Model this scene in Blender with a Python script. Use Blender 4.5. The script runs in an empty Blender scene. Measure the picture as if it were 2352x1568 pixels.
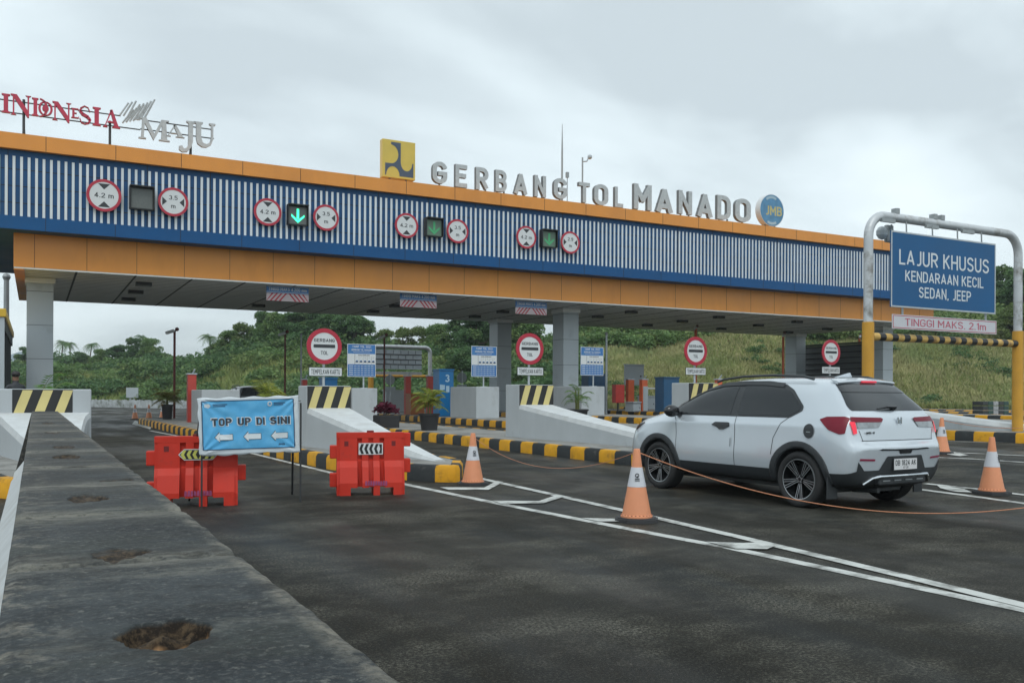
import bpy, bmesh, math, random
import numpy as np
from mathutils import Vector, Matrix
from mathutils.bvhtree import BVHTree
from mathutils.geometry import delaunay_2d_cdt
R = math.radians
sc = bpy.context.scene
COL = sc.collection
random.seed(7)
# ------------------------------------------------------------------ camera
FPX, PX0, PY0, YAW, ROLL, EYE = 2053.0, 1176.0, 907.4, R(28.1), 0.004, 1.30
fw = Vector((math.sin(YAW), math.cos(YAW), 0))
r0 = Vector((math.cos(YAW), -math.sin(YAW), 0)); u0 = Vector((0, 0, 1))
cr = r0 * math.cos(ROLL) + u0 * math.sin(ROLL)
cu = u0 * math.cos(ROLL) - r0 * math.sin(ROLL)
cam = bpy.data.cameras.new('camera'); camo = bpy.data.objects.new('camera', cam); COL.objects.link(camo)
cam.sensor_fit = 'HORIZONTAL'; cam.sensor_width = 36; cam.lens = FPX / 2352 * 36
cam.shift_y = (PY0 - 784) / 2352
cam.clip_start = .02; cam.clip_end = 4000
camo.matrix_world = Matrix(((cr.x, cu.x, -fw.x, 0), (cr.y, cu.y, -fw.y, 0), (cr.z, cu.z, -fw.z, EYE), (0, 0, 0, 1)))
sc.camera = camo
# ------------------------------------------------------------------ world: overcast sky
w = bpy.data.worlds.new('World'); sc.world = w; w.use_nodes = True
nt = w.node_tree; nt.nodes.clear()
def nn(t, **k):
    n = nt.nodes.new(t)
    for a, b in k.items(): setattr(n, a, b)
    return n
L = lambda a, b: nt.links.new(a, b)
out = nn('ShaderNodeOutputWorld'); bg = nn('ShaderNodeBackground'); L(bg.outputs[0], out.inputs[0])
sky = nn('ShaderNodeTexSky', sky_type='NISHITA', sun_disc=False)
sky.sun_elevation = R(55); sky.sun_rotation = R(150)
tc = nn('ShaderNodeTexCoord'); sep = nn('ShaderNodeSeparateXYZ'); L(tc.outputs['Generated'], sep.inputs[0])
az_ = nn('ShaderNodeMath', operation='ADD'); az_.inputs[1].default_value = .32; L(sep.outputs[2], az_.inputs[0])
mx = nn('ShaderNodeMath', operation='MAXIMUM'); mx.inputs[1].default_value = .12; L(az_.outputs[0], mx.inputs[0])
dx = nn('ShaderNodeMath', operation='DIVIDE'); L(sep.outputs[0], dx.inputs[0]); L(mx.outputs[0], dx.inputs[1])
dy = nn('ShaderNodeMath', operation='DIVIDE'); L(sep.outputs[1], dy.inputs[0]); L(mx.outputs[0], dy.inputs[1])
cmb = nn('ShaderNodeCombineXYZ'); L(dx.outputs[0], cmb.inputs[0]); L(dy.outputs[0], cmb.inputs[1])
mp = nn('ShaderNodeMapping'); mp.inputs['Location'].default_value = (3.1, 1.7, .4); mp.inputs['Rotation'].default_value = (0, 0, R(-22))
mp.inputs['Scale'].default_value = (.95, 1.5, 1); L(cmb.outputs[0], mp.inputs[0])
n1 = nn('ShaderNodeTexNoise'); n1.inputs['Scale'].default_value = .95; n1.inputs['Detail'].default_value = 8; n1.inputs['Roughness'].default_value = .48
n1.inputs['Distortion'].default_value = .25; L(mp.outputs[0], n1.inputs['Vector'])
cr1 = nn('ShaderNodeValToRGB'); L(n1.outputs[0], cr1.inputs[0])
e = cr1.color_ramp.elements
e[0].position = .39; e[0].color = (.435, .495, .52, 1)
e[1].position = .60; e[1].color = (.69, .765, .79, 1)
m = e.new(.48); m.color = (.57, .645, .67, 1)
skm = nn('ShaderNodeMixRGB', blend_type='MULTIPLY'); skm.inputs[0].default_value = 1; L(sky.outputs[0], skm.inputs[1]); skm.inputs[2].default_value = (.1, .1, .1, 1)
mixs = nn('ShaderNodeMixRGB'); mixs.inputs[0].default_value = .9; L(skm.outputs[0], mixs.inputs[1]); L(cr1.outputs[0], mixs.inputs[2])
L(mixs.outputs[0], bg.inputs[0]); bg.inputs[1].default_value = 1.0
sun = bpy.data.lights.new('sun', 'SUN'); sun.energy = .8; sun.angle = R(25); sun.color = (1, .97, .92)
suno = bpy.data.objects.new('sun', sun); COL.objects.link(suno); suno.rotation_euler = (R(35), 0, R(-30))
sc.view_settings.view_transform = 'Standard'; sc.view_settings.look = 'None'; sc.view_settings.exposure = .64; sc.view_settings.gamma = 1
sc.view_settings.use_curve_mapping = False
# ------------------------------------------------------------------ where things stand
def gz(X):                                   # the plaza falls gently towards its left side
    t = min(max(X - 9.6, 0), 22)
    return .0165 * t
def ray(px, py):
    return fw + cr * ((px - PX0) / FPX) - cu * ((py - PY0) / FPX)
def atY(px, py, Y): d = ray(px, py); return Vector((0, 0, EYE)) + d * (Y / d.y)
def atX(px, py, X): d = ray(px, py); return Vector((0, 0, EYE)) + d * (X / d.x)
def G(px, py, h=0):                          # point on the ground (plus h)
    d = ray(px, py); z = h
    for _ in range(6):
        p = Vector((0, 0, EYE)) + d * ((z - EYE) / d.z); z = gz(p.x) + h
    return p
def polar(px, r):                            # point at ground distance r below an image column
    d = ray(px, 905); d.z = 0; d.normalize(); return d * r
# ------------------------------------------------------------------ materials
MATS = {}
def mat(name, col, rough=.6, metal=0, var=.12, scale=3, bump=0, bscale=40, spec=.5, emit=0, coat=0, stain=None, stains=1.2, stretch=(1, 1, 1), samt=(.5, .65), detail=4, trans=0):
    if name in MATS: return MATS[name]
    m = bpy.data.materials.new(name); m.use_nodes = True; t = m.node_tree; b = t.nodes['Principled BSDF']
    b.inputs['Roughness'].default_value = rough; b.inputs['Metallic'].default_value = metal
    b.inputs['Specular IOR Level'].default_value = spec; b.inputs['Coat Weight'].default_value = coat
    b.inputs['Coat Roughness'].default_value = .05
    b.inputs['Base Color'].default_value = (*col, 1)
    N = t.nodes.new; K = t.links.new
    if var or stain or bump:
        co = N('ShaderNodeTexCoord'); ma = N('ShaderNodeMapping'); ma.inputs['Scale'].default_value = stretch; K(co.outputs['Object'], ma.inputs[0])
        ns = N('ShaderNodeTexNoise'); ns.inputs['Scale'].default_value = scale; ns.inputs['Detail'].default_value = detail; K(ma.outputs[0], ns.inputs['Vector'])
        rp = N('ShaderNodeMapRange'); rp.inputs[1].default_value = .25; rp.inputs[2].default_value = .75
        rp.inputs[3].default_value = 1 - var; rp.inputs[4].default_value = 1 + var; K(ns.outputs[0], rp.inputs[0])
        mu = N('ShaderNodeVectorMath'); mu.operation = 'SCALE'; mu.inputs[0].default_value = col; K(rp.outputs[0], mu.inputs['Scale'])
        last = mu.outputs[0]
        if stain:
            n2 = N('ShaderNodeTexNoise'); n2.inputs['Scale'].default_value = stains; n2.inputs['Detail'].default_value = 8; n2.inputs['Roughness'].default_value = .65; K(ma.outputs[0], n2.inputs['Vector'])
            r2 = N('ShaderNodeMapRange'); r2.inputs[1].default_value = samt[0]; r2.inputs[2].default_value = samt[1]; K(n2.outputs[0], r2.inputs[0])
            mi = N('ShaderNodeMixRGB'); K(r2.outputs[0], mi.inputs[0]); K(last, mi.inputs[1]); mi.inputs[2].default_value = (*stain, 1); last = mi.outputs[0]
        K(last, b.inputs['Base Color'])
        rr = N('ShaderNodeMapRange'); rr.inputs[1].default_value = .3; rr.inputs[2].default_value = .7; rr.inputs[3].default_value = max(rough - .08, .02); rr.inputs[4].default_value = min(rough + .08, 1)
        K(ns.outputs[0], rr.inputs[0]); K(rr.outputs[0], b.inputs['Roughness'])
        if bump:
            n3 = N('ShaderNodeTexNoise'); n3.inputs['Scale'].default_value = bscale; n3.inputs['Detail'].default_value = 5; K(co.outputs['Object'], n3.inputs['Vector'])
            bp = N('ShaderNodeBump'); bp.inputs['Strength'].default_value = bump; bp.inputs['Distance'].default_value = .02; K(n3.outputs[0], bp.inputs['Height']); K(bp.outputs[0], b.inputs['Normal'])
    if emit:
        b.inputs['Emission Color'].default_value = (*col, 1); b.inputs['Emission Strength'].default_value = emit
    if trans:
        tr = N('ShaderNodeBsdfTranslucent'); ms = N('ShaderNodeMixShader'); ms.inputs[0].default_value = trans
        tr.inputs[0].default_value = (*[min(1, c * 1.5) for c in col], 1)
        K(b.outputs[0], ms.inputs[1]); K(tr.outputs[0], ms.inputs[2]); K(ms.outputs[0], t.nodes['Material Output'].inputs[0])
    MATS[name] = m; return m
def S(r, g, b):                              # sRGB 0-255 -> linear
    f = lambda c: (c / 255 / 12.92) if c / 255 < .04045 else ((c / 255 + .055) / 1.055) ** 2.4
    return (f(r), f(g), f(b))
ORANGE = mat('orange_cladding', (.70, .275, .045), .42, var=.10, scale=.6, stretch=(1, 1, .35), stain=(.50, .19, .035), stains=.5, samt=(.5, .9), spec=.45)
BLUE = mat('blue_cladding', (.006, .075, .215), .5, var=.10, scale=.7, spec=.25)
BLUED = mat('blue_backing', (.014, .072, .185), .55, var=.12, scale=.7, spec=.25)
SEAM = mat('seam', (.02, .02, .02), .8, var=0)
SLAT = mat('white_slat', (.62, .68, .72), .4, var=.10, scale=.9)
SOFF = mat('soffit_metal', (.72, .74, .73), .5, var=.10, scale=.8)
GREYC = mat('grey_cladding', (.40, .45, .48), .4, var=.05, scale=.8, stain=(.25, .27, .28), stains=.7, samt=(.6, .8))
DARK = mat('dark_grey', (.035, .04, .042), .6, var=.1)
BLACK = mat('black_paint', (.018, .019, .02), .45, var=.15, scale=8)
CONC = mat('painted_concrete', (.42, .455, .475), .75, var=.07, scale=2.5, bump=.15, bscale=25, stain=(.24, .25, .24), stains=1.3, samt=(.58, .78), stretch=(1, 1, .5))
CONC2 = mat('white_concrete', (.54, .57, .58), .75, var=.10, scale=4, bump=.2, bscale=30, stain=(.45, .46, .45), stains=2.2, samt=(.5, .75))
WHITE = mat('white_sign', (.62, .65, .66), .4, var=.04, scale=4)
REDS = mat('sign_red', (.42, .02, .045), .4, var=.08, scale=4)
SIGNK = mat('sign_black', (.03, .035, .04), .5, var=0)
YEL = mat('hazard_yellow', (.62, .53, .22), .5, var=.08, scale=3)
KYEL = mat('kerb_yellow', (.62, .31, .015), .6, spec=.25, var=.16, scale=5, bump=.25, bscale=30, stain=(.22, .12, .03), stains=3.5, samt=(.56, .74))
KBLK = mat('kerb_black', (.035, .04, .042), .7, spec=.2, var=.2, scale=5, bump=.25, bscale=30, stain=(.14, .14, .13), stains=3.5, samt=(.58, .78))
STEEL = mat('galvanised', (.46, .50, .52), .4, metal=.55, var=.15, scale=5)
GREYP = mat('grey_pole', (.30, .33, .34), .5, metal=.2, var=.1)
REDP = mat('red_paint', (.42, .045, .03), .5, var=.15, scale=3)
ORED = mat('orange_red_paint', (.62, .12, .04), .5, var=.15, scale=3)
REDD = mat('rusty_red_pole', (.14, .03, .025), .6, var=.2)
SBLUE = mat('sign_blue', (.035, .16, .42), .4, var=.10, scale=1.5, stain=(.06, .20, .40), stains=3)
YPOST = mat('yellow_post', (.56, .29, .03), .5, var=.10, scale=3)
LET = mat('brushed_letter', (.44, .47, .48), .5, metal=.15, var=.16, scale=9, bump=.2, bscale=60)
LETS = mat('letter_side', (.16, .18, .19), .6, var=.1)
POT = mat('black_pot', (.02, .02, .022), .6, var=.2)
SOIL = mat('soil', (.05, .035, .02), .9, bump=.5)
# ------------------------------------------------------------------ mesh helpers
class MB:
    def __init__(s): s.v = []; s.f = []; s.mi = []; s.m = Matrix()
    def add(s, vs, fs, mi=0):
        o = len(s.v); M = s.m
        s.v += [M @ Vector(p) for p in vs]
        s.f += [tuple(i + o for i in q) for q in fs]; s.mi += [mi] * len(fs); return s
    def box(s, x0, x1, y0, y1, z0, z1, mi=0):
        vs = [(x, y, z) for z in (z0, z1) for y in (y0, y1) for x in (x0, x1)]
        return s.add(vs, [(0, 2, 3, 1), (4, 5, 7, 6), (0, 1, 5, 4), (2, 6, 7, 3), (0, 4, 6, 2), (1, 3, 7, 5)], mi)
    def prism(s, poly, z0, z1, mi=0, side=None):
        n = len(poly); a = sum(poly[i][0] * poly[(i + 1) % n][1] - poly[(i + 1) % n][0] * poly[i][1] for i in range(n))
        if a < 0: poly = poly[::-1]
        vs = [(p[0], p[1], z0) for p in poly] + [(p[0], p[1], z1) for p in poly]
        s.add(vs, [tuple(range(n - 1, -1, -1)), tuple(range(n, 2 * n))], mi)
        return s.add(vs, [(i, (i + 1) % n, n + (i + 1) % n, n + i) for i in range(n)], mi if side is None else side)
    def disc(s, x, y, r, z0, z1, mi=0, n=32, ry=None, side=None):
        ry = ry or r
        return s.prism([(x + r * math.cos(2 * math.pi * i / n), y + ry * math.sin(2 * math.pi * i / n)) for i in range(n)], z0, z1, mi, side)
    def ring(s, x, y, r1, r2, z0, z1, mi=0, n=36):
        vs = []
        for i in range(n):
            c, q = math.cos(2 * math.pi * i / n), math.sin(2 * math.pi * i / n)
            vs += [(x + r1 * c, y + r1 * q, z0), (x + r2 * c, y + r2 * q, z0), (x + r2 * c, y + r2 * q, z1), (x + r1 * c, y + r1 * q, z1)]
        fs = []
        for i in range(n):
            a, b = 4 * i, 4 * ((i + 1) % n)
            for k in range(4): k2 = (k + 1) % 4; fs.append((a + k, b + k, b + k2, a + k2))
        return s.add(vs, [f[::-1] for f in fs], mi)
    def lathe(s, prof, n=20, mi=0, x=0, y=0, mis=None, caps=True):
        vs = [(x + r * math.cos(2 * math.pi * i / n), y + r * math.sin(2 * math.pi * i / n), z) for r, z in prof for i in range(n)]
        for k in range(len(prof) - 1):
            s_mi = mis[k] if mis else mi
            s.add([vs[j] for j in range(k * n, (k + 2) * n)], [(i, (i + 1) % n, n + (i + 1) % n, n + i) for i in range(n)], s_mi)
        if not caps: return s
        if prof[0][0] > 1e-4: s.add(vs[:n], [tuple(range(n - 1, -1, -1))], mis[0] if mis else mi)
        if prof[-1][0] > 1e-4: s.add(vs[-n:], [tuple(range(n))], mis[-1] if mis else mi)
        return s
    def tube(s, pts, r, n=8, mi=0, caps=True, mis=None):
        pts = [Vector(p) for p in pts]; rr = r if isinstance(r, (list, tuple)) else [r] * len(pts)
        rings = []; up = None
        for i, p in enumerate(pts):
            d = (pts[min(i + 1, len(pts) - 1)] - pts[max(i - 1, 0)]).normalized()
            if up is None: up = d.orthogonal().normalized()
            up = (up - d * up.dot(d)); up = up.normalized() if up.length > 1e-6 else d.orthogonal().normalized()
            q = d.cross(up)
            rings.append([p + (up * math.cos(2 * math.pi * k / n) + q * math.sin(2 * math.pi * k / n)) * rr[i] for k in range(n)])
        for i in range(len(pts) - 1):
            s.add(rings[i] + rings[i + 1], [(k, (k + 1) % n, n + (k + 1) % n, n + k) for k in range(n)], mis[i] if mis else mi)
        if caps:
            s.add(rings[0], [tuple(range(n - 1, -1, -1))], mis[0] if mis else mi); s.add(rings[-1], [tuple(range(n))], mis[-1] if mis else mi)
        return s
    def sphere(s, c, r, n=12, mi=0, sc=(1, 1, 1)):
        c = Vector(c); vs = []; m = n // 2
        for j in range(m + 1):
            for i in range(n):
                t = math.pi * j / m; a = 2 * math.pi * i / n
                vs.append(c + Vector((r * sc[0] * math.sin(t) * math.cos(a), r * sc[1] * math.sin(t) * math.sin(a), -r * sc[2] * math.cos(t))))
        return s.add(vs, [(j * n + i, j * n + (i + 1) % n, (j + 1) * n + (i + 1) % n, (j + 1) * n + i) for j in range(m) for i in range(n)], mi)
    def build(s, name, mats, parent=None, smooth=False, bevel=0, world=True, label=None, origin=None):
        me = bpy.data.meshes.new(name)
        M = Matrix()
        if parent is not None and world: M = wm(parent).inverted()
        o = bpy.data.objects.new(name, me); COL.objects.link(o)
        vs = s.v
        if parent is None and origin is not None: o.location = origin; vs = [v - Vector(origin) for v in vs]
        elif parent is not None and world: vs = [M @ v for v in vs]
        me.from_pydata([tuple(v) for v in vs], [], s.f)
        for q in (mats if isinstance(mats, (list, tuple)) else [mats]): me.materials.append(q)
        me.polygons.foreach_set('material_index', s.mi)
        if smooth:
            me.polygons.foreach_set('use_smooth', [True] * len(s.f)); me.set_sharp_from_angle(angle=R(smooth if smooth is not True else 35))
        me.update()
        if bevel:
            b = o.modifiers.new('bevel', 'BEVEL'); b.width = bevel; b.segments = 2; b.limit_method = 'ANGLE'; b.angle_limit = R(40)
        if parent is not None: o.parent = parent
        if label: o['label'] = label
        return o
def wm(o):
    M = Matrix.Translation(o.location) @ o.rotation_euler.to_matrix().to_4x4() @ Matrix.Diagonal((*o.scale, 1))
    return wm(o.parent) @ M if o.parent else M
def tag(o, label, cat, group=None):
    o['label'] = label; o['category'] = cat
    if group: o['group'] = group
    return o
def thing(name, label, cat, loc=(0, 0, 0), rz=0, group=None):
    o = bpy.data.objects.new(name, None); o.empty_display_size = .2; COL.objects.link(o); o.location = loc; o.rotation_euler = (0, 0, rz)
    return tag(o, label, cat, group)
def dup(root, loc=None, rz=None, label=None, scale=None):
    def cp(o, par):
        c = o.copy(); COL.objects.link(c); c.parent = par
        for ch in [x for x in bpy.data.objects if x.parent == o]: cp(ch, c)
        return c
    c = cp(root, None)
    if loc is not None: c.location = loc
    if rz is not None: c.rotation_euler = (0, 0, rz)
    if label: c['label'] = label
    if scale is not None: c.scale = scale if isinstance(scale, (tuple, list)) else (scale,) * 3
    return c
def struct(o): o['kind'] = 'structure'; return o
def stuff(o, label, cat): o['kind'] = 'stuff'; return tag(o, label, cat)
def frame(o, yaw=0, tilt=0):                  # local x right, y up, z towards the viewer standing on the -Y side
    return Matrix.Translation(Vector(o)) @ Matrix.Rotation(yaw, 4, 'Z') @ Matrix.Rotation(R(90) + tilt, 4, 'X')
TXT = {}
def glyphs(t, bold=0., space=1.):
    k = (t, bold, space)
    if k not in TXT:
        c = bpy.data.curves.new('t', 'FONT'); c.body = t; c.align_x = 'CENTER'; c.offset = bold; c.resolution_u = 3; c.space_character = space
        o = bpy.data.objects.new('t', c); COL.objects.link(o)
        dg = bpy.context.evaluated_depsgraph_get(); dg.update(); me = o.evaluated_get(dg).to_mesh()
        vs = [(v.co.x, v.co.y) for v in me.vertices]; fs = [tuple(p.vertices) for p in me.polygons]
        # outline edges for side walls
        cnt = {}
        for f in fs:
            for i in range(len(f)):
                a, b = f[i], f[(i + 1) % len(f)]; cnt[(a, b)] = 1
        eds = [(a, b) for (a, b) in cnt if (b, a) not in cnt]
        bpy.data.objects.remove(o); bpy.data.curves.remove(c)
        xs = [v[0] for v in vs]; ys = [v[1] for v in vs]
        TXT[k] = (vs, fs, eds, min(xs), max(xs), min(ys), max(ys))
    return TXT[k]
def text(mb, t, cx, cy, h, w=None, z=0, d=0, mi=0, bold=0., side=None, space=1.):
    vs, fs, eds, x0, x1, y0, y1 = glyphs(t, bold, space)
    sy = h / (y1 - y0); sx = sy if w is None else w / (x1 - x0)
    P = [(cx + (x - (x0 + x1) / 2) * sx, cy + (y - (y0 + y1) / 2) * sy, z + d) for x, y in vs]
    mb.add(P, fs, mi)
    if d:
        Q = [(p[0], p[1], z) for p in P]; n = len(P)
        mb.add(P + Q, [(a, n + a, n + b, b) for a, b in eds], mi if side is None else side)
        mb.add(Q, [f[::-1] for f in fs], mi if side is None else side)
    return mb
def chevrow(mb, x0, x1, y0, y1, n, z, mi, left=True, th=.55):
    w = (x1 - x0) / n; h = (y1 - y0) / 2; ym = (y0 + y1) / 2
    for i in range(n):
        a = x0 + i * w; t = w * th
        p = [(a + w * .95 - t, y1), (a + w * .95, y1), (a + t, ym), (a + w * .95, y0), (a + w * .95 - t, y0), (a, ym)]
        if not left: p = [(x0 + x1 - q[0], q[1]) for q in p]
        mb.prism(p, z, z + .002, mi)
# ------------------------------------------------------------------ stroke lettering (road-sign style capitals)
def _arc(cx, cy, rx, ry, a0, a1, n=8): return [(cx + rx * math.cos(R(a0 + (a1 - a0) * i / n)), cy + ry * math.sin(R(a0 + (a1 - a0) * i / n))) for i in range(n + 1)]
def _box_o(w, r=.26): return _arc(w - r, 1 - r, r, r, 90, 0) + _arc(w - r, r, r, r, 0, -90) + _arc(r, r, r, r, 270, 180) + _arc(r, 1 - r, r, r, 180, 90)
_W = .56
GL = {
 'A': (.62, [[(0, 0), (.31, 1), (.62, 0)], [(.10, .28), (.52, .28)]]), 'B': (_W, [[(0, 0), (0, 1), (.3, 1)] + _arc(.3, .76, .24, .24, 90, -90) + [(0, .52)], [(0, 0), (.3, 0)] + _arc(.3, .26, .26, .26, -90, 90)]),
 'C': (_W, [_arc(.28, .72, .28, .28, 10, 180) + _arc(.28, .28, .28, .28, 180, 350)]), 'D': (_W, [[(0, 0), (0, 1), (.26, 1)] + _arc(.26, .7, .30, .30, 90, 0) + _arc(.26, .3, .30, .30, 0, -90) + [(0, 0)]]),
 'E': (.48, [[(.48, 1), (0, 1), (0, 0), (.48, 0)], [(0, .52), (.42, .52)]]), 'G': (_W, [_arc(.28, .72, .28, .28, 10, 180) + _arc(.28, .28, .28, .28, 180, 360) + [(.56, .46), (.30, .46)]]),
 'H': (_W, [[(0, 0), (0, 1)], [(.56, 0), (.56, 1)], [(0, .5), (.56, .5)]]), 'I': (0.0, [[(0, 0), (0, 1)]]), 'J': (.4, [[(.4, 1), (.4, .24)] + _arc(.18, .22, .22, .22, 0, -120)]),
 'K': (.55, [[(0, 0), (0, 1)], [(.53, 1), (.06, .46)], [(.17, .58), (.55, 0)]]), 'L': (.45, [[(0, 1), (0, 0), (.45, 0)]]), 'M': (.70, [[(0, 0), (0, 1), (.35, .35), (.70, 1), (.70, 0)]]),
 'N': (.58, [[(0, 0), (0, 1), (.58, 0), (.58, 1)]]), 'O': (_W, [_box_o(.56) + [_box_o(.56)[0]]]), 'P': (_W, [[(0, 0), (0, 1), (.29, 1)] + _arc(.29, .73, .27, .27, 90, -90) + [(0, .46)]]),
 'R': (_W, [[(0, 0), (0, 1), (.29, 1)] + _arc(.29, .74, .26, .26, 90, -90) + [(0, .48)], [(.26, .48), (.56, 0)]]),
 'S': (_W, [_arc(.28, .76, .27, .24, 15, 230, 8) + _arc(.28, .25, .28, .25, 50, -165, 8)]), 'T': (.54, [[(0, 1), (.54, 1)], [(.27, 1), (.27, 0)]]), 'U': (_W, [[(0, 1), (0, .28)] + _arc(.28, .28, .28, .28, 180, 360) + [(.56, .28), (.56, 1)]]),
 'V': (.58, [[(0, 1), (.29, 0), (.58, 1)]]), 'W': (.8, [[(0, 1), (.2, 0), (.4, .8), (.6, 0), (.8, 1)]]), '0': (.5, [_box_o(.5, .25) + [_box_o(.5, .25)[0]]]), '1': (.2, [[(0, .8), (.2, 1), (.2, 0)]]),
 '2': (.5, [_arc(.25, .74, .25, .26, 165, -40) + [(0, 0), (.5, 0)]]), '3': (.5, [_arc(.24, .76, .22, .24, 155, -85) , _arc(.24, .26, .26, .26, 90, -160)]), '4': (.54, [[(.38, 0), (.38, 1), (0, .26), (.54, .26)]]),
 '5': (.5, [[(.46, 1), (.05, 1), (.03, .56)] + _arc(.23, .32, .27, .32, 120, -150)]), '8': (.5, [_arc(.25, .76, .22, .24, 90, 450, 12), _arc(.25, .26, .25, .26, 90, 450, 12)]), '9': (.5, [_arc(.25, .74, .25, .26, 0, 360, 12), [(.5, .74), (.5, .3)] + _arc(.25, .25, .25, .25, 0, -150)]),
 '7': (.5, [[(0, 1), (.5, 1), (.15, 0)]]), '.': (0.02, [[(0, .01), (.02, .01)]]), ',': (0.05, [[(.05, .06), (0, -.16)]]), '-': (.25, [[(0, .45), (.25, .45)]]), ' ': (.12, []), 'F': (.46, [[(.46, 1), (0, 1), (0, 0)], [(0, .5), (.40, .5)]]),
 'm': (.74, [[(0, 0), (0, .68)], [(0, .45)] + _arc(.18, .48, .19, .2, 170, 0) + [(.37, 0)], [(.37, .45)] + _arc(.55, .48, .19, .2, 170, 0) + [(.74, 0)]]),
}
SG_CACHE = {}
def sgl(s, th=.16, gap=.17):
    k = (s, th, gap)
    if k in SG_CACHE: return SG_CACHE[k]
    x = 0; V, FF = [], []; jit = random.Random(2)
    for ch in s:
        w_, strokes = GL[ch]
        polys = []; rg_ = random.Random(1)
        for pl in strokes:
            P = [Vector(p) for p in pl]; Q = [P[0]]
            for p in P[1:]:
                if (p - Q[-1]).length > .012: Q.append(p)
            P = Q; m_ = len(P); closed = m_ > 3 and (P[0] - P[-1]).length < .02
            if closed: P = P[:-1]; m_ -= 1
            seg_n = m_ if closed else m_ - 1
            for i in range(seg_n):
                a, b = P[i], P[(i + 1) % m_]; d_ = (b - a).normalized(); n_ = Vector((-d_.y, d_.x)) * th / 2; axis = abs(d_.x) < .02 or abs(d_.y) < .02
                def ext(nb, isend):
                    if isend: return th / 2 if axis else .02
                    c = max(-1, min(1, d_.dot(nb))); tn = math.acos(c)
                    if tn < .7: return th / 2 * math.tan(tn / 2) + .004
                    return th / 2 if axis else th * .3
                e0 = ext((a - P[i - 1]).normalized() if (i > 0 or closed) else None, not closed and i == 0)
                e1 = ext((P[(i + 2) % m_] - b).normalized() if (i < m_ - 2 or closed) else None, not closed and i == seg_n - 1)
                a2, b2 = a - d_ * e0, b + d_ * e1; polys.append([a2 + n_, a2 - n_, b2 - n_, b2 + n_])
        if polys:
            vs = []; fs = []
            for q in polys:
                ar = sum(q[i].x * q[(i + 1) % 4].y - q[(i + 1) % 4].x * q[i].y for i in range(4))
                if ar < 0: q = q[::-1]
                fs.append(list(range(len(vs), len(vs) + 4)))
                vs += [Vector((min(max(p.x, -th * .5), w_ + th * .5) + jit.uniform(-8e-4, 8e-4), min(max(p.y, -.16 if ch == ',' else -th / 2), 1 + th / 2) + jit.uniform(-8e-4, 8e-4))) for p in q]
            ov, oe, of, _a, _b, src = delaunay_2d_cdt(vs, [], fs, 1, 1e-4); of = [f for f, q in zip(of, src) if len(q)]
            o = len(V); V += [(p.x + x + th / 2, p.y) for p in ov]
            for f in of:
                a, b, c = [ov[i] for i in f[:3]]
                if (b - a).cross(c - a) < 0: f = f[::-1]
                FF.append(tuple(i + o for i in f))
        x += w_ + th + gap
    cnt = {(f[i], f[(i + 1) % len(f)]) for f in FF for i in range(len(f))}
    eds = [(a, b) for (a, b) in cnt if (b, a) not in cnt]
    xs = [p[0] for p in V]; ys = [p[1] for p in V]
    SG_CACHE[k] = (V, FF, eds, min(xs), max(xs), min(ys), max(ys)); return SG_CACHE[k]
def glyphs(t, bold=0., space=1.): return sgl(t, .15 + bold * 2.2, .13)
# ================================================================== SETTING
# ground sheet and asphalt
def sheet(name, xs, ys, zf, m, off=0.):
    mb = MB(); nx, ny = len(xs), len(ys)
    mb.add([(x, y, zf(x) + off) for y in ys for x in xs], [(j * nx + i, j * nx + i + 1, (j + 1) * nx + i + 1, (j + 1) * nx + i) for j in range(ny - 1) for i in range(nx - 1)])
    return struct(mb.build(name, m))
GXS = [-1500, -400, -60, 0, 9.6, 18, 31.6, 60, 400, 2000]
GRD = mat('ground_soil', (.075, .085, .035), .9, var=.25, scale=.3, bump=.4, bscale=6)
sheet('ground', GXS, [-600, -100, 0, 60, 120, 600, 2500], gz, GRD, -.06)
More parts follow.
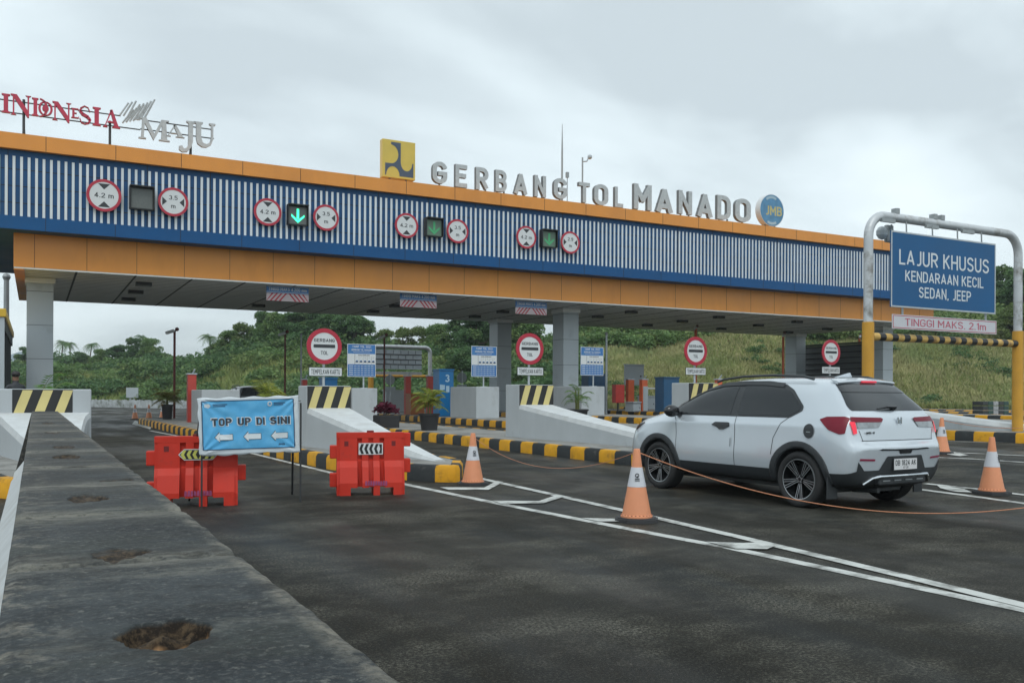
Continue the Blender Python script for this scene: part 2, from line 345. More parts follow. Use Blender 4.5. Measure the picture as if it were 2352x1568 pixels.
# asphalt: brownish dark, speckled, polished blue-grey wheel tracks, pale worn patches
def asphalt():
    m = bpy.data.materials.new('asphalt'); m.use_nodes = True; t = m.node_tree; b = t.nodes['Principled BSDF']; N = t.nodes.new; K = t.links.new
    co = N('ShaderNodeTexCoord')
    def noise(sc_, det, ro, st=(1, 1, 1), loc=(0, 0, 0)):
        ma = N('ShaderNodeMapping'); ma.inputs['Scale'].default_value = st; ma.inputs['Location'].default_value = loc; K(co.outputs['Object'], ma.inputs[0])
        n = N('ShaderNodeTexNoise'); n.inputs['Scale'].default_value = sc_; n.inputs['Detail'].default_value = det; n.inputs['Roughness'].default_value = ro; K(ma.outputs[0], n.inputs['Vector']); return n.outputs[0]
    def rng(o, a, b2, c=0., d=1.):
        r = N('ShaderNodeMapRange'); r.inputs[1].default_value = a; r.inputs[2].default_value = b2; r.inputs[3].default_value = c; r.inputs[4].default_value = d; K(o, r.inputs[0]); return r.outputs[0]
    def mix(f, a, c, blend='MIX'):
        n = N('ShaderNodeMixRGB'); n.blend_type = blend
        if isinstance(f, float): n.inputs[0].default_value = f
        else: K(f, n.inputs[0])
        for k, q in ((1, a), (2, c)):
            if isinstance(q, tuple): n.inputs[k].default_value = (*q, 1)
            else: K(q, n.inputs[k])
        return n.outputs[0]
    def mul(a, c):
        n = N('ShaderNodeMath'); n.operation = 'MULTIPLY'; K(a, n.inputs[0])
        if isinstance(c, float): n.inputs[1].default_value = c
        else: K(c, n.inputs[1])
        return n.outputs[0]
    base = mix(rng(noise(.45, 5, .6), .35, .65), (.0115, .011, .0088), (.022, .0215, .0172))
    big = mix(mul(rng(noise(.25, 4, .55, (2.2, .5, 1), (5, 2, 0)), .5, .66), .8), base, (.024, .029, .032))
    patch = rng(noise(.9, 8, .72, (1, 1.4, 1), (3, 8, 0)), .46, .64)
    fine = rng(noise(46, 6, .9), .49, .57)
    worn = mix(mul(mul(patch, fine), 1.0), big, (.17, .165, .135))
    speck = mix(mul(rng(noise(62, 6, .9), .53, .59), .55), worn, (.12, .115, .095))
    dark = mix(mul(rng(noise(.5, 5, .6, (2.0, .45, 1), (-3, 1, 0)), .56, .70), .55), speck, (.018, .018, .017))
    K(dark, b.inputs['Base Color'])
    K(rng(noise(.35, 4, .5, (2, .5, 1), (5, 2, 0)), .4, .62, .78, .42), b.inputs['Roughness'])
    b.inputs['Specular IOR Level'].default_value = .10
    bp = N('ShaderNodeBump'); bp.inputs['Strength'].default_value = .55; bp.inputs['Distance'].default_value = .006
    K(noise(95, 4, .7), bp.inputs['Height']); K(bp.outputs[0], b.inputs['Normal'])
    return m
ASPH = asphalt()
sheet('road', [-40, -10, 0, 9.6, 18, 31.6, 62], [-12, 0, 10, 30, 60, 96], gz, ASPH, 0)
# painted markings -------------------------------------------------
PAINT = mat('road_paint', (.50, .52, .50), .7, var=.12, scale=6, stain=(.10, .10, .09), stains=3.6, samt=(.47, .66), detail=6)
def marking(polys, name='road_marking', off=.004):
    mb = MB()
    for p in polys:
        q = [G(*a) for a in p]; q = [(v.x, v.y, gz(v.x) + off) for v in q]
        mb.add(q, [tuple(range(len(q)))])
    o = mb.build(name, PAINT)
    bm = bmesh.new(); bm.from_mesh(o.data)
    for f in bm.faces:
        f.normal_update()
        if f.normal.z < 0: f.normal_flip()
    bm.to_mesh(o.data); bm.free(); return struct(o)
def stripW(pts, w0):                          # strip of constant real width along image points
    P = [G(*a) for a in pts]; out = []
    for i in range(len(P) - 1):
        d = (P[i + 1] - P[i]); d.z = 0; d.normalize(); n = Vector((-d.y, d.x, 0)) * w0 / 2
        out.append([P[i] - n, P[i + 1] - n, P[i + 1] + n, P[i] + n])
    return out
def markingW(strips, name='road_marking', off=.004):
    mb = MB()
    for q in strips: mb.add([(v.x, v.y, gz(v.x) + off) for v in q], [(0, 1, 2, 3)])
    return struct(mb.build(name, PAINT))
LO = [(935, 1113), (1131, 1153.5), (1467, 1219), (1684, 1260), (2352, 1401), (2700, 1476)]
UP = [(1100, 1098.5), (1270, 1136), (1494, 1187), (1703, 1235), (2120, 1335)]
markingW(stripW(LO, .13)); markingW(stripW(UP + [(2420, 1408)], .13), off=.008)
marking([[(1010, 1120), (1030, 1126), (1122, 1126), (1156, 1108), (1142, 1105), (1112, 1121)],
         [(1132, 1151), (1150, 1158), (1248, 1157), (1296, 1142), (1278, 1138), (1238, 1152)],
         [(1335, 1191), (1375, 1199), (1430, 1199), (1472, 1187), (1458, 1183), (1422, 1193)],
         [(1622, 1246), (1690, 1262), (1762, 1263), (1782, 1255), (1752, 1247), (1706, 1249)]], off=.012)
markingW(stripW([(2108, 1123), (2230, 1139), (2420, 1165)], .13)); markingW(stripW([(2125, 1111), (2250, 1124), (2420, 1146)], .12), off=.008)
marking([[(2150, 1114), (2160, 1122), (2190, 1130), (2232, 1132), (2215, 1124)]], off=.012)
markingW(stripW([(2110, 1048), (2240, 1054), (2420, 1066)], .13)); markingW(stripW([(2150, 1038), (2250, 1042), (2420, 1050)], .12), off=.008)
marking([[(2180, 1036), (2175, 1044), (2205, 1048), (2225, 1046)]], off=.012)
markingW(stripW([(880, 996), (980, 1011), (1200, 1035), (1470, 1066)], .11))
markingW(stripW([(345, 989), (450, 1009), (600, 1046), (770, 1088), (940, 1113)], .11))
markingW(stripW([(2130, 1012), (2352, 1017), (2450, 1021)], .11))
marking([[(310, 966), (303, 974), (345, 986), (350, 976)]], off=.010)
# raised traffic islands with black and yellow kerbs -----------------
PAVE = mat('island_concrete', (.24, .24, .225), .85, var=.15, scale=2, bump=.3, bscale=20, stain=(.12, .12, .11), stains=1.5)
KH = .25
def island(outline, start=0, block=.52):
    """outline: closed polygon, counter-clockwise from above; kerb blocks run round it"""
    P = [Vector((x, y, 0)) for x, y in outline]; n = len(P)
    # resample densely
    segs = [(P[i], P[(i + 1) % n]) for i in range(n)]
    tot = sum((b - a).length for a, b in segs); N = max(2, int(round(tot / block / 2)) * 2); st = tot / N
    def pt(s):
        s %= tot
        for a, b in segs:
            l = (b - a).length
            if s <= l: return a + (b - a) * (s / l), (b - a).normalized()
            s -= l
        return segs[0][0], (segs[0][1] - segs[0][0]).normalized()
    mb = MB(); sub = 3
    prof = [(0, -.05), (0, .19), (.035, KH - .005), (.16, KH), (.16, KH - .06)]
    M = N * sub; rings = []
    for i in range(M):
        # softened corner: average direction
        p, d = pt(i * st / sub); _, d1 = pt(i * st / sub - .18); _, d2 = pt(i * st / sub + .18)
        p1, _ = pt(i * st / sub - .18); p2, _ = pt(i * st / sub + .18)
        p = p * .5 + (p1 + p2) * .25; d = (d1 + d2); d = d.normalized() if d.length > .1 else d1
        nrm = Vector((-d.y, d.x, 0))
        rings.append([(p.x + nrm.x * a, p.y + nrm.y * a, gz(p.x) + z) for a, z in prof])
    k = len(prof)
    for i in range(M):
        j = (i + 1) % M; mi = ((i // sub) + start) % 2
        mb.add(rings[i] + rings[j], [(q, k + q, k + q + 1, q + 1) for q in range(k - 1)], mi)
    ko = struct(mb.build('island_kerb', [KYEL, KBLK]))
    ko.data.polygons.foreach_set('use_smooth', [True] * len(ko.data.polygons)); ko.data.set_sharp_from_angle(angle=R(50))
    fb = MB(); inner = [Vector(r[3]) for r in rings]
    cx = sum(v.x for v in inner) / M; 
    ys = sorted(set([round(v.y, 2) for v in inner]))
    vs = [(v.x, v.y, gz(v.x) + KH - .012) for v in inner]
    fb.add(vs, [tuple(range(M))]); struct(fb.build('island_pavement', PAVE))
isl = []
n1_ = G(975, 1106); n2_ = G(1058, 1108)
island([(3.95, 42), (4.1, 27), (4.47, 15.5), (4.75, 13.3), (n1_.x, n1_.y), (n2_.x, n2_.y), (6.25, 13.4), (6.45, 17), (6.45, 42)], 1)
island([(9.62, 46), (9.66, 23), (9.76, 13.6), (10.1, 12.0), (10.7, 11.6), (11.4, 11.9), (11.8, 14), (12.1, 20), (12.1, 46)], 0)
island([(15.3, 46), (15.3, 16), (15.6, 13.8), (16.2, 13.0), (16.9, 13.1), (17.4, 14.5), (17.7, 19), (17.7, 46)], 0)
island([(20.9, 46), (20.9, 14), (21.2, 12.2), (21.9, 11.4), (22.6, 11.6), (23.1, 13), (23.3, 18), (23.3, 46)], 1)
for k in range(3):
    x = 26.5 + 5.6 * k
    island([(x, 46), (x, 16), (x + .4, 13), (x + 1.2, 12.2), (x + 2, 13), (x + 2.4, 16), (x + 2.4, 46)], 0)
island([(-1.35, 42), (-1.3, 19), (-.85, 15), (-.42, 12.8), (0, 12.2), (.5, 12.8), (.95, 17), (1.05, 42)], 0)
island([(43.4, 46), (43.4, 16), (44.0, 13), (45.2, 12.2), (46.4, 13), (46.8, 16), (46.8, 46)], 0)

# ================================================================== TOLL GATE
YF = 33.5
XL, XR = -1.6, 46.6
z_top = atY(0, 303, YF).z; z_ot = atY(0, 339, YF).z; z_s1 = atY(0, 354, YF).z; z_s0 = atY(0, 491, YF).z; z_bb = atY(0, 523, YF).z
zl_top = z_bb; z_sof = atY(31, 614, YF + .75).z
YB = 46.0
gate = thing('toll_gate', 'long toll plaza canopy clad in orange and blue with vertical white slats', 'toll gate', (22.4, 40, 0))
mb = MB(); mb.box(XL, XR, YF - .12, YB, z_ot, z_top)                      # orange parapet band
sm = []
x = XL + 1.9
while x < XR: mb.box(x - .008, x + .008, YF - .124, YF - .12, z_ot, z_top, 1); x += 2.12
mb.build('parapet_band', [ORANGE, SEAM], gate)
mb = MB(); mb.box(XL, XR, YF + .07, YB, z_s0 - .02, z_ot)                  # blue backing
for zz in np.linspace(z_s0 + .42, z_s1 - .42, 3): mb.box(XL, XR, YF + .062, YF + .07, zz - .012, zz + .012, 1)
x = XL + .8
while x < XR: mb.box(x - .01, x + .01, YF + .064, YF + .07, z_s0, z_ot, 1); x += 2.12
mb.build('blue_panel', [BLUED, SEAM], gate)
mb = MB(); x = XL + .06
while x < XR - .1: mb.box(x, x + .082, YF + .03, YF + .06, z_s0 - .03, z_s1); x += .218
mb.build('slat_screen', SLAT, gate)
mb = MB(); mb.box(XL, XR, YF - .0, YB, z_bb, z_s0 - .02)
x = XL + 1.9
while x < XR: mb.box(x - .008, x + .008, YF - .004, YF, z_bb, z_s0 - .02, 1); x += 2.12
mb.build('blue_band', [BLUE, SEAM], gate)
xl2 = atY(31, 600, YF + .75).x
mb = MB(); mb.box(xl2, XR - .6, YF + .75, YB - .4, z_sof + .03, z_bb - .002)
x = xl2 + .62
while x < XR - .6:
    mb.box(x - .006, x + .006, YF + .745, YF + .75, z_sof + .03, z_bb - .002, 1); x += 1.06 if False else 1.6
mb.build('orange_beam', [ORANGE, SEAM], gate)
mb = MB(); mb.box(xl2 + .01, XR - .61, YF + .76, YB - .41, z_sof - .02, z_sof + .028)
y = YF + 1.2
while y < YB - .5: mb.box(xl2 + .02, XR - .62, y - .014, y + .014, z_sof - .024, z_sof - .02, 1); y += .5
x = xl2 + 1.9
while x < XR - 1: mb.box(x - .035, x + .035, YF + .77, YB - .42, z_sof - .026, z_sof - .02, 1); x += 1.9
mb.build('soffit', [SOFF, DARK], gate)
MB().box(xl2 + .005, -.32, YF + .765, YB - .415, z_sof - .06, z_sof - .028).build('soffit_border', ORANGE, gate)
LAMPM = mat('downlight_glass', (.02, .02, .02), .3, var=0)
for i in range(8):
    for y in (36.2, 39.2, 42.4):
        x = 3.6 + 5.6 * i
        if x > XR - 2: continue
        mb = MB(); mb.box(x - .28, x + .28, y - .16, y + .16, z_sof - .16, z_sof - .026)
        mb.build('downlight', LAMPM, gate)
for (cx_, wdt) in ((.16, .86), (22.75, .86), (45.05, .86)):
    for cy_ in (37.1, 44.0):
        base = gz(cx_) + KH - .02; mb = MB(); mb.box(cx_ - wdt / 2, cx_ + wdt / 2, cy_ - .5, cy_ + .5, base, z_sof - .03)
        zz = base + 1.1
        while zz < z_sof - .2:
            mb.box(cx_ - wdt / 2 - .003, cx_ + wdt / 2 + .003, cy_ - .503, cy_ + .503, zz - .012, zz + .012, 1); zz += 1.22
        mb.box(cx_ - wdt / 2 - .06, cx_ + wdt / 2 + .06, cy_ - .56, cy_ + .56, z_sof - .22, z_sof - .03, 2)
        mb.build('column', [GREYC, SEAM, SOFF], gate, bevel=.012)

# ---- round limit signs and lane signals on the slats --------------
def round_limit(px, py, rpx, kind, label):
    p = atY(px, py, YF - .12); q = atY(px, py - rpx, YF - .12); r = q.z - p.z
    t = thing('limit_sign', label, 'road sign', p, group='round limit signs on the toll gate')
    mb = MB(); mb.m = frame(p)
    mb.disc(0, 0, r * .99, -.03, 0, 1); mb.ring(0, 0, r * .83, r, -.03, .012, 0)
    mb.build('rim', [REDS, GREYP], t)
    mb = MB(); mb.m = frame(p); mb.disc(0, 0, r * .86, -.02, .004, 0); mb.build('face', [WHITE], t)
    mb = MB(); mb.m = frame(p); a = r * .82
    if kind[0] == '4':
        mb.prism([(-a * .42, a * .88), (a * .42, a * .88), (0, a * .45)], .004, .008); mb.prism([(-a * .42, -a * .88), (a * .42, -a * .88), (0, -a * .45)], .004, .008)
        text(mb, kind, 0, 0, a * .36, a * 1.35, z=.008, bold=.005)
    else:
        mb.prism([(-a * .88, a * .36), (-a * .88, -a * .36), (-a * .5, 0)], .004, .008); mb.prism([(a * .88, a * .36), (a * .88, -a * .36), (a * .5, 0)], .004, .008)
        text(mb, kind[:3], 0, a * .36, a * .36, a * .70, z=.008, bold=.005); text(mb, 'm', 0, -a * .4, a * .25, a * .36, z=.008, bold=.005)
    mb.build('lettering', SIGNK, t)
    for dx_ in (-.2, .2):
        mb = MB(); mb.m = frame(p); mb.box(dx_ - .02, dx_ + .02, -r * .8, r * .8, -.10, -.031); mb.build('bracket', DARK, t)
SG = [('leftmost, beside the unlit signal box', 239, 449, 37, 398, 464, 33, '3.5'), ('second from left, beside the brightly lit green arrow', 615, 487, 31.5, 749, 500, 30, '3.5'),
      ('third from left, below the square emblem', 934, 518, 28.5, 1051, 531, 27.5, '3.5'), ('rightmost, above the middle column', 1209, 545, 26, 1310, 557, 25.5, '2.9')]
for nm, a, b, c, d, e_, f, k in SG:
    round_limit(a, b, c, '4.2 m', 'round 4.2 m height limit sign, ' + nm)
    round_limit(d, e_, f, k, 'round %s m width limit sign, %s' % (k, nm))
GRN = mat('led_green', (.05, .95, .45), .5, var=0, emit=1.1); GRND = mat('led_green_dim', (.05, .34, .14), .5, var=.1, emit=.12)
SIGF = mat('signal_face', (.11, .125, .12), .35, var=.12, scale=12); SIGD = mat('signal_face_green', (.10, .17, .12), .35, var=.1, scale=12)
for px, py, hp, g, lab in ((326, 456, 25, None, 'unlit grey square lane signal, leftmost on the gate'), (684, 495, 22, GRN, 'square lane signal with brightly lit green down arrow'),
                      (997, 523, 20, GRND, 'square lane signal with dim green arrow, below the square emblem'), (1261, 549, 19, GRND, 'square lane signal with dim green arrow, rightmost of the row')):
    p = atY(px, py, YF - .2); r = atY(px, py - hp, YF - .2).z - p.z
    t = thing('lane_signal', lab, 'lane signal', p, group='lane signals on the toll gate')
    mb = MB(); mb.m = frame(p); mb.box(-r, r, -r, r, -.18, 0); mb.box(-r * 1.04, r * 1.04, r, r * 1.1, -.18, .22); mb.box(-r * 1.06, -r, -r, r * 1.1, -.18, .12); mb.box(r, r * 1.06, -r, r * 1.1, -.18, .12)
    mb.build('housing', BLACK, t)
    mb = MB(); mb.m = frame(p); mb.box(-r * .9, r * .9, -r * .9, r * .88, 0, .01); mb.build('face', SIGF if g is not GRND else SIGD, t)
    if g:
        a = r * .8; mb = MB(); mb.m = frame(p); w_ = a * .15
        mb.box(-w_, w_, -a * .45, a * .85, .011, .02)
        mb.prism([(-a * .85, a * .12), (-a * .85, -a * .18), (0, -a * .98), (a * .85, -a * .18), (a * .85, a * .12), (0, -a * .62)], .012, .021)
        mb.build('arrow', g, t)
# ---- hanging clearance boards --------------------------------------
for (x0, x1, y0, ym, y1, lab) in ((612, 709, 657, 674, 692, 'hanging blue clearance board over striped strip, leftmost under the canopy'), (919, 1003, 673, 690, 706, 'hanging blue clearance board over striped strip, middle one of three'),
                             (1184, 1256, 691, 707, 722, 'hanging blue clearance board over striped strip, nearest the middle column')):
    Y = YF + 1.3; a = atY(x0, ym, Y); b = atY(x1, ym, Y); cx_ = (a.x + b.x) / 2; W = (b.x - a.x); zm = atY((x0 + x1) / 2, ym, Y).z; zt = atY((x0 + x1) / 2, y0, Y).z; zb = atY((x0 + x1) / 2, y1, Y).z
    t = thing('clearance_board', lab, 'hanging sign', (cx_, Y, zb), group='clearance boards hanging under the canopy')
    mb = MB(); mb.m = frame((cx_, Y, zm)); h = zt - zm
    mb.box(-W / 2, W / 2, 0, h, -.02, 0, 0); mb.box(-W / 2 + .02, W / 2 - .02, h - .045, h - .03, 0, .003, 1); mb.box(-W / 2 + .02, W / 2 - .02, .02, .035, 0, .003, 1)
    text(mb, 'TINGGI MAKS 4.200 mm', 0, h * .52, h * .42, W * .9, z=.004, mi=1, bold=.01)
    mb.build('text_panel', [SBLUE, WHITE], t)
    mb = MB(); mb.m = frame((cx_, Y, zb)); h = zm - zb - .01
    mb.box(-W / 2, W / 2, 0, h, -.02, 0, 0)
    for s in (-1, 1):
        for k in range(5):
            q = s * (k * W * .105 + .03); e2 = s * W * .045; sl = s * h * .85
            pts = [(q, h), (q + e2, h), (q + e2 + sl, 0), (q + sl, 0)]
            pts = [(max(-W / 2, min(W / 2, a_)), b_) for a_, b_ in pts]
            if abs(pts[2][0] - pts[3][0]) > .005: mb.prism(pts, 0, .003, 1)
    mb.build('striped_strip', [mat('pale_pink', (.55, .47, .49), .5), REDS], t)
    for dx_ in (-W * .4, W * .4): MB().tube([(cx_ + dx_, Y, zt - .02), (cx_ + dx_, Y, z_sof)], .015).build('hanger', DARK, t)

# ---- rooftop lettering --------------------------------------------
YR = YF + .35
def zr(px_s, py_s): return atY(px_s / 1.63265, py_s / 1.63265, YR)
ls = thing('lettering_sign', 'tall silver channel letters reading GERBANG TOL MANADO along the roof edge', 'sign', (zr(2200, 700).x, YR, z_top))
LT = [('G', 1616, 1678, 606, 688), ('E', 1701.5, 1753, 617, 702), ('R', 1779, 1833, 628, 712), ('B', 1852.5, 1901.7, 638, 719), ('A', 1922.7, 1979, 651, 730), ('N', 1999, 2048.7, 658, 738),
      ('G', 2072, 2128, 668, 746), ('T', 2166, 2213, 684, 759), ('O', 2223.5, 2281.6, 691, 769), ('L', 2300, 2339, 701, 777), ('M', 2373.5, 2444, 691, 786), ('A', 2456.6, 2524.5, 708, 799),
      ('N', 2541, 2596, 715, 803), ('A', 2611, 2673.5, 727, 816), ('D', 2686, 2741, 733, 823), ('O', 2753.6, 2816, 745, 832)]
for ch, x0, x1, y0, y1 in LT:
    xm = (x0 + x1) / 2; a = zr(x0, y0); b = zr(x1, y0); zt = zr(xm, y0).z; zb = zr(xm, y1).z; W = b.x - a.x - .12; cx_ = (a.x + b.x) / 2 + .04
    mb = MB(); mb.m = frame((cx_, YR, (zt + zb) / 2)); text(mb, ch, 0, 0, zt - zb, W * (1.06 if ch != 'L' else 1), z=-.18, d=.18, bold=.035, side=1)
    lo = mb.build('letter', [LET, LETS], ls)
    off_ = [0] if ch in 'TGLO' else [-W * .32, W * .32]
    if ch == 'L': off_ = [-W * .35]
    for q in off_: MB().box(cx_ + q - .03, cx_ + q + .03, YR + .05, YR + .11, z_top - .01, zb + .05).build('post', LETS, lo)
# square emblem
a = zr(1431, 0); b = zr(1565, 0); xm = (1431 + 1565) / 2; zt = zr(xm, 528).z; zb = zr(xm, 670).z; W = b.x - a.x - .12; H = zt - zb
em = thing('emblem_sign', 'square yellow and dark blue emblem box at left of the roof lettering', 'emblem', ((a.x + b.x) / 2, YR, z_top))
cx_ = (a.x + b.x) / 2
EY = mat('emblem_yellow', (.62, .46, .08), .4, var=.08, scale=2); EB = mat('emblem_navy', (.06, .085, .13), .5, var=.08)
mb = MB(); mb.m = frame((cx_, YR, (zt + zb) / 2)); mb.box(-W / 2, W / 2, -H / 2, H / 2, -.3, 0); mb.build('box', EY, em, bevel=.015)
mb = MB(); mb.m = frame((cx_, YR, (zt + zb) / 2)); s = min(W, H) / 2
# navy figure: a bent body left over between three yellow shapes
def arc(cx, cy, r, a0, a1, n=14, ry=None): ry = ry or r; return [(cx + r * math.cos(R(a0 + (a1 - a0) * i / n)), cy + ry * math.sin(R(a0 + (a1 - a0) * i / n))) for i in range(n + 1)]
Wx = W / 2 * .88; Hx = H / 2 * .88
poly = [(-Wx * .55, Hx)] + [(Wx * .12, Hx)] + [(Wx * .12, -Hx * .15)] + arc(Wx * .52, -Hx * .15, Wx * .40, 180, 360, ry=Hx * .5) + [(Wx, -Hx * .15), (Wx, -Hx)] + [(Wx * .05, -Hx)] + \
       arc(-Wx * .42, -Hx, Wx * .46, 0, 180, ry=Hx * .55) + [(-Wx * .95, -Hx), (-Wx * .95, -Hx * .28), (-Wx * .55, -Hx * .28)] + arc(-Wx * .55, Hx * .28, Wx * .5, -90, 90, ry=Hx * .56)
mb.add([(p[0], p[1], .006) for p in poly], [tuple(range(len(poly)))]); mb.build('figure', EB, em)
for q in (-.25, .25): MB().box(cx_ + q * W - .03, cx_ + q * W + .03, YR + .1, YR + .16, z_top - .01, zb + .02).build('post', LETS, em)
# round emblem
p = zr(2894, 789); rr = zr(2894, 729).z - p.z
t = thing('round_emblem', 'round light blue emblem disc with yellow letters, right end of roof lettering', 'emblem', (p.x, YR, z_top))
mb = MB(); mb.m = frame(p); mb.disc(.02, 0, rr, -.34, 0, 1, 40, side=1); mb.disc(.02, 0, rr * .97, 0, .01, 0, 40); mb.build('disc', [mat('emblem_blue', (.075, .23, .40), .4, var=.3, scale=2.5), WHITE], t, smooth=True)
mb = MB(); mb.m = frame(p); text(mb, 'JMB', .14, -.02, rr * .58, rr * 1.35, z=.012, bold=.02)
mb.build('lettering', mat('emblem_ochre', (.52, .44, .16), .5, var=.1), t)
for a0, a1, s_ in ((60, 130, 1), (240, 300, -1)):
    mb = MB(); mb.m = frame(p); mb.prism(arc(0, s_ * rr * .1, rr * .8, a0, a1) + arc(0, s_ * rr * .1, rr * .64, a1, a0), .012, .014); mb.build('swoosh', mat('emblem_pale', (.35, .48, .56), .5, var=0), t)
for q in (-.4, .4): MB().box(p.x + q * rr - .03, p.x + q * rr + .03, YR + .1, YR + .16, z_top - .01, p.z - rr * .85).build('post', LETS, t)
# INDONESIA MAJU on its pipe frame: hand-drawn serif letters
SER = {
 'I': [[(0.2, 0), (.8, 0), (.8, .06), (.66, .1), (.66, .9), (.8, .94), (.8, 1), (.2, 1), (.2, .94), (.34, .9), (.34, .1), (.2, .06)]],
 'N': [[(0, 1), (0, .95), (.1, .9), (.1, .06), (0, 0), (.28, 0), (.18, .06), (.18, .8), (.82, -.06), (.9, -.06), (.9, .94), (1, 1), (.72, 1), (.82, .94), (.82, .3), (.3, 1)]],
 'D': [[(0, 0), (.5, 0), (.8, .08), (.98, .3), (1, .5), (.98, .7), (.8, .92), (.5, 1), (0, 1), (0, .95), (.12, .9), (.12, .1), (0, .05)]],
 'E': [[(0, 0), (.95, 0), (1, .25), (.85, .1), (.42, .1), (.42, .46), (.7, .46), (.7, .56), (.42, .56), (.42, .9), (.8, .9), (.95, .75), (.9, 1), (0, 1), (0, .95), (.14, .9), (.14, .1), (0, .05)]],
 'A': [[(-.05, 0), (.25, 0), (.25, .04), (.16, .07), (.24, .28), (.58, .28), (.66, .07), (.55, .04), (.55, 0), (1.08, 0), (1.08, .05), (.98, .08), (.56, 1.05), (.46, 1.05), (.05, .06), (-.05, .04)], [(.28, .36), (.40, .74), (.54, .36)]],
 'M': [[(0, 0), (.25, 0), (.25, .05), (.17, .08), (.2, .75), (.5, -.02), (.78, .72), (.76, .08), (.68, .05), (.68, 0), (1.05, 0), (1.05, .05), (.96, .08), (.92, .92), (1.02, .95), (1.02, 1), (.76, 1), (.52, .3), (.26, 1), (.02, 1), (.02, .95), (.12, .92), (.08, .08), (0, .05)]],
 'J': [[(.45, 1), (1, 1), (1, .95), (.86, .9), (.86, .15), (.75, -.1), (.5, -.3), (.2, -.34), (0, -.25), (0, -.1), (.18, -.06), (.3, -.18), (.46, -.14), (.56, .0), (.58, .9), (.45, .95)]],
 'U': [[(0, 1), (.42, 1), (.42, .94), (.34, .9), (.34, .35), (.42, .15), (.6, .1), (.76, .2), (.82, .4), (.82, .9), (.72, .94), (.72, 1), (1.02, 1), (1.02, .94), (.92, .9), (.92, .35), (.82, .1), (.6, -.03), (.38, -.04), (.16, .08), (.1, .3), (.1, .9), (0, .94)]],
}
def serif(mb, ch, x0, x1, z0, z1, d=.12, mi=0, side=1):
    f = lambda q: (x0 + q[0] * (x1 - x0), z0 + q[1] * (z1 - z0))
    if ch == 'A':
        o, h = SER['A']; bm = bmesh.new()
        # two legs, a bar and a thin left stroke so the counter stays open
        for q in ([(-.05, 0), (.25, 0), (.25, .04), (.12, .08), (.52, .95), (.46, 1.05), (.05, .06), (-.05, .04)], [(.55, 0), (1.08, 0), (1.08, .05), (.98, .08), (.56, 1.05), (.40, 1.0), (.70, .08), (.55, .04)], [(.24, .28), (.62, .28), (.60, .36), (.27, .36)]):
            mb.prism([f(a) for a in q], -d, 0, mi, side)
        return
    if ch in 'DO':
        c = ((x0 + x1) / 2, (z0 + z1) / 2); 
        if ch == 'D': mb.prism([f(a) for a in [(0, 0), (.42, 0), (.42, .05), (.34, .1), (.34, .9), (.42, .95), (.42, 1), (0, 1), (0, .95), (.1, .9), (.1, .1), (0, .05)]], -d, 0, mi, side)
        n = 20
        A0, A1 = (-90, 90) if ch == 'D' else (0, 360)
        for i in range(n):
            a, b = A0 + (A1 - A0) * i / n, A0 + (A1 - A0) * (i + 1) / n
            g = lambda an, k, w_: (c[0] + (x1 - x0) / 2 * k * math.cos(R(an)), c[1] + (z1 - z0) / 2 * w_ * math.sin(R(an)))
            mb.prism([g(a, .72, .92), g(a, 1.06, 1.03), g(b, 1.06, 1.03), g(b, .72, .92)], -d, 0, mi, side)
        return
    if ch == 'S':
        pts = [(.9, .72), (.75, .93), (.45, 1.0), (.15, .86), (.1, .68), (.3, .54), (.7, .42), (.92, .26), (.8, .08), (.5, 0), (.2, .05), (.06, .28)]
        wd = [.05, .05, .06, .10, .15, .20, .20, .15, .10, .06, .05, .05]
        P = [Vector((*f(a), 0)) for a in pts]
        for i in range(len(P) - 1):
            for (u, v_, wa, wb) in ((P[i], P[i + 1], wd[i], wd[i + 1]),):
                dd = (v_ - u).normalized(); n_ = Vector((-dd.y, dd.x, 0)) * (x1 - x0) * .7; e_ = dd * .01
                mb.prism([tuple((u - e_ + n_ * wa)[:2]), tuple((u - e_ - n_ * wa)[:2]), tuple((v_ + e_ - n_ * wb)[:2]), tuple((v_ + e_ + n_ * wb)[:2])], -d, 0, mi, side)
        return
    mb.prism([f(a) for a in SER[ch][0]], -d, 0, mi, side)
YI = YF + 1.0
def zi(x, y): return atY(x / 2.24 / 1.63265, (y / 2.24 + 300) / 1.63265, YI)
base = zi(900, 400)
isg = thing('slogan_sign', 'red INDONESIA and silver MAJU serif letters on a pipe frame above the roof', 'sign', (base.x, YI, z_top))
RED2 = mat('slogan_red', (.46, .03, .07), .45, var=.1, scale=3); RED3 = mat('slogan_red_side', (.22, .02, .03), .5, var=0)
for ch, x0, x1, y0, y1, kk in (('I', -10, 110, 118, 276, 0), ('N', 90, 262, 128, 300, 0), ('D', 268, 400, 158, 308, 0), ('O', 325, 440, 185, 300, 0), ('N', 440, 600, 190, 345, 0), ('E', 598, 665, 240, 322, 0), ('S', 665, 765, 222, 372, 0), ('I', 755, 870, 232, 385, 0), ('A', 872, 1000, 258, 402, 0),
                           ('M', 1165, 1415, 328, 505, 1), ('A', 1400, 1540, 385, 480, 1), ('J', 1505, 1640, 345, 545, 1), ('U', 1630, 1805, 360, 560, 1)):
    xm = (x0 + x1) / 2; a = zi(x0, y0); b = zi(x1, y0); zt = zi(xm, y0).z; zb = zi(xm, y1).z
    mb = MB(); mb.m = frame((0, YI - .04, 0)); serif(mb, ch, a.x, b.x, zb, zt)
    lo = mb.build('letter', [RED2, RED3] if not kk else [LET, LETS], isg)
    if ch == 'O':
        mb = MB(); mb.m = frame(((a.x + b.x) / 2, YI - .03, (zt + zb) / 2)); mb.disc(0, 0, (b.x - a.x) * .24, -.1, .02); mb.build('boss', RED2, lo, smooth=True)
mb = MB()
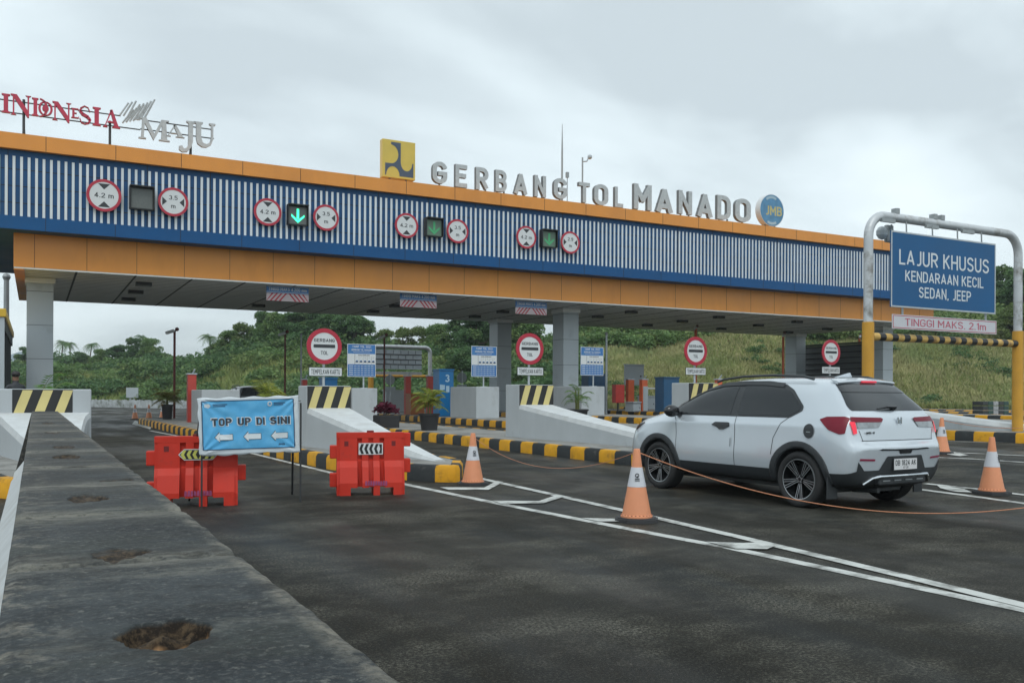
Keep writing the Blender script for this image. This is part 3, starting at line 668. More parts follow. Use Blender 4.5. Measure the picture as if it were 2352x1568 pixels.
for k in range(7):                                                   # silver hatching strokes rising to the right
    for (px0, py0, px1, py1) in ((1005 + k * 32, 300 + k * 9 - (k % 2) * 6, 1080 + k * 32, 195 + k * 4 - (k % 3) * 12), (1030 + k * 30, 362 - k * 6, 1120 + k * 30, 250 - k * 14)):
        a = zi(px0, py0); b = zi(px1, py1); mb.tube([a, b], .035, 5)
mb.build('hatch_motif', [LET], isg)
mb = MB()
for (xa, ya, xb, yb) in ((-40, 150, 1015, 300), (-40, 255, 1180, 412), (1240, 345, 1790, 408), (1180, 400, 1800, 498)):
    a = zi(xa, ya); b = zi(xb, yb); a.y += .07; b.y += .07; z = (a.z + b.z) / 2; mb.tube([(a.x, a.y, z), (b.x, b.y, z)], .022, 6)
for (x_, y_) in ((200, 160), (925, 340), (1605, 380)):
    a = zi(x_, y_); mb.tube([(a.x, YI + .08, z_top - .01), (a.x, YI + .08, a.z)], .045, 6)
    mb.tube([(a.x + .05, YI + .9, z_top - .01), (a.x, YI + .08, (a.z + z_top) / 2)], .03, 5)
mb.build('pipe_frame', DARK, isg)
# rooftop rod and camera pole
p = atY(1291, 410, YF + 4); q = atY(1291, 285, YF + 4)
t = tag(MB().tube([(p.x, p.y, z_top), (p.x, p.y, (p.z + q.z) / 2), (p.x, p.y, q.z)], [.055, .045, .012], 8).build('lightning_rod', GREYP, origin=(p.x, p.y, z_top)), 'tall thin grey lightning rod rising behind the letters on the roof', 'lightning rod')
p = atY(1338, 362, YF + 3)
t = thing('camera_pole', 'short rooftop pole with small camera above the letter T', 'camera pole', (p.x, p.y, z_top))
MB().tube([(p.x, p.y, z_top), (p.x, p.y, p.z)], .04).build('pole', GREYP, t)
MB().tube([(p.x, p.y, p.z - .2), (p.x + .25, p.y, p.z - .15), (p.x + .35, p.y, p.z + .05)], .03).build('arm', GREYP, t)
MB().sphere((p.x + .42, p.y, p.z + .08), .12, 10).build('camera', GREYC, t)
p = atY(1303, 402, YF + .9)
tag(MB().box(p.x - .06, p.x + .06, p.y - .06, p.y + .06, p.z - .12, p.z + .12).tube([(p.x, p.y, z_top), (p.x, p.y, p.z)], .02).build('siren_box', GREYP, origin=(p.x, p.y, z_top)), 'tiny grey box on a stalk beside the last letter of the first word', 'roof device')
# ================================================================== CRASH WALLS
def crash_wall(xa, xb, pa, pb, Y, ztop, zp0, base, tip, tipw, label, thick=1.3, wing=None, rx0=None):
    """xa..xb front face, pa..pb hazard panel; ramp runs from the panel foot down to tip (x, y)"""
    t = thing('crash_wall', label, 'crash barrier', ((xa + xb) / 2, Y, base), group='concrete crash walls on the island noses')
    mb = MB(); mb.box(xa, xb, Y, Y + thick, base - .02, ztop)
    mb.build('wall', CONC, t, bevel=.02)
    mb = MB(); n = 12; ra = pa - .02 if pa - .4 < xa < pa - .04 else xa; rows = []
    for i in range(n + 1):
        s = i / n; y = Y - .004 + (tip[1] - Y) * s
        h = (zp0 - base - .05) * ((1 - s) ** 1.15 * .62 + (1 - s) * .38) + .05 * (1 - s) + .02
        xa_ = xa if rx0 is None else rx0; lx = xa_ + .004 + (tip[0] - tipw - xa_) * s; rx = xb - .004 + (tip[0] + tipw - xb) * (s ** .6)
        tl = (xa_ + ((ra - xa) if rx0 is None else .02) * (1 - s)) + (tip[0] - tipw - xa_) * s
        rows.append([(lx, y, base - .02), (lx, y, base + max(h - .10, .01) if s < 1 else base), (max(tl, lx + .03), y, base + h), (rx - .03, y, base + h), (rx, y, base + max(h - .08, .01) if s < 1 else base), (rx, y, base - .02)])
    for i in range(n):
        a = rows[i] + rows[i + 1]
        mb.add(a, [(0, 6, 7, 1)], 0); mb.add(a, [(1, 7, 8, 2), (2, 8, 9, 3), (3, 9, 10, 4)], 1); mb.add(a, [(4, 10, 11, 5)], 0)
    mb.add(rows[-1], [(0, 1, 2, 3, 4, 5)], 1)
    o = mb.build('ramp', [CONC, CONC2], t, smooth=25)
    hp = ztop - zp0 - .01; mb = MB(); mb.m = frame(((pa + pb) / 2, Y - .004, zp0)); W = pb - pa
    mb.box(-W / 2, W / 2, 0, hp, -.02, 0.0, 1)
    for k in range(3):
        x0 = -W / 2 + W * (.02 + k * .335); sw = W * .165; sl = W * .15
        p = [(x0, .012), (x0 + sw, .012), (x0 + sw + sl, hp - .012), (x0 + sl, hp - .012)]
        mb.prism(p, .001, .004, 0)
    mb.build('hazard_panel', [YEL, BLACK], t)
    if wing:
        mb = MB(); mb.box(*wing); mb.build('wing', CONC, t, bevel=.02)
    return t
YW = 18.0
A0 = atY(28, 900, YW).x; A1 = atY(167, 900, YW).x; AR = atY(210, 900, YW).x; zt = atY(100, 893, YW).z; zp = atY(100, 950, YW).z
crash_wall(A0 - .75, AR, A0, A1, YW, zt, zp, .24, (.42, 13.4), .12, 'grey crash wall with hazard stripes at far left, behind the old concrete barrier', rx0=-.62)
B0 = atY(686, 900, YW).x; B1 = atY(706, 900, YW).x; B2 = atY(806, 900, YW).x; zt = atY(750, 885.6, YW).z; zp = atY(750, 939, YW).z
g = G(1020, 1056, .25)
crash_wall(B1 - .01, B2, B1, B2, YW, zt, zp, gz(5.3) + .24, (g.x - .08, g.y), .10, 'grey crash wall with hazard stripes between the banner and the red plastic barriers', thick=atX(686, 900, B1).y - YW)
YC = 19.4
C0 = atY(1162, 900, YC).x; C1 = atY(1193, 900, YC).x; C2 = atY(1271, 900, YC).x; zt = atY(1215, 883, YC).z; zp = atY(1215, 931, YC).z
crash_wall(C1 - .01, C2, C1, C2, YC, zt, zp, gz(10.8) + .24, (11.15, 12.6), .15, 'grey crash wall with hazard stripes in the centre, its ramp running towards the white car', thick=atX(1162, 900, C1).y - YC)
YD = 19.8
D0 = atY(1543, 900, YD).x; D1 = atY(1582, 900, YD).x; D2 = atY(1649, 900, YD).x; zt = atY(1600, 879, YD).z; zp = atY(1600, 931, YD).z
crash_wall(D1 - .01, D2, D1, D2, YD, zt, zp, gz(16.4) + .24, (16.7, 13.9), .15, 'grey crash wall with hazard stripes rising behind the bonnet of the white car', thick=atX(1543, 900, D1).y - YD)
E0 = atY(1880, 900, 20.5).x
crash_wall(21.3, 22.6, 21.6, 22.5, 20.5, 1.75, 1.25, gz(22) + .24, (22.3, 12.4), .2, 'grey crash wall at right, mostly hidden by the white car, long pale ramp', thick=1.3)

# ---- TOLL signs standing on the walls --------------------------------
def gate_sign(px, py, rpx, Y, plate, ztop, label):
    p = atY(px, py, Y); r = atY(px, py - rpx, Y).z - p.z
    t = thing('toll_sign', label, 'road sign', (p.x, Y, ztop), group='round toll gate signs on the crash walls')
    mb = MB(); mb.m = frame(p); mb.disc(0, 0, r * .985, -.02, 0, 1, 40); mb.ring(0, 0, r * .765, r, -.02, .01, 0, 40); mb.build('rim', [REDS, GREYP], t)
    mb = MB(); mb.m = frame(p); mb.disc(0, 0, r * .78, 0, .004, 0, 40); mb.build('face', WHITE, t)
    mb = MB(); mb.m = frame(p); text(mb, 'GERBANG', 0, r * .33, r * .19, r * 1.18, z=.006, bold=.02); text(mb, 'TOL', 0, -r * .37, r * .21, r * .42, z=.006, bold=.02)
    mb.prism([(-r * .6, -r * .08), (r * .6, -r * .08), (r * .62, 0), (r * .6, r * .1), (-r * .6, r * .1), (-r * .62, 0)], .004, .010); mb.build('lettering', SIGNK, t)
    x0, x1, y0, y1 = plate; a = atY(x0, y0, Y); b = atY(x1, y1, Y); zm = atY(px, (y0 + y1) / 2, Y).z; h = a.z - atY(x0, y1, Y).z; W = b.x - a.x; cx = (a.x + b.x) / 2
    mb = MB(); mb.m = frame((cx, Y, zm)); mb.box(-W / 2, W / 2, -h / 2, h / 2, -.015, 0, 1); mb.box(-W / 2 + .012, W / 2 - .012, -h / 2 + .012, h / 2 - .012, 0, .003, 0)
    text(mb, 'TEMPELKAN KARTU', 0, 0, h * .55, W * .86, z=.005, mi=1, bold=.012); mb.build('plate', [WHITE, SIGNK], t)
    mb = MB(); mb.tube([(p.x, Y + .05, ztop - .01), (p.x, Y + .05, p.z + r * .6)], .03); mb.box(p.x - .08, p.x + .08, Y - .03, Y + .13, ztop, ztop + .012); mb.build('post', STEEL, t)
zw = lambda px, py, Y: atY(px, py, Y).z
gate_sign(745, 795, 41, YW + .9, (709, 786, 843, 864), zw(750, 885.6, YW), 'largest round red-rimmed toll sign, on the crash wall nearest the banner')
gate_sign(1217, 801, 36, YC + .9, (1188, 1248, 843, 862), zw(1215, 883, YC), 'round red-rimmed toll sign in front of the middle grey columns')
gate_sign(1598, 806, 33, YD + .7, (1575, 1621, 844, 861), zw(1600, 879, YD), 'round red-rimmed toll sign against the dry grass, left of the white car roof')
gate_sign(1909, 809, 29, 21.2, (1888, 1929, 842, 858), 1.75, 'smallest round red-rimmed toll sign, before the dark louvred screen')

# ---- concrete plinths at the gate, tariff boards ----------------------
YPL = 33.0
for (x0, x1, yt, lab) in ((463, 551, 895, 'grey concrete block behind the top edge of the blue banner'), (809, 867, 891, 'grey concrete block right of the banner-side crash wall, under a tariff board'),
                     (1094, 1147, 888, 'grey concrete block beside the blue cabinet, under a tariff board'), (1336, 1389, 887, 'grey concrete block under the rightmost tariff board')):
    a = atY(x0, yt, YPL); b = atY(x1, yt, YPL); g_ = gz(a.x) + KH - .02; zt = atY((x0 + x1) / 2, yt, YPL).z
    tag(MB().box(a.x, b.x, YPL, YPL + 2.6, g_, zt).build('concrete_block', CONC, bevel=.025, origin=((a.x + b.x) / 2, YPL + 1, g_)), lab, 'concrete block', 'concrete blocks on the islands')
CARM = mat('board_ink', (.03, .04, .06), .6, var=0)
for (x0, x1, y0, y1, yb, lab) in ((798, 863, 790, 865, 891, 'blue and white tariff board nearest the large round toll sign'), (1083, 1141, 795, 865, 888, 'blue and white tariff board left of the middle columns'),
                       (1334, 1386, 797, 862, 887, 'blue and white tariff board right of the middle columns')):
    Y = YPL + .5; a = atY(x0, y0, Y); b = atY(x1, y0, Y); xm = (x0 + x1) / 2; zt = zw(xm, y0, Y); z0_ = zw(xm, y1, Y); W = b.x - a.x; H = zt - z0_; cx = (a.x + b.x) / 2; zpl = zw(xm, yb, YPL)
    t = thing('tariff_board', lab, 'notice board', (cx, Y, zpl), group='toll tariff boards')
    mb = MB(); mb.m = frame((cx, Y, z0_)); mb.box(-W / 2, W / 2, 0, H, -.03, 0, 0)
    for q in ((-W / 2, W / 2, 0, .02), (-W / 2, W / 2, H - .02, H), (-W / 2, -W / 2 + .02, .02, H - .02), (W / 2 - .02, W / 2, .02, H - .02)): mb.box(*q, 0, .003, 1)
    mb.box(-W / 2 + .02, W / 2 - .02, H * .38, H * .70, .001, .004, 1)
    text(mb, 'TARIF TOL 2021', 0, H * .92, H * .06, W * .66, z=.005, mi=1, bold=.02); text(mb, 'GERBANG TOL MANADO', 0, H * .82, H * .055, W * .72, z=.005, mi=1, bold=.02)
    mb.box(-W * .3, W * .3, H * .745, H * .755, .003, .005, 1)
    text(mb, 'GOLONGAN', W * .08, H * .66, H * .04, W * .4, z=.006, mi=2, bold=.02)
    mb.box(-W * .245, -W * .235, H * .38, H * .70, .004, .006, 2)
    for k in range(5):
        xx = -W * .17 + k * W * .145
        mb.box(xx - W * .07, xx - W * .065, H * .39, H * .62, .004, .006, 2)
        text(mb, 'I II III IV V'.split()[k], xx, H * .585, H * .03, None, z=.006, mi=2)
        mb.box(xx - W * .045, xx + W * .045, H * .44, H * .475, .004, .007, 2); mb.box(xx - W * .03, xx + W * .035, H * .475, H * .50, .004, .007, 0)
    for k in range(5): 
        mb.box(-W * .44, -W * .3, H * (.32 - k * .065), H * (.34 - k * .065), .003, .005, 1); 
        for j in range(6): mb.box(-W * .27 + j * W * .12, -W * .18 + j * W * .12, H * (.32 - k * .065), H * (.335 - k * .065), .003, .005, 1)
    mb.build('board', [SBLUE, WHITE, CARM], t)
    mb = MB()
    for q in ((0,) if x0 > 1000 and x0 < 1200 else (0.1,)): mb.tube([(cx + q, Y + .06, zpl - .01), (cx + q, Y + .06, zt - .1)], .035); mb.prism([(cx + q - .12, Y - .05), (cx + q + .12, Y - .05), (cx + q + .12, Y + .17), (cx + q - .12, Y + .17)], zpl, zpl + .02)
    mb.build('post', STEEL, t)

# ---- slim camera poles behind the gate --------------------------------
def cam_pole(px, ytop, X, Yb, m, label, cam_left=True, rad=.045):
    p = atY(px, ytop, Yb); b = gz(p.x) + KH - .02
    t = thing('camera_pole', label, 'camera pole', (p.x, Yb, b), group='slim red camera poles')
    MB().tube([(p.x, Yb, b), (p.x, Yb, p.z)], rad).build('pole', m, t)
    s = -1 if cam_left else 1
    mb = MB(); mb.tube([(p.x + s * .05, Yb - .1, p.z), (p.x + s * .38, Yb - .35, p.z - .12)], .07, 8); mb.build('camera', WHITE, t)
    MB().tube([(p.x, Yb, p.z), (p.x + .16, Yb, p.z + .08), (p.x + .05, Yb - .1, p.z + .02)], .035, 6).sphere((p.x + .1, Yb, p.z + .08), .09, 8).build('bracket', REDD, t)
cam_pole(401, 760, 0, 41.3, REDD, 'slim dark red camera pole standing on the island at left', rad=.05)
cam_pole(655, 765, 0, 43.5, REDD, 'slim dark red camera pole above the right end of the blue banner')
cam_pole(883, 772, 0, 43.5, REDD, 'slim dark red camera pole in front of the large grey sign back')
cam_pole(1598, 752, 0, 41.0, ORED, 'orange-red camera pole topping the round toll sign against the grass', rad=.08)
cam_pole(1799, 768, 0, 41.0, ORED, 'orange-red camera pole beside the rear right-hand column', rad=.07)
cam_pole(1974, 772, 0, 40.0, ORED, 'orange-red camera pole between louvred screen and yellow gantry post', rad=.07)
# plain grey pole, white lamp pole, far-left pole
for px, yt, yb, Y, r_, m, nm, lab, cat in ((692, 768, 900, 40, .045, GREYP, 'thin_pole', 'thin grey pole just left of the largest round toll sign', 'pole'),
                                (1393, 766, 948, 38, .07, STEEL, 'lamp_pole', 'slim pale grey pole right of the rightmost tariff board', 'pole'),
                                (15, 636, 900, 48, .14, GREYP, 'lamp_pole', 'tall grey pole rising to the canopy corner at far left', 'pole')):
    p = atY(px, yt, Y); b = gz(p.x)
    mb = MB().tube([(p.x, Y, b), (p.x, Y, p.z)], [r_, r_ * .8]); mb.sphere((p.x, Y, p.z), r_ * 1.3, 8); mb.lathe([(r_ * 2.2, b), (r_ * 2.2, b + .03), (r_ * 1.2, b + .1)], 10, x=p.x, y=Y)
    tag(mb.build(nm, m, smooth=True, origin=(p.x, Y, b)), lab, cat)

# ---- lane machines ----------------------------------------------------
def pillar(px, y0, Y, w_, m, label, d=.25):
    p = atY(px, y0, Y); b = gz(p.x) + KH - .02; t = thing('lane_pillar', label, 'pillar', (p.x, Y, b), group='red pillars beside the toll lanes')
    MB().box(p.x - w_ / 2, p.x + w_ / 2, Y - d / 2, Y + d / 2, b, p.z).build('shaft', m, t, bevel=.01)
    MB().box(p.x - w_ / 2 - .03, p.x + w_ / 2 + .03, Y - d / 2 - .03, Y + d / 2 + .03, p.z, p.z + .05).tube([(p.x + .05, Y, p.z + .05), (p.x + .1, Y - .1, p.z + .2)], .03, 6).build('cap', GREYC, t)
    return t
pillar(440, 860, 35.5, .30, REDP, 'broad red pillar standing left of the blue banner', .35)
pillar(936, 864, 41.0, .28, REDP, 'tall red pillar at the left side of the rust-orange machine')
pillar(988, 864, 38.8, .30, REDP, 'tall red pillar partly behind the potted palm')
pillar(1447, 872, 37.5, .36, ORED, 'left one of two orange-red pillars before the dry grass')
pillar(1478, 872, 36.8, .34, ORED, 'right one of two orange-red pillars before the dry grass')
pillar(1650, 872, 30, .22, ORED, 'orange-red pillar stub between hazard stripes and white car roof')
pillar(699, 872, 38.5, .2, REDP, 'red pillar stub left of the largest round toll sign')
def cabinet(px0, px1, y0, Y, m, label, d=.7, z0=None, name='cabinet', digit=None, cat='cabinet', top=None):
    a = atY(px0, y0, Y); b = atY(px1, y0, Y); g_ = (gz(a.x) + KH - .02) if z0 is None else z0
    t = thing(name, label, cat, ((a.x + b.x) / 2, Y, g_))
    body = MB().box(a.x, b.x, Y, Y + d, g_, a.z).build('body', m, t, bevel=.015)
    MB().box(a.x - .03, b.x + .03, Y - .03, Y + d + .03, a.z, a.z + .06).build('lid', top or m, t, bevel=.01)
    W = b.x - a.x
    mb = MB(); mb.m = frame(((a.x + b.x) / 2, Y - .002, g_)); H = a.z - g_
    mb.box(-W * .46, W * .46, .04, .05, 0, .004); mb.box(-W * .46, W * .46, H - .05, H - .04, 0, .004); mb.box(W * .30, W * .36, H * .42, H * .5, 0, .02)
    mb.build('door_trim', DARK, t)
    if digit:
        mb = MB(); mb.m = frame((a.x + W * .56, Y - .001, a.z - .35)); text(mb, digit, 0, 0, .34, .22, z=.003, bold=.03); mb.prism([(-.36, -.55), (-.12, -.5), (-.12, -.3), (-.36, -.28)], .003, .006); mb.prism([(-.06, -.62), (.1, -.62), (.1, -.34), (-.06, -.34)], .003, .006); mb.build('lettering', mat('pale_blue_paint', (.42, .58, .70), .5), t)
    return t
CBL = mat('cabinet_blue', (.012, .17, .42), .35, var=.08, scale=1); CBD = mat('cabinet_dark_blue', (.008, .07, .16), .4, var=.1)
cabinet(1009, 1042, 850, 36.5, CBL, 'tall blue cabinet numbered 3 behind the potted palm', digit='3')
cabinet(944, 975, 906, 40.2, mat('rust_orange', (.34, .10, .02), .5, var=.15), 'rust-orange lane machine between the two tall red pillars', name='lane_machine', cat='machine')
cabinet(743, 775, 869, 37.5, CBL, 'blue cabinet top showing above the hazard stripes of the banner-side wall')
cabinet(1352, 1392, 860, 38.6, CBD, 'dark blue cabinet behind the rightmost tariff board')
cabinet(1525, 1560, 868, 34.5, CBD, 'dark blue cabinet left of the crash wall behind the white car')
cabinet(1435, 1479, 838, 42.5, GREYC, 'grey sign back on posts behind the two orange-red pillars', d=.08, z0=1.9, name='rear_sign', cat='sign')
for px in (1446, 1468): pass
cabinet(1482, 1505, 911, 38.5, GREYC, 'small grey equipment box right of the two orange-red pillars', name='equipment_box')
cabinet(1455, 1472, 925, 36.2, GREYC, 'small grey machine with turnstile between the orange-red pillars', name='equipment_box')
# red box on a stalk
a = atY(1412, 883, 37); b = atY(1432, 925, 37); g_ = gz(a.x) + KH
t = thing('red_box', 'red box on a short dark stalk left of the orange-red pillars', 'box', ((a.x + b.x) / 2, 37, g_))
MB().box(a.x, b.x, 36.9, 37.25, b.z, a.z).build('case', mat('signal_red', (.45, .04, .03), .45), t, bevel=.02)
MB().tube([((a.x + b.x) / 2, 37.1, g_ - .02), ((a.x + b.x) / 2, 37.1, b.z)], .04).build('stalk', DARK, t)
# boom gate
p = atY(1512, 892, 36.8); q = atY(1585, 893, 36.8)
t = thing('boom_gate', 'thin white boom arm reaching from the pillars to the dark blue cabinet', 'barrier arm', (p.x, 36.8, gz(p.x) + KH))
MB().tube([(p.x - .8, 36.8, p.z), (q.x, 36.8, p.z)], .04, 6).build('arm', WHITE, t); MB().box(p.x - 1.05, p.x - .75, 36.65, 36.95, gz(p.x) + KH - .02, p.z + .1).build('housing', GREYC, t, bevel=.02)
# rear crash walls of the opposite direction with sign backs
for (x0, x1, yt, Y, sx, sy, rr_, lab) in ((887, 938, 897, 45.2, 896, 872, .27, 'grey rear wall behind the planter with purple plant'), (1070, 1094, 905, 46, 1061, 867, .3, 'narrow grey rear wall left of the middle concrete block')):
    a = atY(x0, yt, Y); b = atY(x1, yt, Y); g_ = gz(a.x) + KH - .02
    tag(MB().box(a.x, b.x, Y, Y + .5, g_, a.z).box(a.x - .04, b.x + .04, Y - .05, Y + .55, a.z, a.z + .05).box(a.x - .015, b.x + .015, Y - .02, Y, a.z - .5, a.z - .45).build('rear_wall', CONC, origin=((a.x + b.x) / 2, Y, g_)), lab, 'wall')
    p = atY(sx, sy, Y - .2)
    t = thing('rear_sign', 'round grey sign back on a post ' + ('in front of the large framed sign back' if sx < 900 else 'right of the blue cabinet numbered 3'), 'road sign', (p.x, Y - .2, gz(p.x) + KH), group='round sign backs')
    mb = MB(); mb.m = frame(p); mb.disc(0, 0, rr_, -.02, 0, 0); mb.build('disc', GREYP, t)
    mb = MB(); mb.m = frame(p); mb.box(-.3, .3, -rr_ - .3, -rr_ - .1, -.02, 0); mb.build('plate', GREYC, t)
    MB().tube([(p.x, Y - .24, gz(p.x) + KH - .02), (p.x, Y - .24, p.z + rr_ + .1)], .03, 6).build('post', STEEL, t)
# large framed sign back of the opposite direction
Yg = 52
a = atY(860, 797, Yg); b = atY(988, 797, Yg); zpipe = atY(930, 797, Yg).z
t = thing('sign_gantry', 'pale pipe gantry carrying a large grey panelled sign back behind the gate', 'sign gantry', ((a.x + b.x) / 2, Yg, gz(a.x)))
def bend(x0, x1, zt, Y, r=.35, zb=0, n=5):
    pts = [(x0, Y, zb), (x0, Y, zt - r)] + [(x0 + r - r * math.cos(R(90 * i / n)), Y, zt - r + r * math.sin(R(90 * i / n))) for i in range(1, n + 1)]
    pts += [(x1 - r + r * math.sin(R(90 * i / n)), Y, zt - r + r * math.cos(R(90 * i / n))) for i in range(0, n + 1)] + [(x1, Y, zb)]
    return pts
xa = atY(852, 800, Yg).x
zy = atY(988, 868, Yg).z
MB().tube(bend(xa, b.x, zpipe, Yg, zb=zy), .13, 10).build('pipe', STEEL, t, smooth=True)
MB().tube([(xa, Yg, gz(xa)), (xa, Yg, zy)], .17, 10).tube([(b.x, Yg, gz(b.x)), (b.x, Yg, zy)], .17, 10).tube([(xa, Yg, zy + .1), (b.x, Yg, zy + .1)], .09, 8).build('yellow_post', YPOST, t, smooth=True)
c = atY(862, 800, Yg); d = atY(968, 858, Yg); zt = atY(920, 803, Yg).z
mb = MB(); mb.box(c.x, d.x, Yg - .05, Yg + .05, d.z + .25, zt)
for k in range(1, 4): mb.box(c.x, d.x, Yg - .07, Yg - .05, d.z + .25 + (zt - d.z - .25) * k / 4 - .025, d.z + .25 + (zt - d.z - .25) * k / 4 + .025, 1)
for k in range(1, 6):
    for j in range(4): xx = c.x + (d.x - c.x) * (k + (j % 2) * .35) / 6.2; mb.box(xx - .015, xx + .015, Yg - .06, Yg - .05, d.z + .3 + (zt - d.z - .25) * j / 4, d.z + .2 + (zt - d.z - .25) * (j + 1) / 4, 1)
mb.build('sign_panel', [mat('alu_back', (.30, .36, .40), .45, metal=.3, var=.15, scale=2), DARK], t)
MB().box(c.x, d.x, Yg - .05, Yg + .05, d.z - .25, d.z + .1).build('lower_panel', GREYP, t)
# louvred screen at the far right side
Xs = 46.0
t = thing('louvred_screen', 'dark grey louvred steel screen behind the smallest round toll sign', 'screen', (Xs, 41.5, gz(46)))
mb = MB(); ya, yb = 38.2, 44.4; zb, zt = .6, 4.75
mb.box(Xs - .05, Xs + .05, ya, ya + .12, .3, zt).box(Xs - .05, Xs + .05, yb - .12, yb, .3, zt).box(Xs - .05, Xs + .05, ya, yb, zt - .1, zt + .02).box(Xs - .05, Xs + .05, ya, yb, zb - .1, zb); mb.build('frame', DARK, t)
mb = MB(); z = zb
while z < zt - .2: mb.add([(Xs - .12, ya + .1, z), (Xs - .12, yb - .1, z), (Xs + .06, yb - .1, z + .30), (Xs + .06, ya + .1, z + .30), (Xs - .10, ya + .1, z - .012), (Xs - .10, yb - .1, z - .012), (Xs + .08, yb - .1, z + .288), (Xs + .08, ya + .1, z + .288)], [(0, 3, 2, 1), (4, 5, 6, 7), (0, 1, 5, 4), (3, 7, 6, 2)]); z += .36
mb.build('louvres', mat('louvre_grey', (.12, .13, .135), .5, metal=.3), t)
MB().box(Xs + .25, Xs + .3, ya, yb, .3, zt - .1).build('backing', DARK, t)
# toll booth at the far left
t = thing('toll_booth', 'grey toll booth with dark windows and yellow roof corner, cut by the left edge', 'booth', (-2.6, 33, .2))
zb_ = .22; a = atY(10, 750, 27); xb = a.x
MB().box(-4.2, xb, 27, 37, zb_, 1.35).box(xb - .28, xb, 27.0, 27.3, 1.35, 3.3).box(-4.2, xb - .28, 27.0, 27.3, 2.6, 3.3).build('wall', GREYC, t)
MB().box(-4.1, xb - .05, 27.35, 36.9, 1.35, 3.0).build('window', mat('booth_glass', (.02, .03, .035), .1, var=0, spec=.8), t)
MB().box(-4.25, xb + .04, 26.95, 37.05, 3.02 + .28, 3.52).build('roof', mat('booth_yellow', (.60, .38, .03), .4), t, bevel=.02)
MB().box(-4.2, xb, 27.3, 37, 3.0, 3.3).build('lintel', DARK, t)
for y in (29.5, 32, 34.5): MB().box(xb - .06, xb, y - .06, y + .06, 1.35, 3.0).build('window_post', DARK, t)

# ================================================================== RIGHT-HAND SIGN GANTRY
Yg = 13.9
pa = atY(1994, 740, Yg); pb = atY(2338, 740, Yg); xa, xb = pa.x, pb.x
zt_ = atY(2160, 515, Yg).z
t = thing('height_gantry', 'white pipe gantry with yellow feet standing over the lane right of the white car', 'sign gantry', ((xa + xb) / 2, Yg, gz(19)))
rP = (atY(2007, 700, Yg).x - atY(1984, 700, Yg).x) / 2 * .66
zy1 = atY(1994, 738, Yg).z; zy2 = atY(2338, 762, Yg).z; zy = (zy1 + zy2) / 2
MB().tube(bend(xa, xb, zt_, Yg, r=.5, zb=zy, n=8), rP * .95, 16).build('pipe', mat('weathered_pipe', (.52, .55, .57), .45, metal=.25, var=.12, scale=3, stain=(.22, .21, .19), stains=2.5, samt=(.5, .68)), t, smooth=True)
MB().tube([(xa, Yg, gz(xa) + KH - .02), (xa, Yg, zy)], rP * 1.22, 16).build('yellow_foot', YPOST, t, smooth=True)
MB().tube([(xb, Yg, gz(xb) + KH - .02), (xb, Yg, zy)], rP * 1.22, 16).build('yellow_foot', YPOST, t, smooth=True)
zbar = (atY(2015, 773, Yg).z + atY(2320, 789, Yg).z) / 2; nb = 26; P = [(xa + rP + (xb - xa - 2 * rP) * i / nb, Yg, zbar) for i in range(nb + 1)]
MB().tube(P, (atY(2100, 772, Yg).z - atY(2100, 792, Yg).z) / 2 * .9, 12, mis=[i % 2 for i in range(nb)]).build('height_bar', [mat('bar_yellow', (.56, .36, .10), .55, var=.2, scale=6, stain=(.25, .14, .06), stains=5), BLACK], t, smooth=True)
# sign panel, hung by hooks
def panel(x0, x1, y0, y1, y2, Y):
    a = atY(x0, y0, Y); b = atY(x1, y0, Y); xm = (x0 + x1) / 2; zt = atY(xm, y1, Y).z; zb = atY(xm, y2, Y).z; return a.x, b.x, zb, zt
Ys = Yg - rP - .08
x0, x1, zb, zt = panel(2047, 2287, 530, 544.5, 713, Ys)
bs = thing('lane_sign', 'large blue sign LAJUR KHUSUS KENDARAAN KECIL hanging from the white pipe gantry', 'sign', ((x0 + x1) / 2, Ys, zb))
cx = (x0 + x1) / 2; cz = (zb + zt) / 2; W = x1 - x0; H = zt - zb
NB = mat('lane_sign_blue', (.020, .105, .25), .5, var=.08, scale=1, spec=.2)
mb = MB(); mb.m = frame((cx, Ys, cz)); mb.box(-W / 2, W / 2, -H / 2, H / 2, -.03, 0, 0)
f_ = .035
for q in ((-W / 2, W / 2, H / 2 - f_, H / 2), (-W / 2, W / 2, -H / 2, -H / 2 + f_), (-W / 2, -W / 2 + f_, -H / 2 + f_, H / 2 - f_), (W / 2 - f_, W / 2, -H / 2 + f_, H / 2 - f_)): mb.box(*q, 0, .004, 1)
bo = mb.build('panel', [NB, STEEL], bs)
mb = MB(); mb.m = frame((cx, Ys, cz))
text(mb, 'LAJUR KHUSUS', 0, H * .165, H * .20, W * .86, z=.004); text(mb, 'KENDARAAN KECIL', 0, -H * .075, H * .145, W * .75, z=.004, bold=.006); text(mb, 'SEDAN, JEEP', .0, -H * .285, H * .155, W * .50, z=.004, bold=.006)
mb.build('lettering', mat('sign_white', (.60, .66, .70), .4, var=.05), bs)
for q in (-.36, -.12, .12, .36): MB().tube([(cx + q * W, Ys + .01, zt - .02), (cx + q * W, Ys + .02, zt_ - rP)], .018, 6).build('hanger', GREYP, bs)
for q in (-.4, -.05, .02): MB().box(cx + q * W - .06, cx + q * W + .06, Yg - .07, Yg + .07, zt_ + rP * .8, zt_ + rP + .10).build('clamp', GREYP, bs)
for q in (-.5, -.1, .25): MB().box(cx + q * W - .22, cx + q * W + .22, Yg - rP - .02, Yg - rP + .04, zt_ - rP - .05, zt_ - rP + .03).build('clamp', GREYP, bs)
x0, x1, zb2, zt2 = panel(2050, 2289, 719, 729, 761, Ys)
W = x1 - x0; H2 = zt2 - zb2; cx = (x0 + x1) / 2
hs = thing('height_sign', 'pale strip sign TINGGI MAKS 2.1m in red letters under the large blue sign', 'sign', (cx, Ys, zb2))
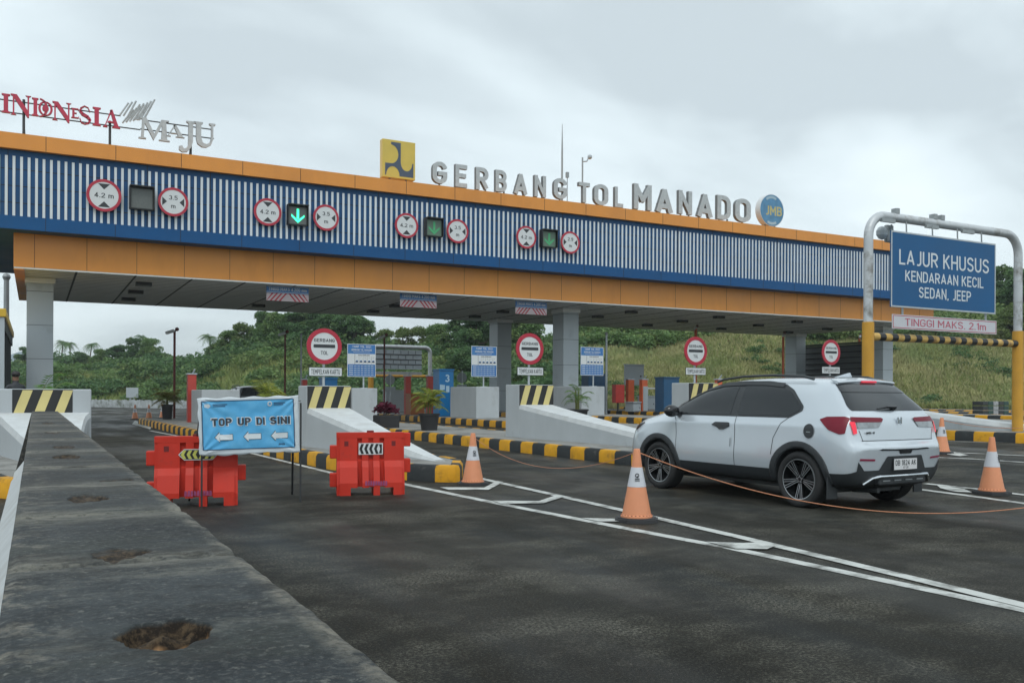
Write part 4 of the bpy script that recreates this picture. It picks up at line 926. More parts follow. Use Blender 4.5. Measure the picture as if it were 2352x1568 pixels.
mb = MB(); mb.m = frame((cx, Ys, (zb2 + zt2) / 2)); mb.box(-W / 2, W / 2, -H2 / 2, H2 / 2, -.02, 0, 0)
f_ = .014
for q in ((-W / 2 + .02, W / 2 - .02, H2 / 2 - f_ - .02, H2 / 2 - .02), (-W / 2 + .02, W / 2 - .02, -H2 / 2 + .02, -H2 / 2 + f_ + .02), (-W / 2 + .02, -W / 2 + f_ + .02, -H2 / 2 + .034, H2 / 2 - .034), (W / 2 - f_ - .02, W / 2 - .02, -H2 / 2 + .034, H2 / 2 - .034)): mb.box(*q, 0, .003, 1)
mb.build('panel', [mat('pale_strip', (.55, .56, .60), .4, var=.05), REDS], hs)
mb = MB(); mb.m = frame((cx, Ys, (zb2 + zt2) / 2)); text(mb, 'TINGGI MAKS. 2.1m', 0, 0, H2 * .52, W * .78, z=.004, bold=-.008); mb.build('lettering', mat('faded_red', (.46, .09, .14), .5), hs)
for q in (-.4, .4): MB().box(cx + q * W - .02, cx + q * W + .02, Ys + .02, Ys + .05, zb2 + .05, zb + .2).build('bracket', GREYP, hs)
# worn loudspeaker cluster hanging at the gantry corner
p = atY(2026, 535, Yg + .3)
t = thing('speaker_cluster', 'weathered small floodlight hanging at the left corner of the pipe gantry', 'lamp', p)
MB().sphere(p, .16, 10, sc=(1, .7, 1)).build('lamp_head', GREYC, t); MB().box(p.x + .12, p.x + .34, p.y - .05, p.y + .05, p.z - .2, p.z + .2).build('case', GREYP, t, bevel=.02)
MB().tube([(p.x + .2, p.y - .1, zt_ - rP), (p.x + .2, p.y, p.z)], .02, 6).build('hanger', GREYP, t)
# stack of rusty frames by the right-hand foot
a = atY(2258, 925, 24); b = atY(2318, 957, 24)
t = thing('crate_stack', 'dark and white crate stack on the grass just left of the yellow gantry foot', 'crates', ((a.x + b.x) / 2, 24, gz(a.x)))
mb = MB()
for i in range(5):
    for j in range(3):
        x_ = a.x + (b.x - a.x) * i / 5; z_ = .55 + j * .20; mb.box(x_ + .01, x_ + (b.x - a.x) / 5 - .02, 24, 24.5, z_, z_ + .17, (i * 7 + j * 3) % 3)
mb.build('crates', [DARK, mat('green_crate', (.03, .07, .06), .6), mat('bag_white', (.35, .36, .37), .7, var=.4, scale=12)], t, bevel=.015)
MB().box(a.x - .02, b.x + .02, 23.95, 24.55, gz(a.x), .54).build('pallet', DARK, t)

# ================================================================== FOREGROUND BARRIER
ZB = 1.057
BAR = None
def barrier():
    m = bpy.data.materials.new('old_concrete'); m.use_nodes = True; t = m.node_tree; b = t.nodes['Principled BSDF']; N = t.nodes.new; K = t.links.new
    co = N('ShaderNodeTexCoord')
    def noise(sc_, det=6, ro=.6, st=(1, 1, 1), loc=(0, 0, 0)):
        ma = N('ShaderNodeMapping'); ma.inputs['Scale'].default_value = st; ma.inputs['Location'].default_value = loc; K(co.outputs['Object'], ma.inputs[0])
        n = N('ShaderNodeTexNoise'); n.inputs['Scale'].default_value = sc_; n.inputs['Detail'].default_value = det; n.inputs['Roughness'].default_value = ro; K(ma.outputs[0], n.inputs['Vector']); return n.outputs[0]
    def rng(o, a, b2, c=0., d=1.):
        r = N('ShaderNodeMapRange'); r.inputs[1].default_value = a; r.inputs[2].default_value = b2; r.inputs[3].default_value = c; r.inputs[4].default_value = d; K(o, r.inputs[0]); return r.outputs[0]
    def mix(f, a, c):
        n = N('ShaderNodeMixRGB'); K(f, n.inputs[0])
        for k, q in ((1, a), (2, c)):
            if isinstance(q, tuple): n.inputs[k].default_value = (*q, 1)
            else: K(q, n.inputs[k])
        return n.outputs[0]
    def math_(op, a, c):
        n = N('ShaderNodeMath'); n.operation = op
        for k, q in ((0, a), (1, c)):
            if isinstance(q, float): n.inputs[k].default_value = q
            else: K(q, n.inputs[k])
        return n.outputs[0]
    c0 = mix(rng(noise(7, 10, .7), .38, .62), (.018, .022, .025), (.048, .056, .060))
    c1 = mix(math_('MULTIPLY', rng(noise(1.6, 6, .6, (.5, 3, 1)), .50, .62), .55), c0, (.05, .056, .044))
    pale = math_('MULTIPLY', rng(noise(2.1, 8, .7, (.35, 2.2, 1), (4, 3.3, 0)), .53, .63), rng(noise(26, 6, .75), .40, .58))
    c2 = mix(pale, c1, (.15, .15, .13))
    # crusty pale edge along the left rim
    sp = N('ShaderNodeSeparateXYZ'); K(co.outputs['Object'], sp.inputs[0])
    edge = math_('MULTIPLY', rng(sp.outputs[0], .05, -.015), rng(noise(22, 6, .75), .50, .62))
    edge2 = math_('MULTIPLY', rng(sp.outputs[0], .245, .262), rng(noise(14, 6, .75), .42, .58))
    c3 = mix(math_('MAXIMUM', edge, edge2), c2, (.19, .18, .15))
    c3 = mix(math_('MULTIPLY', rng(sp.outputs[1], 1.3, 3.0, 0., .8), rng(noise(3.2, 8, .7, (.6, 2.4, 1), (6, 1, 2)), .40, .60)), c3, (.026, .023, .018))
    at_ = N('ShaderNodeAttribute'); at_.attribute_name = 'dust'
    dn = rng(noise(11, 9, .75, (.5, 2.2, 1), (1, 4, 0)), .36, .56)
    c3 = mix(math_('MULTIPLY', math_('MULTIPLY', at_.outputs['Fac'], dn), .85), c3, (.20, .195, .165))
    c3 = mix(math_('MULTIPLY', math_('MULTIPLY', at_.outputs['Fac'], rng(noise(7, 6, .7, (.4, 3, 1), (9, 0, 0)), .52, .6)), .8), c3, (.03, .027, .02))
    spk = mix(math_('MULTIPLY', rng(noise(75, 3, .7), .60, .70), .6), c3, (.20, .20, .18))
    g1 = mix(math_('MULTIPLY', rng(noise(120, 5, .8), .52, .62), .5), spk, (.13, .135, .13)); spk = mix(math_('MULTIPLY', rng(noise(90, 5, .8, (1, 1, 1), (7, 3, 1)), .53, .62), .6), g1, (.02, .021, .022))
    dk = mix(math_('MULTIPLY', rng(noise(5, 9, .75, (1, 1.6, 1), (2, 0, 0)), .53, .63), .7), spk, (.022, .023, .023))
    ap = N('ShaderNodeAttribute'); ap.attribute_name = 'pit'; as_ = N('ShaderNodeAttribute'); as_.attribute_name = 'sand'
    rub = mix(rng(noise(70, 6, .8), .45, .6), (.016, .012, .009), (.085, .060, .036))
    dk = mix(rng(ap.outputs['Fac'], .0008, .0045), dk, rub)
    dk = mix(as_.outputs['Fac'], dk, mix(rng(noise(60, 6, .8), .4, .6), (.30, .15, .055), (.50, .30, .15)))
    K(dk, b.inputs['Base Color']); b.inputs['Roughness'].default_value = .6; b.inputs['Specular IOR Level'].default_value = .14
    bp = N('ShaderNodeBump'); bp.inputs['Strength'].default_value = .8; bp.inputs['Distance'].default_value = .004
    K(noise(60, 8, .75), bp.inputs['Height']); K(bp.outputs[0], b.inputs['Normal'])
    hole = mat('hole_rubble', (.028, .021, .014), .9, var=.5, scale=60, bump=1, bscale=110, stain=(.10, .065, .035), stains=25, samt=(.52, .6), detail=8)
    sand = mat('hole_sand', (.42, .23, .10), .9, var=.25, scale=70, bump=.6, bscale=90, stain=(.10, .05, .02), stains=30)
    xl, xr = -.033, .276
    from mathutils import noise as mn
    holes = [(.118, .965, .047, .058, .036), (.115, 1.49, .045, .050, .009), (.11, 2.30, .045, .085, .020), (.205, 2.75, .05, .03, .012), (.11, 3.85, .05, .13, .03), (.12, 4.55, .05, .13, .02), (.10, 6.3, .05, .2, .02), (.10, 8.2, .05, .25, .02)]
    def hz(x, y):
        best = 0; k = -1
        for i, (hx, hy, rx, ry, dp) in enumerate(holes):
            a = math.atan2((y - hy) / ry, (x - hx) / rx); d = math.hypot((x - hx) / rx, (y - hy) / ry) / (1 + .07 * math.sin(3 * a + i) + .05 * math.sin(7 * a + 2 * i) + .05 * mn.noise(Vector((x * 25, y * 25, 3))))
            if d < 1: 
                s = min(1, (1 - d) * 5); s = s * s * (3 - 2 * s); far_ = min(1, max(0, (y - hy - (x - hx) * .3) / ry * 2.2 + .35)); best = max(best, dp * s * (1 - far_ * (.55 - .40 * mn.noise(Vector((x * 38, y * 38, i)))) + .12 * mn.noise(Vector((x * 40, y * 40, i))))); k = i
        return best, k
    from mathutils import noise as mn
    ys = []; y = -.4
    while y < 13.7: ys.append(y); y += .003 if .85 < y < 1.0 else .006 if .78 < y < 1.08 else (.010 if .4 < y < 2.0 else (.02 if y < 4 else .05))
    ys.append(13.7); xs = list(np.linspace(xl, xr, 110))
    joints = [1.42, 2.0, 3.3, 4.2, 5.3, 6.5, 7.7, 9.0, 10.4, 11.8]
    mb = MB(); vs = []; 
    for y in ys:
        jz = max([0] + [math.exp(-((y - j) / (.012 + .003 * j)) ** 2) for j in joints])
        for i, x in enumerate(xs):
            e_ = min(x - xl, xr - x); h, k = hz(x, y)
            z = ZB - h - jz * .011 * (1 + mn.noise(Vector((x * 30, y * 5, 0)))) + .0011 * mn.noise(Vector((x * 9, y * 6, 1))) + .0015 * mn.noise(Vector((x * 40, y * 40, 2)))
            if e_ < .012: z -= (.012 - e_) * (.22 + .30 * mn.noise(Vector((x * 20, y * 14, 5))))
            vs.append((x + (.0010 * mn.noise(Vector((y * 16, i, 3))) if i in (0, len(xs) - 1) else 0), y, z))
    n = len(xs); fs = []; mi = []
    for j in range(len(ys) - 1):
        for i in range(n - 1):
            cx = (xs[i] + xs[i + 1]) / 2; cy = (ys[j] + ys[j + 1]) / 2; h, k = hz(cx, cy)
            fs.append((j * n + i, j * n + i + 1, (j + 1) * n + i + 1, (j + 1) * n + i)); mi.append(0)
    for f, q in zip(fs, mi): pass
    mb.add(vs, fs); mb.mi = mi
    # side faces: upper wall, flared white-painted foot
    prof = [(0, 0), (-.035, -.30), (-.06, -.62), (-.22, -.84), (-.25, -1.06)]
    for side, X0 in ((-1, xl), (1, xr)):
        for j in range(0, len(ys) - 1):
            a = vs[j * n + (0 if side < 0 else n - 1)]; b_ = vs[(j + 1) * n + (0 if side < 0 else n - 1)]
            pa = [(a[0] - side * p[0] * -1 * -1 if False else a[0] + side * -p[0], a[1], (a[2] if q == 0 else ZB + p[1])) for q, p in enumerate(prof)]
            pb = [(b_[0] + side * -p[0], b_[1], (b_[2] if q == 0 else ZB + p[1])) for q, p in enumerate(prof)]
            for q in range(len(prof) - 1):
                f = (0, 1, 3, 2) if side < 0 else (1, 0, 2, 3)
                mb.add([pa[q], pb[q], pa[q + 1], pb[q + 1]], [f], 0 if (q == 0) else 3)
    yq = 13.7; mb.add([(xl, yq, ZB), (xr, yq, ZB), (xr + .25, yq, 0), (xl - .25, yq, 0)], [(0, 3, 2, 1)], 0)
    o = mb.build('concrete_barrier', [m, hole, sand, CONC2], smooth=80)
    bm = bmesh.new(); bm.from_mesh(o.data); bmesh.ops.remove_doubles(bm, verts=bm.verts, dist=.0002); bm.to_mesh(o.data); bm.free()
    at = o.data.attributes.new('dust', 'FLOAT', 'POINT'); dv = []
    for v in o.data.vertices:
        x, y, z = v.co; q = 0
        for j in joints + [1.95, 2.62]: q = max(q, math.exp(-((y - j - .02 * mn.noise(Vector((x * 12, j, 0)))) / (.035 + .02 * j)) ** 2))
        dv.append(q)
    at.data.foreach_set('value', dv)
    pit = o.data.attributes.new('pit', 'FLOAT', 'POINT'); sd = o.data.attributes.new('sand', 'FLOAT', 'POINT'); pv_, sv_ = [], []
    for v in o.data.vertices:
        x, y, z = v.co
        if z < ZB - .08: pv_.append(0); sv_.append(0); continue
        h, k = hz(x, y); pv_.append(h); f_ = holes[0][1] + .010 + (x - .118) * .3 + .004 * math.sin(x * 190)
        sv_.append(max(0, min(1, (f_ - y) / .006)) * max(0, min(1, (h - .010) / .008)) if k == 0 else 0)
    pit.data.foreach_set('value', pv_); sd.data.foreach_set('value', sv_)
    tag(o, 'long weathered dark concrete barrier with broken pits in its top, in the left foreground', 'barrier')
barrier()

# ================================================================== PLASTIC BARRIERS, BANNER, CONES, ROPES
RED = mat('red_plastic', (.54, .036, .020), .5, var=.08, scale=3, stain=(.30, .04, .03), stains=2.5, samt=(.6, .8), spec=.25)
REDL = RED
def water_barrier(loc, rz, label, arrow):
    t = thing('plastic_barrier', label, 'barrier', loc, rz, 'red plastic barriers')
    L_ = 1.0; segs = []; x = -L_ / 2
    def prof(kind):
        f = {'flare': [(.24, .0), (.24, .16), (.17, .36), (.115, .44), (.10, .80)], 'groove': [(.085, .10), (.085, .36), (.085, .40), (.085, .44), (.085, .72)], 'high': [(.24, .10), (.24, .16), (.17, .36), (.115, .44), (.10, .80)],
             'gh': [(.085, .10), (.085, .16), (.085, .36), (.085, .44), (.085, .70)]}[kind]
        return f
    seg = [(-.50, -.46, 'end'), (-.46, -.30, 'flare'), (-.30, -.20, 'high'), (-.20, -.13, 'gh'), (-.13, -.035, 'high'), (-.035, .035, 'g2'), (.035, .13, 'flare'), (.13, .20, 'gh'), (.20, .33, 'high'), (.33, .46, 'flare'), (.46, .50, 'end')]
    P = {'end': [(.20, .0), (.20, .14), (.15, .34), (.10, .44), (.09, .80)], 'flare': prof('flare'), 'high': prof('high'), 'gh': [(.09, .10), (.09, .2), (.085, .44), (.06, .46), (.06, .70)], 'g2': [(.13, .10), (.13, .2), (.09, .44), (.06, .46), (.06, .60)]}
    mb = MB()
    for a, b, k in seg:
        p = P[k]; ring = [(-y, z) for y, z in p] + ([(-.10, .80)] if k in ('gh', 'g2') else []) + ([(.10, .80)] if k in ('gh', 'g2') else []) + [(y, z) for y, z in p[::-1]]
        n = len(ring)
        vs = [(a, y, z) for y, z in ring] + [(b, y, z) for y, z in ring]
        mb.add(vs, [(i, i + 1, n + i + 1, n + i) for i in range(n - 1)] + [(n - 1, 0, n, 2 * n - 1), tuple(range(n - 1, -1, -1)), tuple(range(n, 2 * n))])
    mb.box(-.502, .502, -.105, .105, .735, .805)
    mb.build('body', RED, t, world=False)
    for z0, z1 in ((.10, .28), (.47, .64)): MB().box(-.60, -.49, -.08, .08, z0, z1).build('lug', RED, t, world=False, bevel=.012)
    for z0, z1 in ((.28, .46), (.62, .80)): MB().box(.49, .60, -.08, .08, z0, z1).build('lug', RED, t, world=False, bevel=.012)
    mb = MB()
    for x_ in (-.36, .34): mb = MB(); mb.m = frame((x_, -.102, .66)); mb.box(-.03, .03, -.03, .035, 0, .006); mb.build('recess', mat('dark_red', (.16, .01, .01), .6), t, world=False)
    MB().box(-.05, .05, -.04, .04, .80, .83).build('fill_cap', mat('dark_red', (.16, .01, .01), .6), t, world=False)
    mb = MB(); mb.m = frame((.0 if arrow == 'w' else .02, -.115, .595))
    if arrow == 'w':
        mb.box(-.18, .18, -.075, .075, 0, .004, 0); chevrow(mb, -.17, .12, -.065, .065, 4, .004, 1); mb.prism([(.12, .06), (.165, .06), (.165, -.06), (.12, -.06), (.14, 0)], .004, .006, 1)
        mt = [WHITE, BLACK]
    else:
        mb.prism([(-.24, 0), (-.17, .065), (.17, .065), (.24, 0), (.17, -.065), (-.17, -.065)], 0, .004, 0)
        mb.prism([(-.225, 0), (-.165, .055), (.165, .055), (.225, 0), (.165, -.055), (-.165, -.055)], .004, .006, 1)
        chevrow(mb, -.21, .0, -.05, .05, 3, .006, 2); chevrow(mb, .0, .21, -.05, .05, 3, .006, 2, False)
        mt = [WHITE, BLACK, mat('chevron_yellow', (.55, .56, .12), .5)]
    mb.build('arrow_plate', mt, t, world=False)
    mb = MB(); mb.m = frame((.07 if arrow == 'w' else .02, -.243, .155), tilt=0)
    rs = random.Random(5 if arrow == 'w' else 9)
    for k in range(9): xx = -.16 + k * .037; mb.prism([(xx, -.03 + rs.uniform(-.008, .008)), (xx + .03, -.03), (xx + .03, .03 + rs.uniform(-.01, .008)), (xx + .004, .03)], 0, .003)
    mb.build('faded_stencil', mat('faded_purple', (.30, .06, .16), .6, var=.3, scale=20), t, world=False)
    return t
g = G(850, 1133); g2 = G(452, 1158)
rot = lambda v: -math.atan2(v.x, v.y)
wb1 = water_barrier((g.x, g.y, gz(g.x)), rot(g) + R(4), 'red plastic barrier with white and black chevron plate, right of the banner', 'w')
wb1.scale = (.87, .87, 1.0)
wb2 = water_barrier((g2.x, g2.y, gz(g2.x)), rot(g2) + R(-2), 'red plastic barrier with yellow and black arrow plate, behind the banner', 'y')
wb2.scale = (.92, .92, 1.0)
# banner
PL = G(463, 1165); PRr = G(690, 1152)
t = thing('banner_sign', 'sagging light blue cloth banner reading TOP UP DI SINI with three white arrows', 'banner', ((PL.x + PRr.x) / 2, (PL.y + PRr.y) / 2, 0))
d = (PRr - PL); d.z = 0; ln = d.length; d.normalize(); yw = math.atan2(d.y, d.x)
def bz(px, py, P): return EYE + (atX(px, py, P.x).z - EYE) if abs(P.x) > .3 else 0
def onbanner(px, py):                       # image point -> local (u, z) on the banner plane
    r_ = ray(px, py); n = Vector((-d.y, d.x, 0)); s = PL.dot(n) / r_.dot(n); q = Vector((0, 0, EYE)) + r_ * s; return ((q - PL).dot(d), q.z)
def bquad(u, v):                            # bilinear cloth corner mapping, u left-right, v bottom-top
    c = [onbanner(*a) for a in ((457, 1044), (687, 1036), (683, 908), (452, 915))]
    a = [c[0][i] * (1 - u) + c[1][i] * u for i in (0, 1)]; b = [c[3][i] * (1 - u) + c[2][i] * u for i in (0, 1)]
    return [a[i] * (1 - v) + b[i] * v for i in (0, 1)]
from mathutils import noise as mnoise
def wr(u, v):                               # wrinkles: folds fanning from the tied corners
    s = 0
    for (cu_, cv_, ph) in ((0, 1, 0), (1, 1, 1.3), (1, 0, 2.1), (0, 0, .7)):
        a = math.atan2(v - cv_, (u - cu_) * 1.8); r_ = math.hypot((u - cu_) * 1.8, v - cv_)
        s += math.sin(a * 16 + ph) * .0075 * math.exp(-r_ * 1.7) * min(1, r_ * 6)
    return s + .012 * mnoise.noise(Vector((u * 4, v * 2.4, 1))) + .004 * mnoise.noise(Vector((u * 13, v * 8, 4)))
def cloth(u, v, off=0):
    a, z = bquad(u, v); a += 0; w_ = wr(u, v) - off - .035
    p = PL + d * a; n = Vector((-d.y, d.x, 0)); return (p.x + n.x * w_, p.y + n.y * w_, z)
def grid(u0, u1, v0, v1, nu, nv, off, f=None, wav=0):
    mb = MB(); vs = []
    for j in range(nv + 1):
        for i in range(nu + 1):
            u = u0 + (u1 - u0) * i / nu; v = v0 + (v1 - v0) * j / nv; vs.append(cloth(u, v, off))
    mb.add(vs, [(j * (nu + 1) + i, j * (nu + 1) + i + 1, (j + 1) * (nu + 1) + i + 1, (j + 1) * (nu + 1) + i) for j in range(nv) for i in range(nu)]); return mb
CW = mat('cloth_white', (.60, .66, .70), .6, var=.08, scale=6)
wh = grid(0, 1, 0, 1, 80, 46, 0)
for i, v in enumerate(wh.v):
    u = (i % 81) / 80; vv = (i // 81) / 46
    if vv == 0: v.z -= .012 * abs(math.sin(u * 19)) + .01 * math.sin(u * 7)
    if vv == 1: v.z += .008 * math.sin(u * 26)
    if u == 0: v.x -= .006 * math.sin(vv * 20)
co_ = wh.build('cloth', CW, t, smooth=True)
md = co_.modifiers.new('thick', 'SOLIDIFY'); md.thickness = .004; md.offset = 1
bl = grid(.035, .945, .085, .945, 80, 46, .006); bl.build('blue_print', mat('banner_blue', (.095, .41, .72), .5, var=.08, scale=2, stain=(.15, .48, .76), stains=3, samt=(.5, .7)), t, smooth=True)
def cloth_pts(pts, off): return [cloth(u, v, off) for u, v in pts]
mb = MB(); nb_ = 40
for (u0, v0, u1, v1) in ((.035, .085, .945, .085), (.035, .945, .945, .945), (.035, .085, .035, .945), (.945, .085, .945, .945)):
    for i in range(nb_):
        a = (u0 + (u1 - u0) * i / nb_, v0 + (v1 - v0) * i / nb_); b = (u0 + (u1 - u0) * (i + 1) / nb_, v0 + (v1 - v0) * (i + 1) / nb_)
        if u0 == u1: q = [(a[0] - .005, a[1]), (a[0] + .005, a[1]), (b[0] + .005, b[1]), (b[0] - .005, b[1])]
        else: q = [(a[0], a[1] - .008), (b[0], b[1] - .008), (b[0], b[1] + .008), (a[0], a[1] + .008)]
        mb.add(cloth_pts(q, .009), [(0, 1, 2, 3)])
INK = mat('banner_ink', (.035, .045, .06), .6, var=0)
mb.build('border', mat('navy_ink', (.03, .08, .16), .6), t)
def cloth_text(mb, s, cu_, cv_, h, w_, off, bold, mi=0):
    vs, fs, eds, x0, x1, y0, y1 = glyphs(s, bold); 
    P = [cloth(cu_ + (x - (x0 + x1) / 2) / (x1 - x0) * w_, cv_ + (y - (y0 + y1) / 2) / (y1 - y0) * h, off) for x, y in vs]; mb.add(P, fs, mi)
for wd_, c_, w_ in (('TOP', .222, .196), ('UP', .442, .130), ('DI', .603, .085), ('SINI', .803, .205)):
    mb = MB(); cloth_text(mb, wd_, c_, .57, .160, w_ + .018, .0100, .100, 0); o_ = mb.build('word_outline', CW, t)
    mb = MB(); cloth_text(mb, wd_, c_, .57, .132, w_, .0125, .050, 0); mb.build('word', INK, t)
for k, cx_ in enumerate((.235, .515, .79)):
    for sc_, off, m in ((1.16, .010, INK), (1, .0125, mat('arrow_white', (.66, .72, .75), .6))):
        w_, h = .085 * sc_ ** .4, .085 * sc_
        pts = [(-w_, 0), (-w_ * .45, h), (-w_ * .45, h * .55), (w_, h * .55), (w_, -h * .55), (-w_ * .45, -h * .55), (-w_ * .45, -h)]
        mb = MB(); q = cloth_pts([(cx_ + a, .30 + b) for a, b in pts], off); mb.add(q, [(0, 1, 6), (2, 3, 4, 5), (1, 2, 5, 6)]); mb.build('arrow', m, t)
mb = MB()
mb.add(cloth_pts([(.06, .84), (.10, .82), (.12, .86), (.10, .90), (.06, .89)], .010), [(0, 1, 2, 3, 4)])
for i in range(12): a0, a1 = math.tau * i / 12, math.tau * (i + 1) / 12; mb.add(cloth_pts([(.70 + .012 * math.cos(a0), .87 + .024 * math.sin(a0)), (.70 + .024 * math.cos(a0), .87 + .046 * math.sin(a0)), (.70 + .024 * math.cos(a1), .87 + .046 * math.sin(a1)), (.70 + .012 * math.cos(a1), .87 + .024 * math.sin(a1))], .010), [(0, 1, 2, 3)])
mb.build('logo', CW, t)
mb = MB()
for (a0, a1, b0) in ((.14, .28, .875), (.14, .26, .845), (.74, .86, .875), (.74, .84, .845)): mb.add(cloth_pts([(a0, b0), (a1, b0), (a1, b0 + .015), (a0, b0 + .015)], .010), [(0, 1, 2, 3)])
cloth_text(mb, 'JMB', .81, .145, .035, .07, .010, .03)
mb.build('small_print', mat('navy_ink', (.03, .08, .16), .6), t)
zTop = bquad(0, 1)[1]
n_ = Vector((-d.y, d.x, 0))
PLb = PL + n_ * .0
for P_ in (PL, PRr): MB().tube([(P_.x, P_.y, gz(P_.x)), (P_.x, P_.y, zTop - .05)], .011, 6).build('front_leg', DARK, t)
RL = G(671, 1135)
MB().tube([(RL.x, RL.y, 0), (PRr.x - d.x * .08 + n_.x * .03, PRr.y - d.y * .08 + n_.y * .03, zTop - .06)], .014, 6).build('rear_leg', DARK, t)
MB().tube([(PL.x + n_.x * .75, PL.y + n_.y * .75, 0), (PL.x + n_.x * .03, PL.y + n_.y * .03, zTop - .05)], .012, 6).build('rear_leg', DARK, t)
MB().tube([(PL.x, PL.y, zTop - .05), (PRr.x, PRr.y, zTop - .02)], .012, 6).build('crossbar', GREYP, t)
# traffic cones
CO = mat('cone_orange', (.70, .28, .14), .5, var=.07, scale=5, stain=(.50, .22, .13), stains=4, samt=(.55, .75)); CB = mat('cone_base', (.04, .042, .045), .7, var=.2)
CWH = mat('cone_white', (.56, .58, .62), .35, var=.05)
def cone():
    t = thing('traffic_cone', '', 'traffic cone', (0, 0, 0), 0, 'orange and white traffic cones')
    mb = MB(); mb.prism([(.235 * math.cos(R(22.5 + 45 * i)) * 1, .235 * math.sin(R(22.5 + 45 * i))) for i in range(8)], .0, .035); mb.prism([(.21 * math.cos(R(22.5 + 45 * i)), .21 * math.sin(R(22.5 + 45 * i))) for i in range(8)], .034, .045); mb.build('base', CB, t, world=False, bevel=.008)
    mb = MB(); mb.lathe([(.165, .046), (.165, .062), (.150, .075), (.095, .36)], 28); mb.build('body', CO, t, world=False, smooth=40)
    MB().lathe([(.056, .56), (.034, .74), (.030, .75), (.020, .75), (.018, .70)], 28).build('tip', CO, t, world=False, smooth=40)
    mb = MB(); mb.lathe([(.094, .359), (.0975, .3605), (.0585, .559), (.055, .561)], 28); mb.build('sleeve', CWH, t, world=False, smooth=40)
    mb = MB()
    for k in range(24):
        a = math.tau * k / 24; mb.m = Matrix.Rotation(a, 4, 'Z'); mb.box(.148, .159, -.008, .008, .066, .074)
    mb.m = Matrix(); mb.build('rim_holes', mat('cone_dark', (.30, .10, .05), .6), t, world=False)
    mb = MB(); mb.m = Matrix.Rotation(R(-35), 4, 'Z') @ Matrix.Translation((0, -.0815, .455)) @ Matrix.Rotation(R(90 - 11), 4, 'X')
    mb.ring(-.005, .025, .014, .022, 0, .003, n=16); mb.box(-.028, .02, -.015, -.005, 0, .003); mb.box(-.03, .022, -.032, -.024, 0, .003); mb.box(-.008, .006, .0, .02, 0, .003); mb.build('logo', SIGNK, t, world=False)
    return t
c0 = cone(); cl = []
for i, (px, py, rz, lab) in enumerate(((1462, 1196, .1, 'nearest orange traffic cone, by the front wheel of the white car'), (1086, 1113, .5, 'orange traffic cone beside the yellow kerb end, rope tied to its top'),
                            (2278, 1134, 1.0, 'orange traffic cone on the white lines at the right edge'), (2163, 1041, .3, 'orange traffic cone just behind the tail lamp of the white car'),
                            (310, 963, 0, 'leftmost of the small far cones beyond the left island end'), (342, 963, 0, 'middle one of the small far cones at the left island end'), (373, 960, .2, 'small far cone beside the black flowerpot on the left island'),
                            (942, 936, .2, 'tiny far cone left of the tall red pillars'))):
    g = G(px, py)
    c = c0 if i == 0 else dup(c0, None, None)
    c.location = (g.x, g.y, gz(g.x) + (.0 if i != 7 else 0)); c.rotation_euler = (0, 0, rz); c['label'] = lab; cl.append(c)
# ropes
ROPE = mat('orange_rope', (.50, .22, .12), .8, var=.3, scale=60)
def rope(p, q, sag_pt, label, r_=.006, n=28):
    p, q = Vector(p), Vector(q); pts = []
    for i in range(n + 1):
        s = i / n; v = p.lerp(q, s); v.z -= sag_pt * 4 * s * (1 - s); v.z = max(v.z, gz(v.x) + .012); pts.append(v)
    tag(MB().tube(pts, r_, 5).build('rope', ROPE, smooth=True, origin=p), label, 'rope')
top = lambda c, z=.70: (c.location.x, c.location.y, c.location.z + z)
rope(top(cl[1], .70), top(cl[0], .72), .30, 'thin orange rope sagging between the kerb-end cone and the nearest cone', r_=.0035)
far = G(2560, 1190)
rope(top(cl[0], .72), (far.x, far.y, gz(far.x) + .30), .42, 'thin orange rope sagging past the car wheel to the right edge', n=40)
rope(top(cl[3], .70), (cl[3].location.x + 3.2, cl[3].location.y - 1.6, 1.0), .25, 'thin orange rope running right from the cone behind the tail lamp')
# ================================================================== THE CAR
PAINTC = mat('car_paint', (.55, .61, .66), .25, metal=.25, var=0, coat=1.0, spec=.5)
CLAD = mat('car_cladding', (.032, .037, .041), .55, var=.08, scale=8)
GLS = mat('car_glass', (.014, .018, .021), .04, var=0, spec=.55, coat=0)
GBLK = mat('gloss_black', (.015, .017, .02), .12, var=0, spec=.6)
TYRE = mat('tyre', (.022, .023, .024), .8, var=.15, scale=20, bump=.2)
RIMD = mat('rim_dark', (.02, .022, .024), .3, metal=.5, var=0); RIMS = mat('rim_silver', (.42, .45, .47), .3, metal=.7, var=0)
LRED = mat('lamp_red', (.17, .008, .022), .38, var=.1, scale=6, spec=.3); LBR = mat('lamp_red_lit', (.75, .03, .06), .3, var=0, emit=.25); LCLR = mat('lamp_clear', (.24, .27, .29), .12, var=.25, scale=14, coat=.8)
CHR = mat('chrome', (.62, .66, .69), .15, metal=.9, var=0)
def st(xs, ys, zs): return [(xs[i], ys[i], zs[i]) for i in range(9)]
ZZ = [.24, .28, .43, .56, .82, .955, 1.045, 1.27]
YY = [.70, .82, .872, .888, .872, .868, .835, .745]
